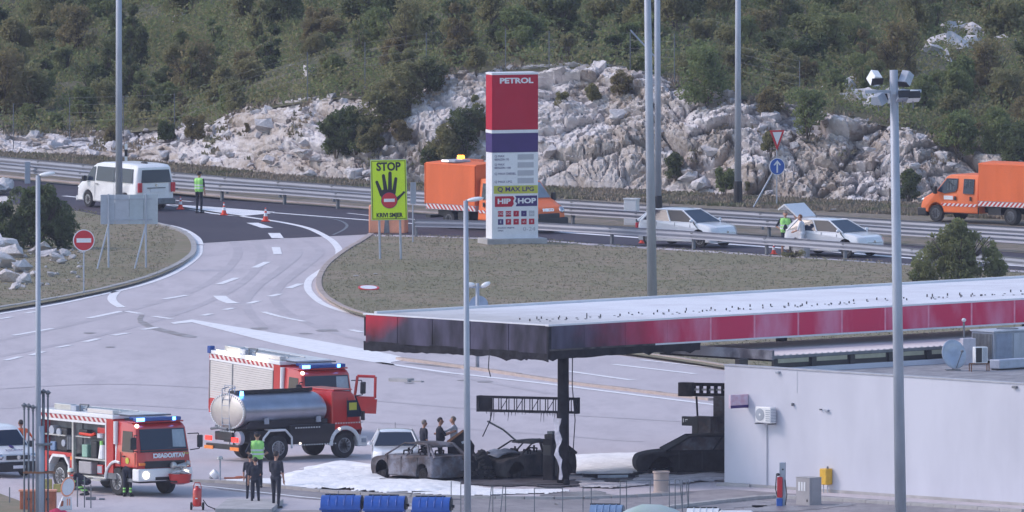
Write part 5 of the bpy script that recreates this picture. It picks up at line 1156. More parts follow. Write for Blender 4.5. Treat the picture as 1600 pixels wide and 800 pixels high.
# ---- silver tank truck
def tanker(label, loc, rz, scale):
    """rear axle centre at origin, x forward, photographed side y<0"""
    t = thing('tank_truck', label, 'tank truck', loc, rz, None, scale); W = 1.05
    el = lambda a, ry, rz_: (ry*cos(a), rz_*sin(a))
    b = MB(); N = 36; rows = []
    for x, k in ((-1.33,.0),(-1.33,.97),(-1.32,1.0),(1.95,1.0),(2.12,.95),(2.24,.78),(2.28,.4),(2.28,0)):
        rows.append([(x, 1.04*k*cos(2*pi*i/N), 1.72+.62*k*sin(2*pi*i/N)) for i in range(N)])
    vs = [p for r_ in rows for p in r_]; b.add(vs, [(j*N+i, j*N+(i+1) % N, (j+1)*N+(i+1) % N, (j+1)*N+i) for j in range(len(rows)-1) for i in range(N)])
    b.obj('tank', MT['steel'], t, auto=35)
    dm = MT['reflect']
    b = MB(); rows = [[(x, 1.045*k*cos(2*pi*i/N), 1.72+.625*k*sin(2*pi*i/N)) for i in range(N)] for x, k in ((-1.325,.98),(-1.38,1.0),(-1.40,.97),(-1.46,.6),(-1.48,.25),(-1.485,.01))]
    b.add([p for r_ in rows for p in r_], [(j*N+i, j*N+(i+1) % N, (j+1)*N+(i+1) % N, (j+1)*N+i) for j in range(5) for i in range(N)]); b.obj('tank_end', mat('tank_end', (.50,.46,.44), .45, .55, var=.12, scale=1.2), t, auto=40)
    q = MB()
    for i in range(48):
        a = 2*pi*i/48; y, z = 1.045*cos(a), 1.72+.625*sin(a); y, z = 1.0*cos(a), 1.72+.59*sin(a); q.box(-1.425,-1.395,y-.026,y+.026,z-.026,z+.026)
    q.obj('reflective_marking', dm, t)['kind'] = 'stuff'
    for xa, xb, z in ((.75,1.85,1.10),(.55,2.55,.50)):
        q = MB(); n = int((xb-xa)/.11)
        for i in range(n): q.box(xa+i*.11, xa+i*.11+.055, -W-.012, -W-.002, z, z+.045)
        q.obj('reflective_marking', dm, t)['kind'] = 'stuff'
    q = MB()
    for i in range(9): q.box(-1.52,-1.50,-.55+i*.1,-.50+i*.1,1.02,1.07)
    q.obj('reflective_marking', dm, t)['kind'] = 'stuff'
    MB().box(-1.2,2.0,-.24,.24,2.34,2.42).box(-1.2,2.0,-.30,-.27,2.34,2.46).obj('walkway', MT['black'], t)
    for sy in (-.22,.22): MB().tube([(-1.46,sy,.95),(-1.47,sy,2.50),(-1.2,sy,2.56)], .02).obj('ladder_rail', MT['galv'], t)
    q = MB()
    for k in range(7): q.cyl((-1.47,-.22,1.05+k*.22),(-1.47,.22,1.05+k*.22),.014,.014,5)
    q.tube([(-1.3,-.3,2.4),(-1.3,-.3,2.62),(-1.3,.3,2.62),(-1.3,.3,2.4)], .015); q.obj('ladder_rung', MT['galv'], t)
    MB().cyl((-1.15,-.52,2.28),(-1.15,-.52,2.44),.075,.06,12).obj('blue_lamp', MT['lamp_blue'], t)
    MB().box(-1.0,2.45,-W+.25,W-.25,.62,1.05).obj('chassis', MT['black'], t)
    MB().box(.55,2.45,-W,-.35,.55,1.22).box(.55,2.45,.35,W,.55,1.22).obj('side_locker', MT['black_paint'], t, bev=.02)
    MB().prism([(-.5,1.15),(.5,1.15),(.6,1.0),(2.2,1.2),(2.2,1.4),(-1.1,1.4),(-1.3,1.15)], 'y', -W+.12, W-.12).obj('tank_cradle', MT['black_paint'], t)
    for x_ in (-.45, 1.75): MB().box(x_-.09, x_+.09, -W-.0, -W+.06, 1.30, 1.50).obj('bracket', MT['galv'], t)
    # rear end: bumper bar, lamps, plates, hose reel
    MB().box(-1.62,-1.50,-1.0,1.0,.42,.60).obj('rear_bumper', MT['black'], t, bev=.02); MB().box(-1.52,-1.2,-.45,.60,.72,1.02).obj('rear_locker', MT['black'], t, bev=.03)
    MB().tube([(-1.55,-.2,1.12),(-1.65,.2,1.16),(-1.6,.7,1.10)], .05).obj('valve_pipe', MT['galv_dark'], t)
    for sy in (-1, 1):
        MB().box(-1.66,-1.62,sy*.80-.19,sy*.80+.19,.70,.86).obj('tail_light', MT['lamp_red'], t); MB().box(-1.66,-1.63,sy*.78-.26,sy*.78+.26,.40,.52).obj('orange_plate', MT['orange_reflector'], t)
    MB().cyl((-1.42,-.62,.82),(-1.26,-.62,.82),.24,.24,20).obj('hose_reel', MT['galv'], t)
    # rear mudguard, angular white frame
    ar = [(-.60,.42),(-.60,.80),(-.34,1.06),(.34,1.06),(.60,.80),(.60,.42)]
    for sy in (-1, 1):
        q = MB()
        for a, c in zip(ar[:-1], ar[1:]): q.cyl((a[0],sy*(W+.0),a[1]),(c[0],sy*(W+.0),c[1]),.04,.04,6)
        q.prism([(-.34,1.07),(.34,1.07),(.34,1.11),(-.34,1.11)], 'y', sy*(W+.02), sy*(W-.32)); q.obj('mudguard', MT['white_paint'], t)
    # cab
    xc = 2.95
    top = [(xc+.78,.78),(xc+.80,1.15),(xc+.74,1.45),(xc+.48,2.18),(xc+.28,2.32),(xc-.50,2.36),(xc-.58,2.32),(xc-.60,.98)]
    b, hw = shell(top, .96, [], W, 1.4, .08, .07, .05, 3.7); b.obj('cab', MT['fire_red'], t, auto=30)
    MB().box(xc-.5,xc+.3,-.95,.95,2.36,2.40).obj('cab_roof', MT['fire_red'], t, bev=.02)
    y = lambda z: -(hw(z)+.004)
    for f in (1, -1):
        pane('side_window', t, [(x, f*y(z), z) for x, z in ((xc+.62,1.42),(xc+.02,1.42),(xc+.02,2.0),(xc+.44,2.0))], 'glass', .008)
        MB().box(xc+.0-.01,xc+.0+.004,f*y(1.2)-.004,f*y(1.2)+.004,1.0,2.1).obj('door_seam', MT['black'], t)
        MB().box(xc+.52,xc+.60,f*(-W-.16)-.08,f*(-W-.16)+.08,1.30,1.62).obj('mirror', MT['black'], t, bev=.02)
        MB().box(xc+.6,xc+.78,f*-1.0-.1,f*-1.0+.1,.52,.66).obj('step', MT['galv'], t)
        q = MB(); prev = None
        for k in range(11):
            a = R(185-k*17.5); p = Vector((xc-.08+.60*cos(a), f*(-W+.02), .50+.56*sin(a)))
            if prev is not None: q.cyl(prev, p, .075, .075, 8)
            prev = p
        q.obj('mudguard', MT['white_paint'], t)
    MB().box(xc-.45,xc+.6,-.75,.75,.45,.96).obj('engine_bay', MT['black'], t)
    MB().box(xc+.48,xc+.86,-W-.02,W+.02,.38,.74).obj('bumper', MT['white_paint'], t, bev=.04)
    pane('windscreen', t, [(xc+.765,-.92,1.46),(xc+.765,.92,1.46),(xc+.50,.86,2.14),(xc+.50,-.86,2.14)], 'glass', .012)
    q = MB()
    for i in range(11): q.box(xc-.50+i*.11, xc-.445+i*.11, -W-.010, -W-.002, 1.20, 1.245)
    q.obj('reflective_marking', dm, t)['kind'] = 'stuff'; MB().box(xc+.1,xc+.42,y(1.75)-.016,y(1.75)-.004,1.66,1.92).obj('window_sticker', MT['olive_yellow'], t)
    MB().cyl((xc-.35,-W-.05,1.02),(xc-.35,-W,1.02),.05,.05,10).cyl((.95,-W-.03,.58),(.95,-W,.58),.04,.04,10).obj('marker_lamp', MT['lamp_dim'], t)
    for x_ in (0, xc-.08):
        for sy in (-1, 1): wheel(t, x_, sy*(W-.16), .44, .26 if x_ else .40, 'rim', 10, side=sy)
    return t
defm('black_paint', (.016,.018,.026), .35, var=.1, coat=.3)
an = math.atan2(G(538,715).y-G(430,720).y, G(538,715).x-G(430,720).x)
p = G(430, 720); tanker('silver elliptical tank truck with a red cab parked in front of the shuttered fire engine', Vector((p.x-sin(an)*.9, p.y+cos(an)*.9, 0)), an, 1.0)
# ------------------------------------------------------------ people: one continuous remeshed body each
def seg_dist(P, a, b):
    ab = b-a; t = np.clip(((P-a)@ab)/max(1e-9, ab@ab), 0, 1); return np.linalg.norm(P-(a+t[:, None]*ab), axis=1), t
def person(label, loc, rz, h=1.78, cloth=None, arms=('down','down'), legs=0.0, head=0.0, lean=0.0, crouch=0, hat=None, vest=False, shorts=False, sleeves='short', belly=0, hair='hair_dark', dress=False):
    """local x = the way the person faces; hips at origin height, feet on z=0"""
    cl = dict(shirt='dark_cloth', trousers='dark_cloth', shoes='black'); cl.update(cloth or {})
    mats = ['skin', cl['shirt'], cl['trousers'], cl['shoes'], hair, 'hivis', 'reflect']; k = h/1.78; caps = []
    def c(a, b, r0, r1, m): caps.append((Vector(a), Vector(b), r0, r1, m))
    hipz = .93 - crouch*.48; lx = lean
    def tor(x, y, z):  # torso frame leaning forward about the hips
        dz = z-.93; return (x*cos(lx)+dz*sin(lx), y, hipz + dz*cos(lx) - x*sin(lx))
    for sy in (-1, 1):
        st = legs*sy
        ft = (st+ (0.05 if crouch else 0), sy*.12, .05)
        kn = ((st*.5+.03), sy*.11, .50) if not crouch else (.42*crouch+.1, sy*.17, .48)
        c((0, sy*.09, hipz), kn, .090, .062, 2)
        c(kn, (ft[0], ft[1], .12), .060 if not shorts else .052, .045, 0 if shorts else 2)
        c((ft[0]-.05, ft[1], .045), (ft[0]+.17, ft[1]+sy*.02, .04), .045, .04, 3)
    if dress: c((0,0,hipz+.1), (0,0,.5), .15, .20, 1); c((0,.1,.6), (0,-.1,.6), .14, .14, 1)
    c((0,-.08,hipz+.02), (0,.08,hipz+.02), .11, .11, 2)
    c(tor(.0,0,1.0), tor(0,0,1.18), .125, .13, 1); c(tor(0,-.04,1.10), tor(0,-.07,1.34), .12, .125, 1); c(tor(0,.04,1.10), tor(0,.07,1.34), .12, .125, 1)
    if belly: c(tor(.05,0,1.08), tor(.04,0,1.18), .14, .13, 1)
    c(tor(0,-.15,1.43), tor(0,.15,1.43), .062, .062, 1); c(tor(0,0,1.42), tor(.015,0,1.54), .055, .05, 0)
    hx = tor(.03, 0, 1.655); ch, sh = cos(head), sin(head)
    def hd(x, y, z): return (hx[0]+x*ch-y*sh, hx[1]+x*sh+y*ch, hx[2]+z)
    c(hd(0,0,-.03), hd(-.01,0,.035), .078, .088, 0); c(hd(.035,0,-.075), hd(.04,0,-.02), .048, .06, 0)
    c(hd(.095,0,-.005), hd(.108,0,-.03), .012, .018, 0); c(hd(.0,-.088,-.02), hd(-.005,-.092,.01), .014, .016, 0); c(hd(.0,.088,-.02), hd(-.005,.092,.01), .014, .016, 0)
    c(hd(-.035,0,.03), hd(-.01,0,.05), .082, .082, 4)
    for sy, pose in zip((-1, 1), arms):
        S_ = tor(0, sy*.20, 1.42)
        E_, H_ = {'down': ((.0,.25,1.13),(.05,.25,.88)), 'hip': ((-.10,.36,1.15),(.06,.17,1.02)), 'forward': ((.18,.22,1.20),(.42,.12,1.28)), 'phone': ((.16,.22,1.18),(.26,.06,1.40)),
                  'hold': ((.12,.26,1.14),(.34,.12,1.08)), 'cross': ((.08,.27,1.15),(.22,-.05,1.20)), 'reach': ((.24,.22,1.28),(.50,.14,1.22)), 'back': ((-.10,.26,1.15),(-.16,.10,.98)), 'out': ((.05,.36,1.25),(.2,.5,1.12))}[pose]
        E_ = tor(E_[0], sy*E_[1], E_[2]); H_ = tor(H_[0], sy*H_[1], H_[2])
        c(S_, E_, .055, .042, 1); c(E_, H_, .040, .028, 1 if sleeves == 'long' else 0)
        e = Vector(E_); hh = Vector(H_); d = (hh-e).normalized(); sd = Vector((0,1,0)).cross(d); sd = sd.normalized() if sd.length > .1 else Vector((1,0,0)); up = d.cross(sd)
        pm = hh+d*.075; c(hh+d*.01, pm, .032, .034, 0)
        for i, (o, L) in enumerate(((-.028,.075),(-.009,.085),(.010,.080),(.028,.062))):
            q0 = pm+sd*o; q1 = q0+d*L*.6; q2 = q1+(d*.6+up*.6*sy)*L*.5; c(q0, q1, .0115, .0105, 0); c(q1, q2, .0105, .009, 0)
        th = hh+d*.03+sd*-.03; c(th, th+(d*.6-sd*.5+up*.2*sy)*.06, .013, .011, 0)
    if vest:
        for y_ in (-.07, .07): c(tor(0,y_,1.02), tor(0,y_,1.36), .135, .138, 5)
        c(tor(0,-.13,1.42), tor(0,.13,1.42), .072, .072, 5)
    b = MB()
    for a, q, r0, r1, m in caps: b.sphere(a, r0, 12, 8); b.sphere(q, r1, 12, 8); b.cyl(a, q, r0, r1, 12)
    me = bpy.data.meshes.new('tmp'); me.from_pydata(b.v, [], b.f); o = bpy.data.objects.new('tmp', me); C.objects.link(o)
    rm = o.modifiers.new('r', 'REMESH'); rm.mode = 'VOXEL'; rm.voxel_size = .0135; sm = o.modifiers.new('s', 'SMOOTH'); sm.factor = .5; sm.iterations = 2
    dg = bpy.context.evaluated_depsgraph_get(); dg.update(); m2 = bpy.data.meshes.new_from_object(o.evaluated_get(dg)); bpy.data.objects.remove(o)
    n = len(m2.polygons); P = np.zeros(n*3); m2.polygons.foreach_get('center', P); P = P.reshape(-1, 3); best = np.full(n, 9.); idx = np.zeros(n, int)
    for a, q, r0, r1, m in caps:
        d, t = seg_dist(P, np.array(a), np.array(q)); d = d-(r0+(r1-r0)*t) - (.02 if m in (5,) else .004 if m in (4,) else 0); up_ = d < best; idx[up_] = m; best[up_] = d[up_]
    if vest:
        dz = (P[:, 2]-hipz)/max(.2, cos(lx)); v = (idx == 5) & (((dz > .12) & (dz < .17)) | ((dz > .24) & (dz < .29))); idx[v] = 6
    if hat == 'fire':
        for z0_, z1_ in ((.16,.22),(.26,.32)): v = (P[:, 2] > z0_) & (P[:, 2] < z1_) & (idx == 2); idx[v] = 5
        dz = P[:, 2]; v = (idx == 1) & (((P[:, 2]-hipz) > .02) & ((P[:, 2]-hipz) < .08)); idx[v] = 5
    m2.name = 'person'; m2.materials.clear()
    for mm in mats: m2.materials.append(MT[mm])
    m2.polygons.foreach_set('material_index', idx.astype('int32')); m2.shade_smooth()
    o = put('person', m2, None, loc, (0, 0, rz)); o.scale = (k, k, k); tag(o, label, 'person')
    if hat:
        col = {'fire': 'helmet', 'cap': 'dark_cloth'}[hat]; hm = MB()
        hm.lathe((0,0,0), [(.115,0),(.112,.05),(.09,.10),(.05,.13),(.01,.138)] if hat == 'fire' else [(.098,0),(.096,.04),(.075,.075),(.02,.09)], 16)
        if hat == 'cap': hm.box(.05,.17,-.06,.06,-.005,.008)
        hm.obj('helmet' if hat == 'fire' else 'cap', MT[col], o, (hx[0]-.005, hx[1], hx[2]+(.005 if hat == 'fire' else .035)), (0, R(10), head), auto=45)
    return o
W_ = lambda deg: R(deg)
# camera looks along +Y, so facing the camera is rz=-90
person('police officer in a yellow vest standing on the ramp beside the cones', G(311, 333, .01), W_(60), 1.76, arms=('down','hold'), vest=True, sleeves='short', hat='cap', legs=.02)
person('man in a bright yellow vest with a hand on his hip beside the open tailgate', G(1227, 398, .01), W_(-90), 1.78, dict(trousers='dark_cloth', shirt='dark_cloth'), ('hip','down'), vest=True, shorts=True, hair='hair_grey', belly=1)
person('woman in white facing another beside the white car with open tailgate', G(1243, 398, .01), W_(-20), 1.68, dict(shirt='white_cloth', trousers='white_cloth'), ('phone','phone'), dress=False, hair='skin', shorts=True)
person('person in white with reddish brown hair in front of the open tailgate car', G(1254, 400, .01), W_(165), 1.70, dict(shirt='white_cloth', trousers='white_cloth'), ('hold','hold'), hair='hair_red' if 'hair_red' in MT else 'rust', lean=.12)
person('man in a dark shirt, leftmost of the three men talking behind the burnt hatchback', G(662, 735), W_(25), 1.76, arms=('down','down'), hair='hair_grey')
person('man in a dark shirt pointing, middle one of the three behind the burnt hatchback', G(687, 735), W_(5), 1.84, arms=('forward','forward'), belly=1, hair='hair_dark')
person('grey haired man in a checked shirt, rightmost of the three behind the burnt cars', G(709, 734), W_(170), 1.86, dict(shirt='blue_check', trousers='galv_dark'), ('down','reach'), hair='hair_grey')
person('police officer in a green vest seen from behind next to the tank truck', G(402, 762), W_(95), 1.92, arms=('hip','hip'), vest=True, hat='cap', legs=.03)
person('man in dark clothes, front one of the pair standing with the vested officer', G(399, 790), W_(100), 1.64, arms=('hold','down'), sleeves='short', legs=.04)
person('man in dark clothes half hidden at the left of the pair near the wheeled extinguisher', G(391, 784), W_(80), 1.62, arms=('back','down'), legs=.02)
person('man in dark clothes and boots, rightmost of the men left of the blue bins', G(431, 794), W_(60), 1.93, arms=('down','hold'), legs=.06)
person('firefighter bending at the front wheel of the open fire engine', G(199, 776), W_(75), 1.70, dict(shirt='dark_cloth', trousers='dark_cloth'), ('reach','reach'), lean=1.05, hat='fire', sleeves='long')
person('firefighter in a pale helmet crouching before the open locker', G(137, 774), W_(165), 1.72, dict(shirt='dark_cloth', trousers='dark_cloth'), ('forward','reach'), lean=1.0, crouch=1.0, hat='fire', sleeves='long')
person('worker in an orange jacket walking behind the vent pipes and police van', G(33, 737), W_(110), 1.80, dict(shirt='orange_cloth', trousers='orange_cloth'), ('out','down'), sleeves='long', legs=.08)
# ------------------------------------------------------------ petrol station: canopy, shop, pumps
AV = R(43.5)
def burn_mat(name, base, pale, axis, lo, hi, nscale=1.1, invert=False, soot=(.010,.009,.015), zc=.9):
    """panel paint with smoke staining that ends along one axis of the canopy"""
    m = bpy.data.materials.new(name); m.use_nodes = True; n = m.node_tree.nodes; L = m.node_tree.links; b = n['Principled BSDF']; b.inputs['Roughness'].default_value = .7; b.inputs['Specular IOR Level'].default_value = .25
    tc = n.new('ShaderNodeTexCoord'); sp = n.new('ShaderNodeSeparateXYZ'); L.new(tc.outputs['Object'], sp.inputs[0])
    no = n.new('ShaderNodeTexNoise'); no.inputs['Scale'].default_value = nscale; no.inputs['Detail'].default_value = 5; L.new(tc.outputs['Object'], no.inputs[0])
    ma = n.new('ShaderNodeMath'); ma.operation = 'MULTIPLY_ADD'; ma.inputs[1].default_value = 3.2; L.new(no.outputs[0], ma.inputs[0]); L.new(sp.outputs[axis], ma.inputs[2])
    zz = n.new('ShaderNodeMath'); zz.operation = 'MULTIPLY_ADD'; zz.inputs[1].default_value = zc; L.new(sp.outputs[2], zz.inputs[0]); L.new(ma.outputs[0], zz.inputs[2])
    mr = n.new('ShaderNodeMapRange'); mr.interpolation_type = 'SMOOTHSTEP'; mr.inputs[1].default_value = lo; mr.inputs[2].default_value = hi; L.new(zz.outputs[0], mr.inputs[0])
    mp = n.new('ShaderNodeMapping'); mp.inputs['Scale'].default_value = (.9, .9, .35); L.new(tc.outputs['Object'], mp.inputs[0])
    n2 = n.new('ShaderNodeTexNoise'); n2.inputs['Scale'].default_value = .7; n2.inputs['Detail'].default_value = 5; L.new(mp.outputs[0], n2.inputs[0])
    m2 = n.new('ShaderNodeMapRange'); m2.inputs[1].default_value = .46; m2.inputs[2].default_value = .68; L.new(n2.outputs[0], m2.inputs[0])
    x1 = n.new('ShaderNodeMix'); x1.data_type = 'RGBA'; x1.inputs[6].default_value = (*base, 1); x1.inputs[7].default_value = (*pale, 1); L.new(m2.outputs[0], x1.inputs[0])
    n3 = n.new('ShaderNodeTexNoise'); n3.inputs['Scale'].default_value = 1.3; n3.inputs['Detail'].default_value = 6; L.new(mp.outputs[0], n3.inputs[0])
    m3 = n.new('ShaderNodeMapRange'); m3.inputs[1].default_value = .35; m3.inputs[2].default_value = .68; L.new(n3.outputs[0], m3.inputs[0])
    x3 = n.new('ShaderNodeMix'); x3.data_type = 'RGBA'; x3.inputs[6].default_value = (*soot, 1); x3.inputs[7].default_value = (*(c*9 if c < .02 else c*1.25 for c in soot), 1); L.new(m3.outputs[0], x3.inputs[0])
    x2 = n.new('ShaderNodeMix'); x2.data_type = 'RGBA'; L.new(mr.outputs[0], x2.inputs[0]); L.new(x3.outputs[2], x2.inputs[6]); L.new(x1.outputs[2], x2.inputs[7]); L.new(x2.outputs[2], b.inputs['Base Color'])
    return m
# canopy: origin at the near corner, local x runs right and away, local y runs left and away
cc = G(857, 508, 5.6); cc.z = 0
cn = thing('canopy', 'long red and white station canopy, burnt black at its left end', 'canopy', cc, AV)
ZT, ZB, CL, CWd = 5.6, 4.74, 46.0, 9.2
MT['fascia'] = burn_mat('fascia', (.60,.035,.10), (.66,.24,.36), 0, 7.2, 13.4)
MT['fascia_end'] = burn_mat('fascia_end', (.45,.02,.04), (.30,.02,.03), 1, 21.6, 24.4, zc=2.5)
x = 0.06; k = 0
for wdt in [1.6, 1.95, 2.0]+[2.1]*22:
    if x+wdt > CL: break
    MB().box(x, x+wdt-.09, -.03, .06, ZB+.03, ZT-.045).obj('fascia_panel', MT['fascia'], cn)
    if x > 4.5: MB().box(x+wdt-.09, x+wdt+.0, -.024, .04, ZB+.03, ZT-.045).obj('joint_strip', mat('joint%d' % k, (.70,.24,.35), .6, var=.15), cn)
    elif True: MB().box(x+wdt-.09, x+wdt, -.02, .04, ZB+.03, ZT-.045).obj('joint_strip', MT['fascia'], cn)
    x += wdt; k += 1
y = .06
for wdt in (1.9, 1.9, 1.9, 1.75, 1.6):
    MB().box(-.03, .06, y, y+wdt-.03, ZB-.12, ZT-.03).obj('fascia_panel', MT['fascia_end'], cn); y += wdt
MB().box(-.04,.10,-.04,.058,ZB-.1,ZT-.03).obj('corner_trim', MT['burnt'], cn)
# ragged burnt lining hanging below the end fascia and round the corner
def ragged(nm, along, a0, a1, z0, base, amp, seed, off, m='burnt_metal'):
    r = random.Random(seed); n = int((a1-a0)/.22); b = MB(); top = []; bot = []; lv = 0
    for i in range(n+1):
        a = a0+(a1-a0)*i/n; lv = .75*lv+r.uniform(-amp, amp)*.5; o = off+.05*sin(a*2.1)+r.uniform(-.012, .012)
        top.append((a, o*.3, z0)); bot.append((a, o, base+lv + (.0 if r.random() > .08 else -.08)))
    vs = []
    for p in top: vs.append((p[0], p[1], p[2]) if along == 'x' else (p[1], p[0], p[2]))
    for p in bot: vs.append((p[0], p[1], p[2]) if along == 'x' else (p[1], p[0], p[2]))
    b.add(vs, [(i, i+1, n+2+i, n+1+i) for i in range(n)]); o = b.obj(nm, MT[m], cn); s = o.modifiers.new('s', 'SOLIDIFY'); s.thickness = .03
ragged('burnt_lining', 'y', 0, CWd, ZB-.08, 4.38, .07, 2, .0, 'burnt'); ragged('burnt_lining', 'x', 0, 7.2, ZB+.03, 4.44, .03, 3, .02, 'burnt')
ragged('burnt_lining', 'y', 1.0, CWd-.2, ZB-.0, 4.50, .10, 7, .35, 'burnt')
MB().box(5.0, CL, -.06, .02, ZB-.03, ZB+.028).obj('bottom_trim', MT['roof_white'], cn); MB().box(0, 5.0, -.06, .02, ZB-.03, ZB+.028).obj('bottom_trim', MT['burnt_metal'], cn)
MB().box(-.05, CL, -.06, .10, ZT-.043, ZT+.02).box(-.05, .10, .10, CWd, ZT-.028, ZT+.02).obj('top_trim', MT['roof_white'], cn)
rp = mat('roof_sheet', (.70,.69,.73), .6, col2=(.60,.58,.62), scale=.35)
rb_ = burn_mat('roof_burn', (.72,.72,.77), (.64,.63,.68), 0, 5.5, 15.0, 1.4, soot=(.42,.40,.40))
x = .12; k = 0
while x < CL-1: MB().box(x, x+1.0-.015, .102, CWd-.1, ZT-.10, ZT-.02).obj('roof_sheet', rb_, cn); x += 1.0; k += 1
MB().box(0, CL, .03, CWd, ZB+.1, ZT-.105).obj('canopy_core', MT['burnt'], cn)
MB().box(.5, CL, CWd-.1, CWd+.02, ZB, ZT+.06).obj('rear_fascia', MT['roof_white'], cn)
MB().box(0, 7.5, .04, CWd-.1, ZB+.0, ZB+.095).obj('soffit', MT['burnt'], cn); MB().box(7.5, CL, .04, CWd-.1, ZB+.0, ZB+.095).obj('soffit', MT['roof_white'], cn)
pegm = MB().box(-.014,.014,-.02,.02,0,.09).mesh('roof_peg', MT['black']); pegs = MB().box(-.02,.02,-.035,.035,0,.04).mesh('roof_peg', MT['galv_dark'])
r = random.Random(12); x = 1.4; n = 0
while x < CL-1 and n < 280:
    for yy, me_ in ((1.9, pegs), (2.25, pegm), (2.5, pegs), (3.1, pegm)):
        if r.random() < .52: 
            o = put('roof_peg', me_, cn, (x+r.uniform(-.15,.15), yy+r.uniform(-.12,.12), ZT-.022), (0, 0, r.uniform(-.5,.5))); o.scale = (1, 1, r.uniform(.6, 1.2)); n += 1
    x += .42
# column
col = G(880, 757); loc = Matrix.Rotation(-AV, 4, 'Z') @ (col-cc)
MB().cyl((loc.x,loc.y,0),(loc.x,loc.y,ZB+.1),.205,.19,20).obj('column', MT['burnt'], cn, smooth=True)
MB().tube([(loc.x+.35,loc.y-.1,ZB),(loc.x+.33,loc.y-.1,3.4),(loc.x+.42,loc.y-.15,2.2),(loc.x+.38,loc.y-.1,1.2)], .02).obj('dangling_cable', MT['black'], cn); MB().tube([(loc.x-3.0,loc.y+.5,ZB),(loc.x-3.05,loc.y+.5,4.1),(loc.x-2.95,loc.y+.5,3.8)], .02).obj('dangling_cable', MT['black'], cn)
for (x_, y_) in ((14, 3), (26, 3), (38, 3)): MB().cyl((x_,y_,0),(x_,y_,ZB+.1),.2,.2,16).obj('column', MT['burnt_metal'], cn, smooth=True)
# pump gantry sign, burnt truss
t = thing('pump_gantry', 'burnt black lattice gantry beside the canopy column', 'sign frame', G(872, 756), R(-20)); s_ = S(756)
xl, xr_ = -2.9, .72; z0, z1 = 2.46, 2.93
q = MB()
for z_ in (z0, z1):
    for y_ in (-.12, .12): q.box(xl, xr_, y_-.03, y_+.03, z_-.035, z_+.035)
q.obj('chord', MT['burnt'], t); q = MB(); n = 11
for i in range(n+1):
    x_ = xl+.5+(xr_-.5-xl)*i/n
    for y_ in (-.12, .12): q.cyl((x_, y_, z0), (x_, y_, z1), .018, .018, 5)
    if i < n and i % 2: q.cyl((x_, 0, z0), (x_+.3, 0, z1), .014, .014, 5)
q.obj('web', MT['burnt'], t); MB().box(xl-.02, xl+.08, -.16, .16, z0-.04, z1+.04).box(xl+.08, xl+.48, -.1, .1, z0, z1).obj('end_plate', MT['burnt'], t); MB().box(xr_-.08, xr_+.02, -.16, .16, z0-.04, z1+.04).obj('end_plate', MT['burnt'], t)
q = MB(); r = random.Random(3); x_ = xl+.3
while x_ < xr_-.3: q.cyl((x_, r.uniform(-.1,.1), z0-.02), (x_+r.uniform(-.03,.03), 0, z0-r.choice((.06,.08,.12,.16,.35))), .016, .004, 4); x_ += r.uniform(.05, .14)
q.tube([(xl+.5,0,z0),(xl+.42,0,z0-.35),(xl+.15,0,z0-.9)], .022); q.obj('melted_drip', MT['burnt'], t)
MB().cyl((-.0,0,0),(0,0,z0),.05,.05,8).obj('support_post', MT['burnt'], t)
t = thing('fuel_pump', 'charred fuel pump standing left of the canopy column', 'fuel pump', G(862, 752), R(-46)); MB().box(-.24,.24,-.2,.2,0,1.45).obj('housing', MT['burnt'], t, bev=.03); MB().box(-.20,.20,-.17,.17,1.45,1.62).obj('head', MT['burnt_metal'], t, bev=.03); MB().box(-.2,.16,-.215,-.202,.9,1.25).obj('display', MT['black'], t); MB().box(-.12,.12,-.1,.1,1.63,1.72).obj('cap', MT['galv_dark'], t)
MB().tube([(.25,-.1,1.3),(.36,-.12,.8),(.30,-.1,.2)], .03).obj('hose', MT['black'], t)
q = thing('melted_cladding', 'long pale strip of melted cladding hanging beside the column', 'cladding', G(874, 761), R(-46)); b = MB(); r = random.Random(2); vs = []
for i in range(16): z_ = .25+2.1*i/15; w_ = .08+.10*(i/15)+.03*sin(i*1.4); cx = .04*sin(i*.8)+(.12 if i < 6 else 0)-.05; vs += [(cx-w_, .02*sin(i), z_), (cx+w_, -.05+.03*cos(i*1.3), z_)]
b.add(vs, [(2*i,2*i+1,2*i+3,2*i+2) for i in range(15)]); o = b.obj('sheet', mat('pale_clad', (.36,.36,.44), .5, var=.25), q); s = o.modifiers.new('s','SOLIDIFY'); s.thickness = .02
# second pump island behind the white wall
t = thing('pump_gantry', 'dark lattice gantry and column emerging from behind the white wall', 'sign frame', G(1124, 726), R(-15))
q = MB()
for z_ in (2.42, 2.78): q.box(-1.42, 1.2, -.14, .14, z_-.05, z_+.05)
q.obj('chord', MT['burnt'], t); q = MB()
for i in range(9): q.box(-.95+i*.26, -.87+i*.26, -.13, .13, 2.45, 2.75)
q.obj('web', MT['burnt'], t); MB().box(-1.44,-.95,-.16,.16,2.36,2.84).obj('end_plate', MT['burnt_metal'], t); MB().box(-1.0,1.2,-.1,.1,2.57,2.63).obj('chord', MT['roof_white'], t)
MB().box(-.18,.25,-.15,.15,0,2.4).obj('column', MT['burnt_grey'], t); MB().tube([(-.82,0,2.35),(-.78,0,1.6)], .04).obj('support_post', MT['burnt'], t)
t = thing('fuel_pump', 'charred fuel pump with a side display, behind the burnt estate car', 'fuel pump', G(1101, 728), R(-30)); MB().box(-.36,.38,-.24,.24,0,1.72).obj('housing', MT['burnt_grey'], t, bev=.02); MB().box(-.36,-.12,-.26,-.241,.1,1.70).obj('panel', MT['black'], t); MB().box(-.86,-.37,-.1,.1,1.38,1.70).obj('display', MT['black'], t, bev=.01)
MB().box(-.80,-.77,-.112,-.102,1.50,1.63).box(-.72,-.62,-.112,-.102,1.58,1.61).box(-.70,-.69,-.112,-.102,1.52,1.6).obj('display_digit', MT['sign_white'], t)
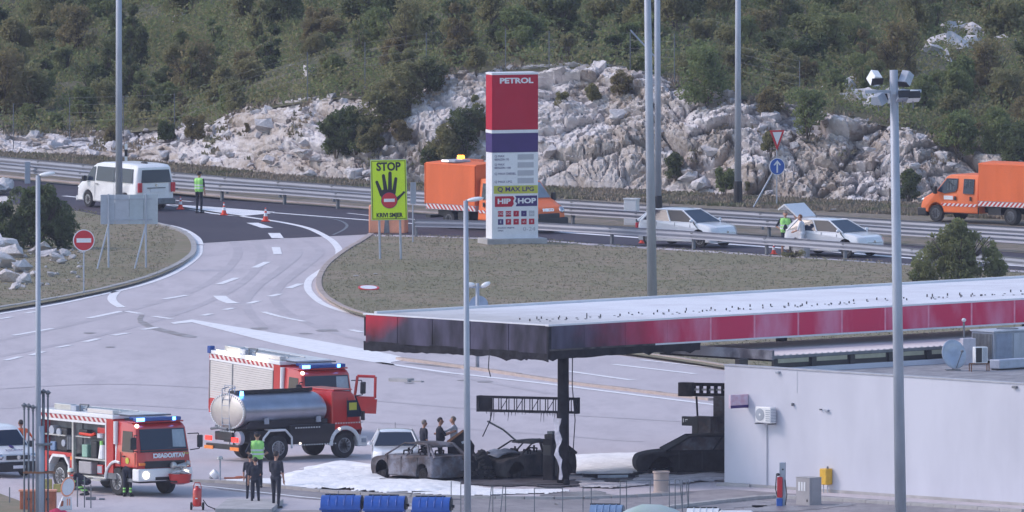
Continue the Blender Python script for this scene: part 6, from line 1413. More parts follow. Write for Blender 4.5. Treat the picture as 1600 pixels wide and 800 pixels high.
# shop building
A = G(1132, 758); sh = thing('shop_building', 'plain white station shop with a flat gravel roof', 'building', A, AV)
BW, BD = 26.0, 24.0; ZP, ZR = 4.10, 3.74
MB().box(0, .25, -BW, 0, 0, ZP).obj('wall', MT['plaster'], sh); MB().box(.25, BD, -.25, 0, 0, 3.9).obj('front_wall', MT['plaster'], sh); MB().box(BD-.25, BD, -BW, -.25, 0, ZP).obj('rear_wall', MT['plaster'], sh); MB().box(.25, BD-.25, -BW, -BW+.25, 0, ZP).obj('side_wall', MT['plaster'], sh)
MB().box(-.03, .30, -BW, .03, ZP+.002, ZP+.045).obj('parapet_cap', mat('cap', (.42,.42,.46), .6), sh); MB().box(.25, BD-.25, -BW+.25, -.25, ZR-.2, ZR).obj('roof', MT['roof_gravel'], sh)
MB().box(-.04, -.002, -BW, .0, 0, .10).obj('plinth', MT['concrete'], sh)
# wall fittings
def onwall(px, py):
    """wall-local (y, z) of a photograph point lying on the wall"""
    best = None
    for i in range(2600):
        y_ = -i*.01; P = A + Matrix.Rotation(AV, 4, 'Z') @ Vector((0, y_, 0)); D = P.y-CAMY; u_ = 800+P.x/D*FPX
        if u_ >= px: return y_, CAMH-(py-HORY)/FPX*D*1.0016 + 0
    return 0, 1
y_, zt = onwall(1169, 613); q = MB().box(-.86, -.02, y_-.05, y_+.05, zt-.46, zt).obj('wall_sign', mat('sign_pale_red', (.60,.36,.46), .5, col2=(.66,.55,.66), scale=5), sh, bev=.01); MB().box(-.862, -.02, y_-.056, y_-.051, zt-.46, zt-.36).obj('sign_band', MT['navy'], sh); MB().box(-.2,0,y_-.02,y_+.02,zt-.1,zt-.06).obj('bracket', MT['galv'], sh)
y_, zt = onwall(1196, 632); ac = MB().box(-.34, -.06, y_-.62, y_+.14, zt-.55, zt).obj('air_conditioner', MT['white_paint'], sh, bev=.03)
MB().cyl((-.345, y_-.10, zt-.27), (-.352, y_-.10, zt-.27), .21, .21, 24).obj('fan_grille', MT['galv'], ac); MB().cyl((-.352, y_-.10, zt-.27), (-.36, y_-.10, zt-.27), .04, .04, 12).obj('hub', MT['white_paint'], ac)
q = MB()
for i in range(9): q.box(-.33, -.08, y_-.632, y_-.62, zt-.50+i*.052, zt-.475+i*.052)
for i in range(6): q.box(-.352,-.342, y_-.60, y_-.38, zt-.48+i*.07, zt-.45+i*.07)
q.obj('side_grille', MT['galv'], ac); MB().box(-.4,0,y_+.05,y_+.1,zt-.60,zt-.56).box(-.4,0,y_-.55,y_-.5,zt-.60,zt-.56).obj('bracket', MT['galv_dark'], ac); MB().tube([(-.03,y_-.12,zt-.6),(-.03,y_-.12,.05)], .018).obj('drain_pipe', MT['sign_back'] if 'sign_back' in MT else MT['galv'], sh)
for px, py, w_, h_, m_ in ((1240,627,.06,.1,'galv_dark'),(1290,637,.22,.06,'galv'),(1215,577,.16,.08,'galv'),(1284,636,.05,.05,'galv_dark'),(1488,785,.2,.06,'galv_dark'),(1585,600,.2,.08,'galv_dark')):
    y_, z_ = onwall(px, py); MB().box(-.10, -.002, y_-w_, y_, z_-h_, z_).obj('wall_fitting', MT[m_], sh, bev=.01)
y_, z_ = onwall(1246, 577); MB().box(-.006, -.001, y_-.02, y_, z_-.75, z_).obj('seam', MT['galv'], sh)
y_, z_ = onwall(1294, 729); yb = MB().box(-.34, -.02, y_-.26, y_+.06, z_-.55, z_).obj('yellow_cabinet', MT['yellow_box'], sh, bev=.03); MB().tube([(-.2,y_-.2,z_-.55),(-.2,y_-.2,z_-.85)], .02).tube([(-.2,y_,z_-.55),(-.2,y_,z_-.85)], .02).obj('support_leg', MT['galv'], sh); MB().cyl((-.2,y_-.2,z_),(-.2,y_-.2,z_+.08),.04,.03,10).obj('vent_cap', MT['galv_dark'], sh)
# flat entrance canopy of the shop with corrugated sheets and clerestory below
sx = 2.27; ZS = 4.33
n = int((BD+14-sx)/.9)
for i in range(n):
    x_ = sx+.06+i*.9; b = MB(); b.box(x_, x_+.885, .0, 5.6, ZS-.06, ZS)
    for k_ in range(3): b.prism([(x_+.12+k_*.3,ZS+.001),(x_+.17+k_*.3,ZS+.03),(x_+.23+k_*.3,ZS+.03),(x_+.28+k_*.3,ZS+.001)], 'y', -.03, 5.58)
    b.obj('roof_sheet', MT['roof_panel'], sh)
MT['fascia_slab'] = burn_mat('fascia_slab', (.10,.09,.12), (.07,.07,.1), 1, 50, 60)
MB().box(sx-.05, sx+.055, -.05, 6.5, ZS-.13, ZS+.19).obj('end_fascia', mat('slab_fascia', (.45,.45,.50), .6, col2=(.05,.05,.07), scale=.35, contrast=(.40,.60)), sh)
MB().box(sx+.06, BD+14, .02, 5.6, ZS-.2, ZS-.065).obj('slab_soffit', MT['burnt'], sh); MB().box(sx+.06, BD+14, -.04, .018, ZS-.10, ZS-.01).obj('slab_edge', MT['galv_dark'], sh)
x_ = sx+.1
while x_ < BD-1: MB().box(x_+.15, x_+1.62, -.03, .01, ZS-.26, ZS-.115).obj('clerestory_pane', mat('pane_ochre%d' % int(x_*10), (.34,.33,.24), .5, var=.1), sh); MB().box(x_-.1, x_+.12, -.06, .03, ZR, ZS-.12).obj('post', MT['black'], sh); x_ += 1.85
MB().box(sx+.1, BD, .03, .06, 3.9, ZS-.205).obj('clerestory_shade', MT['black'], sh)  # black sheet standing in for the shade in the gap under the slab
MB().box(1.1, 1.5, .4, .62, 4.0, 4.25).obj('security_camera', MT['black'], sh)
# roof top equipment (each a thing resting on the roof)
def onroof(px, py, z=ZR): return G(px, py, z)
t = thing('satellite_dish', 'pale satellite dish on the shop roof', 'satellite dish', onroof(1490, 579), R(10))
b = MB(); b.lathe((0,0,0), [(.0,.09),(.18,.075),(.34,.04),(.50,-.015),(.515,-.02),(.50,-.04),(.34,.02),(.0,.06)], 28, 'y'); d_ = b.obj('dish', mat('dish', (.40,.45,.55), .4, .1), t, (0, 0, .56), (R(-14), 0, R(25)), smooth=True)
MB().tube([(-.02,-.52,-.02),(0,-.05,-.48)], .018).sphere((-.02,-.54,0),(.05,.07,.05),8,6).obj('feed_arm', MT['galv_dark'], d_); MB().cyl((0,.12,0),(0,.12,.6),.035,.035,8).obj('mast', MT['galv_dark'], t); MB().box(-.25,.25,-.05,.3,0,.04).obj('foot', MT['galv_dark'], t)
t = thing('rooftop_unit', 'large grey air handling unit with louvred side on the shop roof', 'air handling unit', onroof(1553, 570), AV)
MB().box(0, 3.6, 0, 1.10, .12, 1.12).obj('body', mat('unit_grey', (.26,.29,.36), .5, .2), t, bev=.02); MB().box(-.04,3.64,-.04,1.14,1.123,1.17).obj('top_panel', mat('unit_top', (.42,.45,.52), .5, .1), t)
for i in range(14): MB().box(-.03, -.002, .08+i*.07, .12+i*.07, .2, 1.05).obj('louvre', MT['galv_dark'], t)
for i in range(4): MB().box(.1+i*.85, .85+i*.85, -.014, -.002, .2, 1.05).obj('side_panel', MT['galv'] if i % 2 else mat('unit_blue%d' % i, (.22,.26,.36), .5, .2), t, bev=.01)
MB().cyl((1.2,.55,1.171),(1.2,.55,1.2),.38,.38,24).obj('fan_ring', MT['galv_dark'], t); MB().box(0,3.6,0,.1,0,.12).box(0,3.6,1.0,1.1,0,.12).obj('skid', MT['black'], t)
t = thing('air_duct', 'low pale blue duct beneath the large rooftop unit', 'duct', onroof(1562, 579), AV); MB().box(0,3,0,.5,.05,.36).obj('body', mat('duct', (.36,.40,.50), .5, .2), t, bev=.03); MB().box(0,3,.1,.4,0,.05).obj('foot', MT['black'], t)
t = thing('air_conditioner', 'small dark fronted air conditioner on a rusty stand beside the dish', 'air conditioner', onroof(1531, 580), R(20)); MB().box(-.22,.24,-.14,.14,.28,.84).obj('body', MT['white_paint'], t, bev=.02); MB().box(-.20,.02,-.15,-.142,.31,.81).obj('fan_panel', MT['black'], t)
for i in range(5): MB().box(.06+i*.032,.075+i*.032,-.152,-.142,.32,.80).obj('louvre', MT['galv'], t)
MB().tube([(-.35,-.1,0),(-.35,-.1,.26),(.3,-.1,.26),(.3,-.1,0)], .02).tube([(-.35,.1,0),(-.35,.1,.26),(.3,.1,.26),(.3,.1,0)], .02).obj('stand', MT['rust'], t)
t = thing('roof_box', 'pale upright housing behind the satellite dish', 'housing', onroof(1514, 570), R(20)); MB().box(-.28,.20,-.15,.15,0,.92).obj('body', mat('housing', (.50,.48,.55), .7), t, bev=.02)
t = thing('flue_pipe', 'thin flue pipe with a round cap on the shop roof', 'flue', onroof(1506, 560), 0); MB().cyl((0,0,0),(0,0,1.28),.035,.035,10).obj('pipe', MT['galv_dark'], t); MB().sphere((0,0,1.33),(.08,.08,.07),10,6).obj('cap', MT['roof_white'], t, smooth=True)
t = thing('roof_vent', 'low round white vent on the dark part of the shop roof', 'vent', onroof(1442, 563), 0); MB().cyl((0,0,0),(0,0,.1),.12,.12,14).obj('pipe', MT['galv'], t); MB().lathe((0,0,.1), [(.20,0),(.18,.05),(.08,.09),(.01,.1)], 20).obj('cap', MT['roof_white'], t, smooth=True)
# ------------------------------------------------------------ burnt cars, foam, debris
w_ = G(662, 752); hdg = R(130); c_ = Vector((w_.x-.16, w_.y+1.3, -.05))
car('burnt out pale grey hatchback without glass, its rear toward the camera', c_, hdg, .93, 'burnt_grey', burnt=True, L=3.9, name='burnt_car')
car('charred car with a buckled grey bonnet just left of the canopy column', G(820, 745) + Vector((0,0,-.09)), R(222), .93, 'burnt_metal', burnt=True, L=4.0, name='burnt_car')
car('charred dark estate car half hidden behind the white wall', G(1092, 736) + Vector((0,0,-.18)), R(187), 1.0, 'burnt', burnt=True, L=4.5, name='burnt_car', estate=True)
# bonnet sheet of the middle wreck and other bent panels
t = thing('wreckage', 'pale grey scorched bonnet sheet lying on the front of the middle wreck', 'car panel', G(779, 747) + Vector((0,0,.92)), R(222)); b = MB(); r = random.Random(8); vs = [(i*.25-.7, j*.25-.7, .10*sin(i*1.1+j)*.6-.02*i+r.uniform(-.015,.015)) for i in range(6) for j in range(6)]; b.add(vs, [(i*6+j,(i+1)*6+j,(i+1)*6+j+1,i*6+j+1) for i in range(5) for j in range(5)]); o = b.obj('sheet', mat('scorched', (.24,.26,.33), .6, .1, var=.3), t, smooth=True); s = o.modifiers.new('s','SOLIDIFY'); s.thickness = .02
def shard(nm, label, px, py, pts, yaw, m, d=.05, z=0):
    t = thing(nm, label, 'wreckage', G(px, py)+Vector((0,0,z)), R(yaw)); MB().prism(pts, 'y', -d, d).obj('panel', MT[m], t, bev=.01); return t
t = shard('wreckage', 'tall bent dark bonnet panel standing up between the two wrecks', 722, 748, [(-.50,1.30),(.05,1.68),(.42,1.15),(.35,.0),(-.45,0)], -12, 'burnt', .10); MB().prism([(-.52,1.30),(.05,1.70),(.08,1.64),(-.46,1.22)], 'y', -.14, -.10).obj('scorched_edge', MT['rust'], t); MB().prism([(.0,1.28),(.24,1.38),(.26,1.30),(.04,1.20)], 'y', -.16, -.10).obj('pale_strip', MT['galv'], t)
t = shard('wreckage', 'heap of charred engine parts left of the middle wreck', 746, 750, [(-.5,0),(-.5,.9),(-.28,1.12),(-.05,.85),(.20,1.05),(.42,.7),(.45,0)], 10, 'burnt', .35)
r = random.Random(17); q = MB()
for k in range(26): x_, z_ = r.uniform(-.5,.5), r.uniform(.05,1.0); s_ = r.uniform(.05,.16); q.cyl((x_-s_, -.36-r.uniform(0,.2), z_-s_*r.uniform(-1,1)), (x_+s_, -.36, z_+s_*r.uniform(-1,1)), .05, .03, 6)
q.obj('tangled_metal', MT['burnt_metal'], t)
t = thing('fallen_beam', 'dark fallen sign beam lying in the foam right of the column', 'beam', G(958, 748), R(8)); MB().box(-1.05,.75,-.12,.12,.02,.17).obj('beam', MT['burnt'], t, bev=.02); MB().box(-.55,.5,-.13,-.121,.04,.14).obj('pale_face', MT['galv'], t); MB().tube([(.6,0,.12),(1.2,.35,.22),(1.55,.5,.28)], .05).obj('bent_end', MT['burnt'], t)
t = thing('wreckage', 'loose charred lump at the foot of the canopy column', 'wreckage', G(885, 760), 0); MB().sphere((0,0,.12),(.12,.1,.14),8,6).box(-1.0,.1,-.08,.08,0,.07).obj('lump', MT['burnt'], t)
t = thing('wreckage', 'thin charred pieces on the foam in front of the burnt hatchback', 'wreckage', G(598, 754), R(-5)); MB().box(-.45,.1,-.05,.05,.05,.10).tube([(-.1,0,.1),(.35,-.15,.09),(.6,.1,.12)],.05).obj('pieces', MT['burnt'], t)
t = thing('wreckage', 'long thin strut leaning from the middle wreck toward the left', 'wreckage', G(800, 742), 0); MB().tube([(-.85,.1,1.85),(-.3,.1,1.55),(.05,.1,1.25),(.25,.0,1.1)], .035).obj('strut', MT['galv_dark'], t)
def mound(name, poly, hgt, m, seed, label, z0=.0, step=.14, ker=.9, kind='stuff'):
    pw = [G(a, c).xy for a, c in poly]; xs_ = [p.x for p in pw]; ys_ = [p.y for p in pw]
    X = np.arange(min(xs_)-.5, max(xs_)+.5, step); Y = np.arange(min(ys_)-1, max(ys_)+1, step*1.6); Xg_, Yg_ = np.meshgrid(X, Y, indexing='ij')
    ins = np.zeros(Xg_.shape, bool); dist = np.full(Xg_.shape, 1e9); n = len(pw)
    for i in range(n):
        a = pw[i]; c = pw[(i+1) % n]; cond = (a.y > Yg_) != (c.y > Yg_); xi = (c.x-a.x)*(Yg_-a.y)/((c.y-a.y) or 1e-9)+a.x; ins ^= cond & (Xg_ < xi)
        ab = np.array([c.x-a.x, c.y-a.y]); t_ = np.clip(((Xg_-a.x)*ab[0]+(Yg_-a.y)*ab[1])/(ab@ab+1e-9), 0, 1); dist = np.minimum(dist, np.hypot(Xg_-a.x-t_*ab[0], Yg_-a.y-t_*ab[1]))
    sd = np.where(ins, dist, -dist) + vnoise(Xg_+50, Yg_*.28+50, .9, seed)*ker + vnoise(Xg_+50, Yg_*.4+50, .3, seed+1)*ker*.4 + .12
    Z = hgt*np.clip(sd/.8, 0, 1)**.6*(.85+.5*vnoise(Xg_+30, Yg_*.5+30, .8, seed+2)+.3*vnoise(Xg_+30, Yg_*.6+30, .3, seed+3)); idx = -np.ones(Xg_.shape, int)
    ok = sd > 0; idx[ok] = np.arange(ok.sum()); vs = np.stack([Xg_[ok], Yg_[ok], z0+Z[ok]+.014], -1); fs = []
    nx_, ny_ = Xg_.shape
    for i in range(nx_-1):
        for j in range(ny_-1):
            q = (idx[i,j], idx[i+1,j], idx[i+1,j+1], idx[i,j+1])
            if min(q) >= 0: fs.append(q)
    me = bpy.data.meshes.new(name); me.from_pydata(vs.tolist(), [], fs); me.materials.append(MT[m]); me.shade_smooth(); o = put(name, me); o['kind'] = kind; o['label'] = label; o['category'] = name.replace('_', ' '); return o
MT['scorched_ground'] = ground_mat('scorched_ground', (.07,.06,.07), (.14,.13,.15), (.05,.05,.055), .8, 3, .9, .02, 8)
mound('burnt_residue', [(590,756),(600,746),(700,735),(860,735),(890,745),(960,750),(1000,742),(1132,738),(1132,744),(1000,752),(930,758),(880,762),(760,760),(660,758)], .02, 'scorched_ground', 40, 'black burnt residue on the paving under the wrecks', .02)
mound('foam', [(438,750),(444,740),(470,732),(530,726),(592,727),(602,736),(606,750),(640,754),(720,755),(740,764),(700,772),(600,771),(520,766),(455,761)], .16, 'foam', 41, 'thick white extinguishing foam around the burnt hatchback')
mound('foam', [(560,757),(700,758),(760,763),(870,766),(905,764),(900,770),(760,775),(640,773),(560,768)], .06, 'foam', 45, 'thin strip of foam in front of the middle wreck')
mound('foam', [(884,716),(930,711),(1000,709),(1060,712),(1132,712),(1132,726),(1000,732),(985,742),(930,745),(890,742)], .11, 'foam', 47, 'bright foam bank behind the fallen beam right of the column')
MT['foam_dirty'] = mat('foam_dirty', (.60,.57,.60), .9, col2=(.36,.33,.36), scale=1.6, bump=.05, contrast=(.35,.6))
mound('foam', [(890,744),(960,756),(1000,744),(1132,742),(1132,752),(1040,757),(960,764),(900,762)], .10, 'foam_dirty', 49, 'dirty trampled foam in front of the fallen beam and estate wreck')
mound('foam', [(355,750),(440,748),(445,753),(400,757),(350,754)], .04, 'foam', 52, 'thin trail of foam reaching left of the main foam patch')
for k in range(46):
    r = random.Random(k+100); px = r.uniform(890, 1130); py = r.uniform(728, 760) if px > 1000 else r.uniform(722, 758); p = G(px, py)
MT['wet'] = mat('wet', (.20,.18,.19), .35, col2=(.30,.28,.29), scale=.8)
for (pts, sd_) in (([(860,770),(930,768),(965,774),(930,782),(870,780)],1), ([(1080,790),(1180,781),(1210,785),(1150,797),(1080,800)],2), ([(1180,790),(1260,793),(1330,788),(1300,797),(1180,799)],3)):
    mound('wet_patch', pts, .0, 'wet', 60+sd_, ('dark wet patch on the paving below the dirty foam', 'dark wet patch left of the red standpipe', 'dark wet patch before the grey electrical cabinet')[sd_-1], .004, kind='stuff')
# ------------------------------------------------------------ foreground things
def bin_(px, w, col, label, ht=1.2, yg=829, lidm=None, ribs=4, tone='black'):
    t = thing('waste_container', label, 'waste container', G(px, yg), R(-6), 'waste containers along the bottom edge'); W = w/2; D_ = .5
    zb = ht-.42
    MB().add([(-W*.86,-D_*.8,.12),(W*.86,-D_*.8,.12),(W*.86,D_*.8,.12),(-W*.86,D_*.8,.12),(-W*.97,-D_*.95,zb),(W*.97,-D_*.95,zb),(W*.97,D_,zb),(-W*.97,D_,zb)], [(0,3,2,1),(4,5,6,7),(0,1,5,4),(1,2,6,5),(2,3,7,6),(3,0,4,7)]).obj('body', MT[col], t, bev=.03)
    b = MB(); n = 12; R_ = D_*1.02; vs = []
    for x_ in (-W, W):
        for k in range(n+1): a = pi*k/n; vs.append((x_, -R_*cos(a), zb-.02+.42*sin(a)))
    b.add(vs, [(k, k+1, n+2+k, n+1+k) for k in range(n)]+[tuple(range(n+1)), tuple(range(2*n+1, n, -1))]); b.obj('lid', MT[lidm or col], t, auto=40)
    for i in range(ribs): 
        q = MB(); x_ = -W*.6+i*W*1.2/(ribs-1)
        for k in range(1, n-1): a = pi*k/n; a2 = pi*(k+1)/n; q.cyl((x_,-(R_+.004)*cos(a),zb-.02+.425*sin(a)), (x_,-(R_+.004)*cos(a2),zb-.02+.425*sin(a2)), .022, .022, 5)
        q.obj('lid_rib', MT[lidm or col], t)
    MB().box(-W-.03,W+.03,-R_-.03,-R_+.03,zb-.08,zb).obj('rim', MT[col], t, bev=.01)
    MB().prism([(-.40,zb-.05),(.40,zb-.05),(.30,zb+.28),(0,zb+.40),(-.30,zb+.28)], 'x', W+.002, W+.05).obj('end_panel', MT[tone], t, bev=.01)
    MB().box(-.55,.45,.0,.06,ht-.03,ht+.02).obj('handle_bar', MT['black'], t); MB().cyl((W+.02,-.1,zb+.1),(W+.14,-.1,zb+.1),.05,.05,10).obj('pivot', MT['black'], t)
    for x_ in (-W*.7, W*.7):
        for y_ in (-.35,.35): MB().cyl((x_-.03,y_,.07),(x_+.03,y_,.07),.07,.07,12).obj('castor', MT['black'], t)
bin_(534, 1.32, 'bin_blue', 'blue waste container with a barrel lid, leftmost of the three blue ones'); bin_(602, 1.34, 'bin_blue', 'blue waste container with a barrel lid, middle one of the three', yg=830); bin_(675, 1.24, 'bin_blue', 'blue waste container right next to the middle street lamp post', yg=832)
bin_(948, 1.06, 'bin_pale', 'pale blue waste container behind the thin railing', yg=842, ht=1.15, tone='galv_dark'); bin_(1099, 1.05, 'white_paint', 'pale grey waste container right of the green lidded one', yg=845, ht=1.1, tone='galv_dark')
t = thing('waste_container', 'large container with a pale green domed lid behind the railing', 'waste container', G(1018, 856), 0); MB().add([(-.9,-.5,.1),(.9,-.5,.1),(.9,.5,.1),(-.9,.5,.1),(-1.0,-.6,1.05),(1.0,-.6,1.05),(1.0,.6,1.05),(-1.0,.6,1.05)], [(0,3,2,1),(4,5,6,7),(0,1,5,4),(1,2,6,5),(2,3,7,6),(3,0,4,7)]).obj('body', MT['bin_green'], t, bev=.02)
b = MB(); n = 12; vs = []
for j, x_ in enumerate((-1.02,-.8,-.3,.3,.8,1.02)):
    h_ = (.06,.20,.38,.36,.20,.06)[j]
    for k in range(n+1): a = pi*k/n; vs.append((x_, -.62*cos(a), 1.06+h_*sin(a)))
b.add(vs, [(j*(n+1)+k, j*(n+1)+k+1, (j+1)*(n+1)+k+1, (j+1)*(n+1)+k) for j in range(5) for k in range(n)]); b.obj('lid', mat('lid_green', (.36,.46,.41), .5, col2=(.42,.47,.50), scale=1.5), t, smooth=True)
t = thing('waste_container', 'pale lid just cutting the bottom edge below the red standpipe', 'waste container', G(1150, 858), 0); MB().box(-.6,.6,-.4,.4,.1,1.12).obj('body', MT['bin_pale'], t, bev=.03); MB().prism([(-.65,1.125),(.65,1.125),(.5,1.25),(-.5,1.25)], 'y', -.45, .45).obj('lid', MT['white_paint'], t, bev=.02)
# thin railings
def rail(label, posts, top, yg, z, bars, slant=()):
    t = thing('railing', label, 'railing', G(posts[0], yg)); s_ = S(yg); x0 = posts[0]
    for p in posts: MB().cyl(((p-x0)/s_,0,0),((p-x0)/s_,0,z),.017,.017,6).obj('post', MT['galv_dark'], t)
    for p, q in slant: MB().cyl(((p-x0)/s_,0,z),((q-x0)/s_,-.1,0),.017,.017,6).obj('brace', MT['galv_dark'], t)
    for a, c, zz in bars: MB().cyl(((a-x0)/s_,0,zz),((c-x0)/s_,0,zz),.016,.016,6).obj('rail', MT['galv_dark'], t)
    return t
rail('thin steel railing just left of the middle street lamp', [705,720], 0, 815, 1.35, [(705,720,.75)]); rail('thin steel stand right of the middle street lamp with slanted legs', [770,790], 0, 815, 1.18, [(770,790,.9)], [(768,762),(786,781)])
rail('thin steel railing left of the pale blue container', [835,879,911,924], 0, 815, 1.12, [(835,879,1.12),(911,924,1.12)]); rail('thin steel railing before the green domed container', [969,979,1016,1046], 0, 815, 1.38, [(969,1046,1.38)])
rail('thin steel stand with slanted legs left of the white wall', [1055,1066,1076], 0, 815, 1.40, [(1055,1076,1.40)], [(1062,1068),(1072,1077)])
for px, py, h_, lb in ((15,790,.62,'short rusty stake on the grass at the far left'),(121,792,1.0,'thin stake left one in front of the crouching firefighter'),(132,793,1.05,'thin stake middle one in front of the crouching firefighter'),(142,794,.8,'thin stake right one below the open locker')):
    tag(MB().cyl((0,0,0),(0,0,h_),.022,.022,6).obj('stake', MT['galv_dark'], None, G(px, py)), lb, 'stake')
# concrete bin
t = thing('litter_bin', 'round pale concrete litter bin in front of the estate wreck', 'litter bin', G(1033, 770)); MB().lathe((0,0,0), [(.285,0),(.285,.04),(.255,.06),(.255,.66),(.29,.68),(.29,.74),(.23,.745),(.2,.6)], 28).obj('body', MT['kerb_pink'], t, auto=40)
# wall side: cabinet, standpipe
t = thing('electrical_cabinet', 'grey electrical cabinet with three pale slots before the white wall', 'cabinet', G(1265, 790), AV); MB().box(0,.56,0,.66,0,.92).obj('body', MT['tan_metal'], t, bev=.01); MB().box(-.01,.57,-.01,.67,.922,.94).obj('lid', MT['concrete'], t)
for k in range(3): MB().box(-.012,-.002,.20+k*.13,.28+k*.13,.48,.78).obj('vent_slot', MT['sign_white'], t)
MB().box(-.012,-.002,.1,.14,.12,.2).obj('lock', MT['black'], t); MB().box(.08,.5,-.012,-.002,.1,.85).obj('side_panel', MT['tan_metal'], t)
t = thing('fuel_standpipe', 'grey post with a red and blue hose holder before the white wall', 'standpipe', G(1221, 791), R(-10)); MB().box(-.06,.14,-.08,.08,0,1.48).obj('post', MT['galv'], t, bev=.01); MB().box(-.13,.06,-.16,-.085,.30,1.0).obj('red_holder', MT['sign_red'], t, bev=.03); MB().box(-.15,.06,-.17,-.085,.0,.28).obj('blue_base', MT['sign_blue'], t, bev=.03); MB().tube([(-.15,-.14,1.05),(-.18,-.14,.6),(-.12,-.14,.35)], .02).tube([(.14,-.1,.9),(.2,-.1,.4),(.15,-.1,.05)], .018).obj('hose', MT['black'], t); MB().sphere((-.1,-.14,1.08),(.07,.05,.05),8,6).obj('nozzle', MT['black'], t); MB().cyl((.06,-.085,1.25),(.06,-.095,1.25),.03,.03,10).obj('gauge', MT['black'], t)
# wheeled extinguisher
t = thing('wheeled_extinguisher', 'red wheeled fire extinguisher standing right of the open fire engine', 'fire extinguisher', G(308, 797), R(-5)); MB().lathe((0,0,.12), [(.10,0),(.145,.04),(.15,.10),(.15,.52),(.12,.60),(.05,.66),(.05,.70)], 20).obj('cylinder', MT['fire_red'], t, auto=40); MB().tube([(-.13,.08,.1),(-.13,.08,.80),(-.08,.08,.92),(.08,.08,.92),(.13,.08,.80),(.13,.08,.1)], .014).obj('frame', MT['fire_red'], t)
for sx_ in (-1, 1): MB().lathe((sx_*.20,.05,.13), [(.06,-.03),(.13,-.03),(.135,0),(.13,.03),(.06,.03)], 18, 'x').obj('wheel', MT['tyre'], t)
MB().box(-.05,.03,-.158,-.148,.38,.42).obj('sticker', MT['sign_white'], t); MB().tube([(.2,0,.35),(.35,-.05,.15),(.55,.0,.06),(.7,-.1,.04),(.6,-.2,.04)], .018).obj('hose', MT['black'], t)
t = thing('service_post', 'mushroom topped metal post left of the tank truck rear', 'post', G(344, 754)); MB().cyl((0,0,0),(0,0,.78),.028,.028,10).obj('post', MT['galv'], t); MB().lathe((0,0,.78), [(.05,0),(.11,.02),(.10,.10),(.04,.13)], 16).obj('head', MT['alu'], t, auto=40); MB().box(-.18,.18,-.2,.2,0,.025).obj('foot', MT['galv_dark'], t)
t = thing('drum', 'small tilted white drum on the paving left of the mushroom topped post', 'drum', G(332, 748)+Vector((0,0,.06)), R(20)); t.rotation_euler = (R(20), R(40), R(20)); MB().lathe((0,0,.0), [(.15,0),(.17,.02),(.17,.22),(.15,.24),(.13,.2)], 18).obj('body', MT['white_paint'], t, auto=40); MB().lathe((.02,0,-.10), [(.10,0),(.11,.02),(.11,.09),(.08,.1)], 14).obj('valve', MT['galv_dark'], t, auto=40)
tag(MB().box(-.35,.5,-.12,.1,0,.05).sphere((.2,0,.05),(.2,.12,.05),8,5).obj('hose_bundle', MT['wood_orange'], None, G(366, 748)), 'flat reddish hose bundle beside the mushroom topped post', 'hose')
# vent pipes with caps
t = thing('vent_pipes', 'cluster of grey vent pipes with mushroom caps at the left edge', 'vent pipes', G(58, 842)); s_ = S(842)
for k, (px, tp) in enumerate(((38,632),(45,633),(52,635),(61,614),(68,611),(75,613))):
    x_ = (px-58)/s_; h_ = (842-tp)/s_; y_ = -.12 if k < 3 else .12
    MB().cyl((x_,y_,0),(x_,y_,h_),.032 if k != 4 else .05,.032 if k != 4 else .05,10).obj('vent_pipe', MT['galv_dark'], t, smooth=True); MB().lathe((x_,y_,h_-.02), [(.035,-.12),(.05,-.10),(.035,-.06),(.09,0),(.10,.03),(.05,.07),(.02,.10)], 14).obj('vent_cap', MT['galv_dark'], t, auto=40)
MB().box(-.46,.60,-.22,-.18,(842-739)/s_,(842-736)/s_).box(-.46,.60,.18,.22,(842-739)/s_,(842-736)/s_).obj('clamp_bar', MT['rust'], t); MB().box(-.05,.5,-.20,.2,(842-695)/s_,(842-692)/s_).obj('clamp_bar', MT['galv_dark'], t)
MB().cyl((.13,-.02,0),(.13,-.02,(842-665)/s_),.10,.10,14).obj('thick_pipe', MT['galv'], t, smooth=True)
t = thing('crate', 'orange red open crate behind the vent pipes', 'crate', G(69, 800), R(-4)); b = MB()
MB().box(-.82+.02,.40,-.25,.25,0,.70).obj('body', MT['wood_orange'], t, bev=.02)
for k in range(3): MB().cyl((-.5+k*.32,-.255,.45),(-.5+k*.32,-.262,.45),.055,.055,12).obj('hole', MT['black'], t)
MB().box(-.84,.42,-.27,.27,.702,.75).obj('rim', MT['barrier_orange'], t)
t = thing('tarpaulin', 'crumpled crimson tarpaulin heaped at the bottom left', 'tarpaulin', G(90, 812), 0); b = MB(); r = random.Random(6); vs = [(i*.12-.72, j*.12-.3, max(0,.34-.1*abs(i-6)*.4)*(1-abs(j-2.5)*.18)+r.uniform(0,.10)) for i in range(13) for j in range(6)]; b.add(vs, [(i*6+j,(i+1)*6+j,(i+1)*6+j+1,i*6+j+1) for i in range(12) for j in range(5)]); o = b.obj('cloth', mat('crimson', (.50,.02,.09), .6, var=.3), t, smooth=True); s = o.modifiers.new('s','SOLIDIFY'); s.thickness = .03
t = thing('portable_sign', 'tilted oval white sign with a pale red rim on a folded white stand', 'sign', G(104, 797), R(25)); q = MB(); q.cyl((0,-.015,0),(0,.015,0),.34,.34,26); o = q.obj('sign_rim', MT['barrier_orange'], t, (.05,0,.78), (0,R(20),0)); o.scale = (.72,1,1); q = MB().cyl((0,-.022,0),(0,-.0155,0),.29,.29,26).obj('sign_face', MT['sign_white'], t, (.05,0,.78), (0,R(20),0)); q.scale = (.72,1,1)
MB().prism([(-.32,0),(.22,0),(.20,.45),(-.12,.45)], 'y', .02, .10).obj('stand', MT['white_paint'], t, bev=.01); MB().prism([(-.22,.12),(-.12,.14),(-.10,.30),(-.17,.32)], 'y', .012, .019).obj('stand_mark', MT['wood_orange'], t)
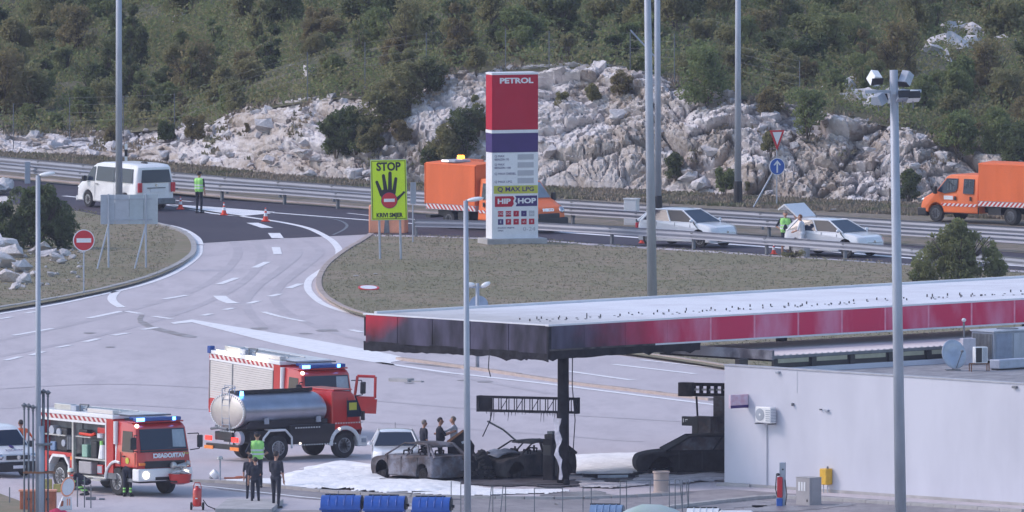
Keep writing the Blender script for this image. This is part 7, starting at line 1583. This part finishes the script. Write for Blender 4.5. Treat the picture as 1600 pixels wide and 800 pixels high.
for dx in (.02,.10): MB().box(dx,dx+.04,.01,.019,.15,.38).obj('stand_mark', MT['barrier_orange'], t)
t = thing('canister', 'dull yellow canisters standing between the van and the open fire engine', 'canister', G(76, 769)); MB().box(-.18,.12,-.1,.1,0,.45).box(.16,.42,-.1,.1,0,.28).obj('body', mat('dull_yellow', (.42,.36,.12), .6, var=.2), t, bev=.03); MB().cyl((-.03,0,.45),(-.03,0,.5),.04,.04,10).obj('cap', MT['black'], t)
t = thing('equipment_bag', 'dark equipment pieces on the ground under the open locker', 'equipment', G(150, 781)); MB().box(-.35,.0,-.15,.15,0,.1).box(.1,.3,-.1,.1,0,.06).obj('body', MT['galv_dark'], t, bev=.02)
for px, py, m_, lb in ((1150,760,'concrete','low concrete step at the left foot of the white wall'),):
    tag(MB().box(-.7,.6,-.15,.15,0,.10).obj('step', MT[m_], None, G(px, py), (0,0,R(-30)), bev=.01), lb, 'step')
# small white stones and litter on grass and paving
r = random.Random(91)
for px, py, lb in ((556,431,'small white litter on the verge above the fallen round sign'),(587,428,'grey stone on the verge right of the white litter'),(869,787,'white scrap of paper on the paving by the railing'),(1302,327,'white stone on the weeds below the rock face')):
    tag(put('litter', rnd.choice(BM), None, G(px, py, .12)), lb, 'litter').scale = (.14,.10,.06)
# ------------------------------------------------------------ haze: one closed box of even thin air
hz_ = MB().box(-460, 460, -790, 900, -2.4, 0); 
hzm = bpy.data.materials.new('haze'); hzm.use_nodes = True; n = hzm.node_tree.nodes; n.clear()
om = n.new('ShaderNodeOutputMaterial'); pv_ = n.new('ShaderNodeVolumePrincipled'); pv_.inputs['Color'].default_value = (.75,.76,1,1); pv_.inputs['Density'].default_value = HAZE; pv_.inputs['Anisotropy'].default_value = .1
hzm.node_tree.links.new(pv_.outputs[0], om.inputs['Volume'])
hb = MB().box(-480, 480, -800, 960, -3.4, 215); ho = hb.obj('haze', hzm); ho['kind'] = 'stuff'; ho['label'] = 'thin bluish air haze over the whole place'; ho['category'] = 'haze'
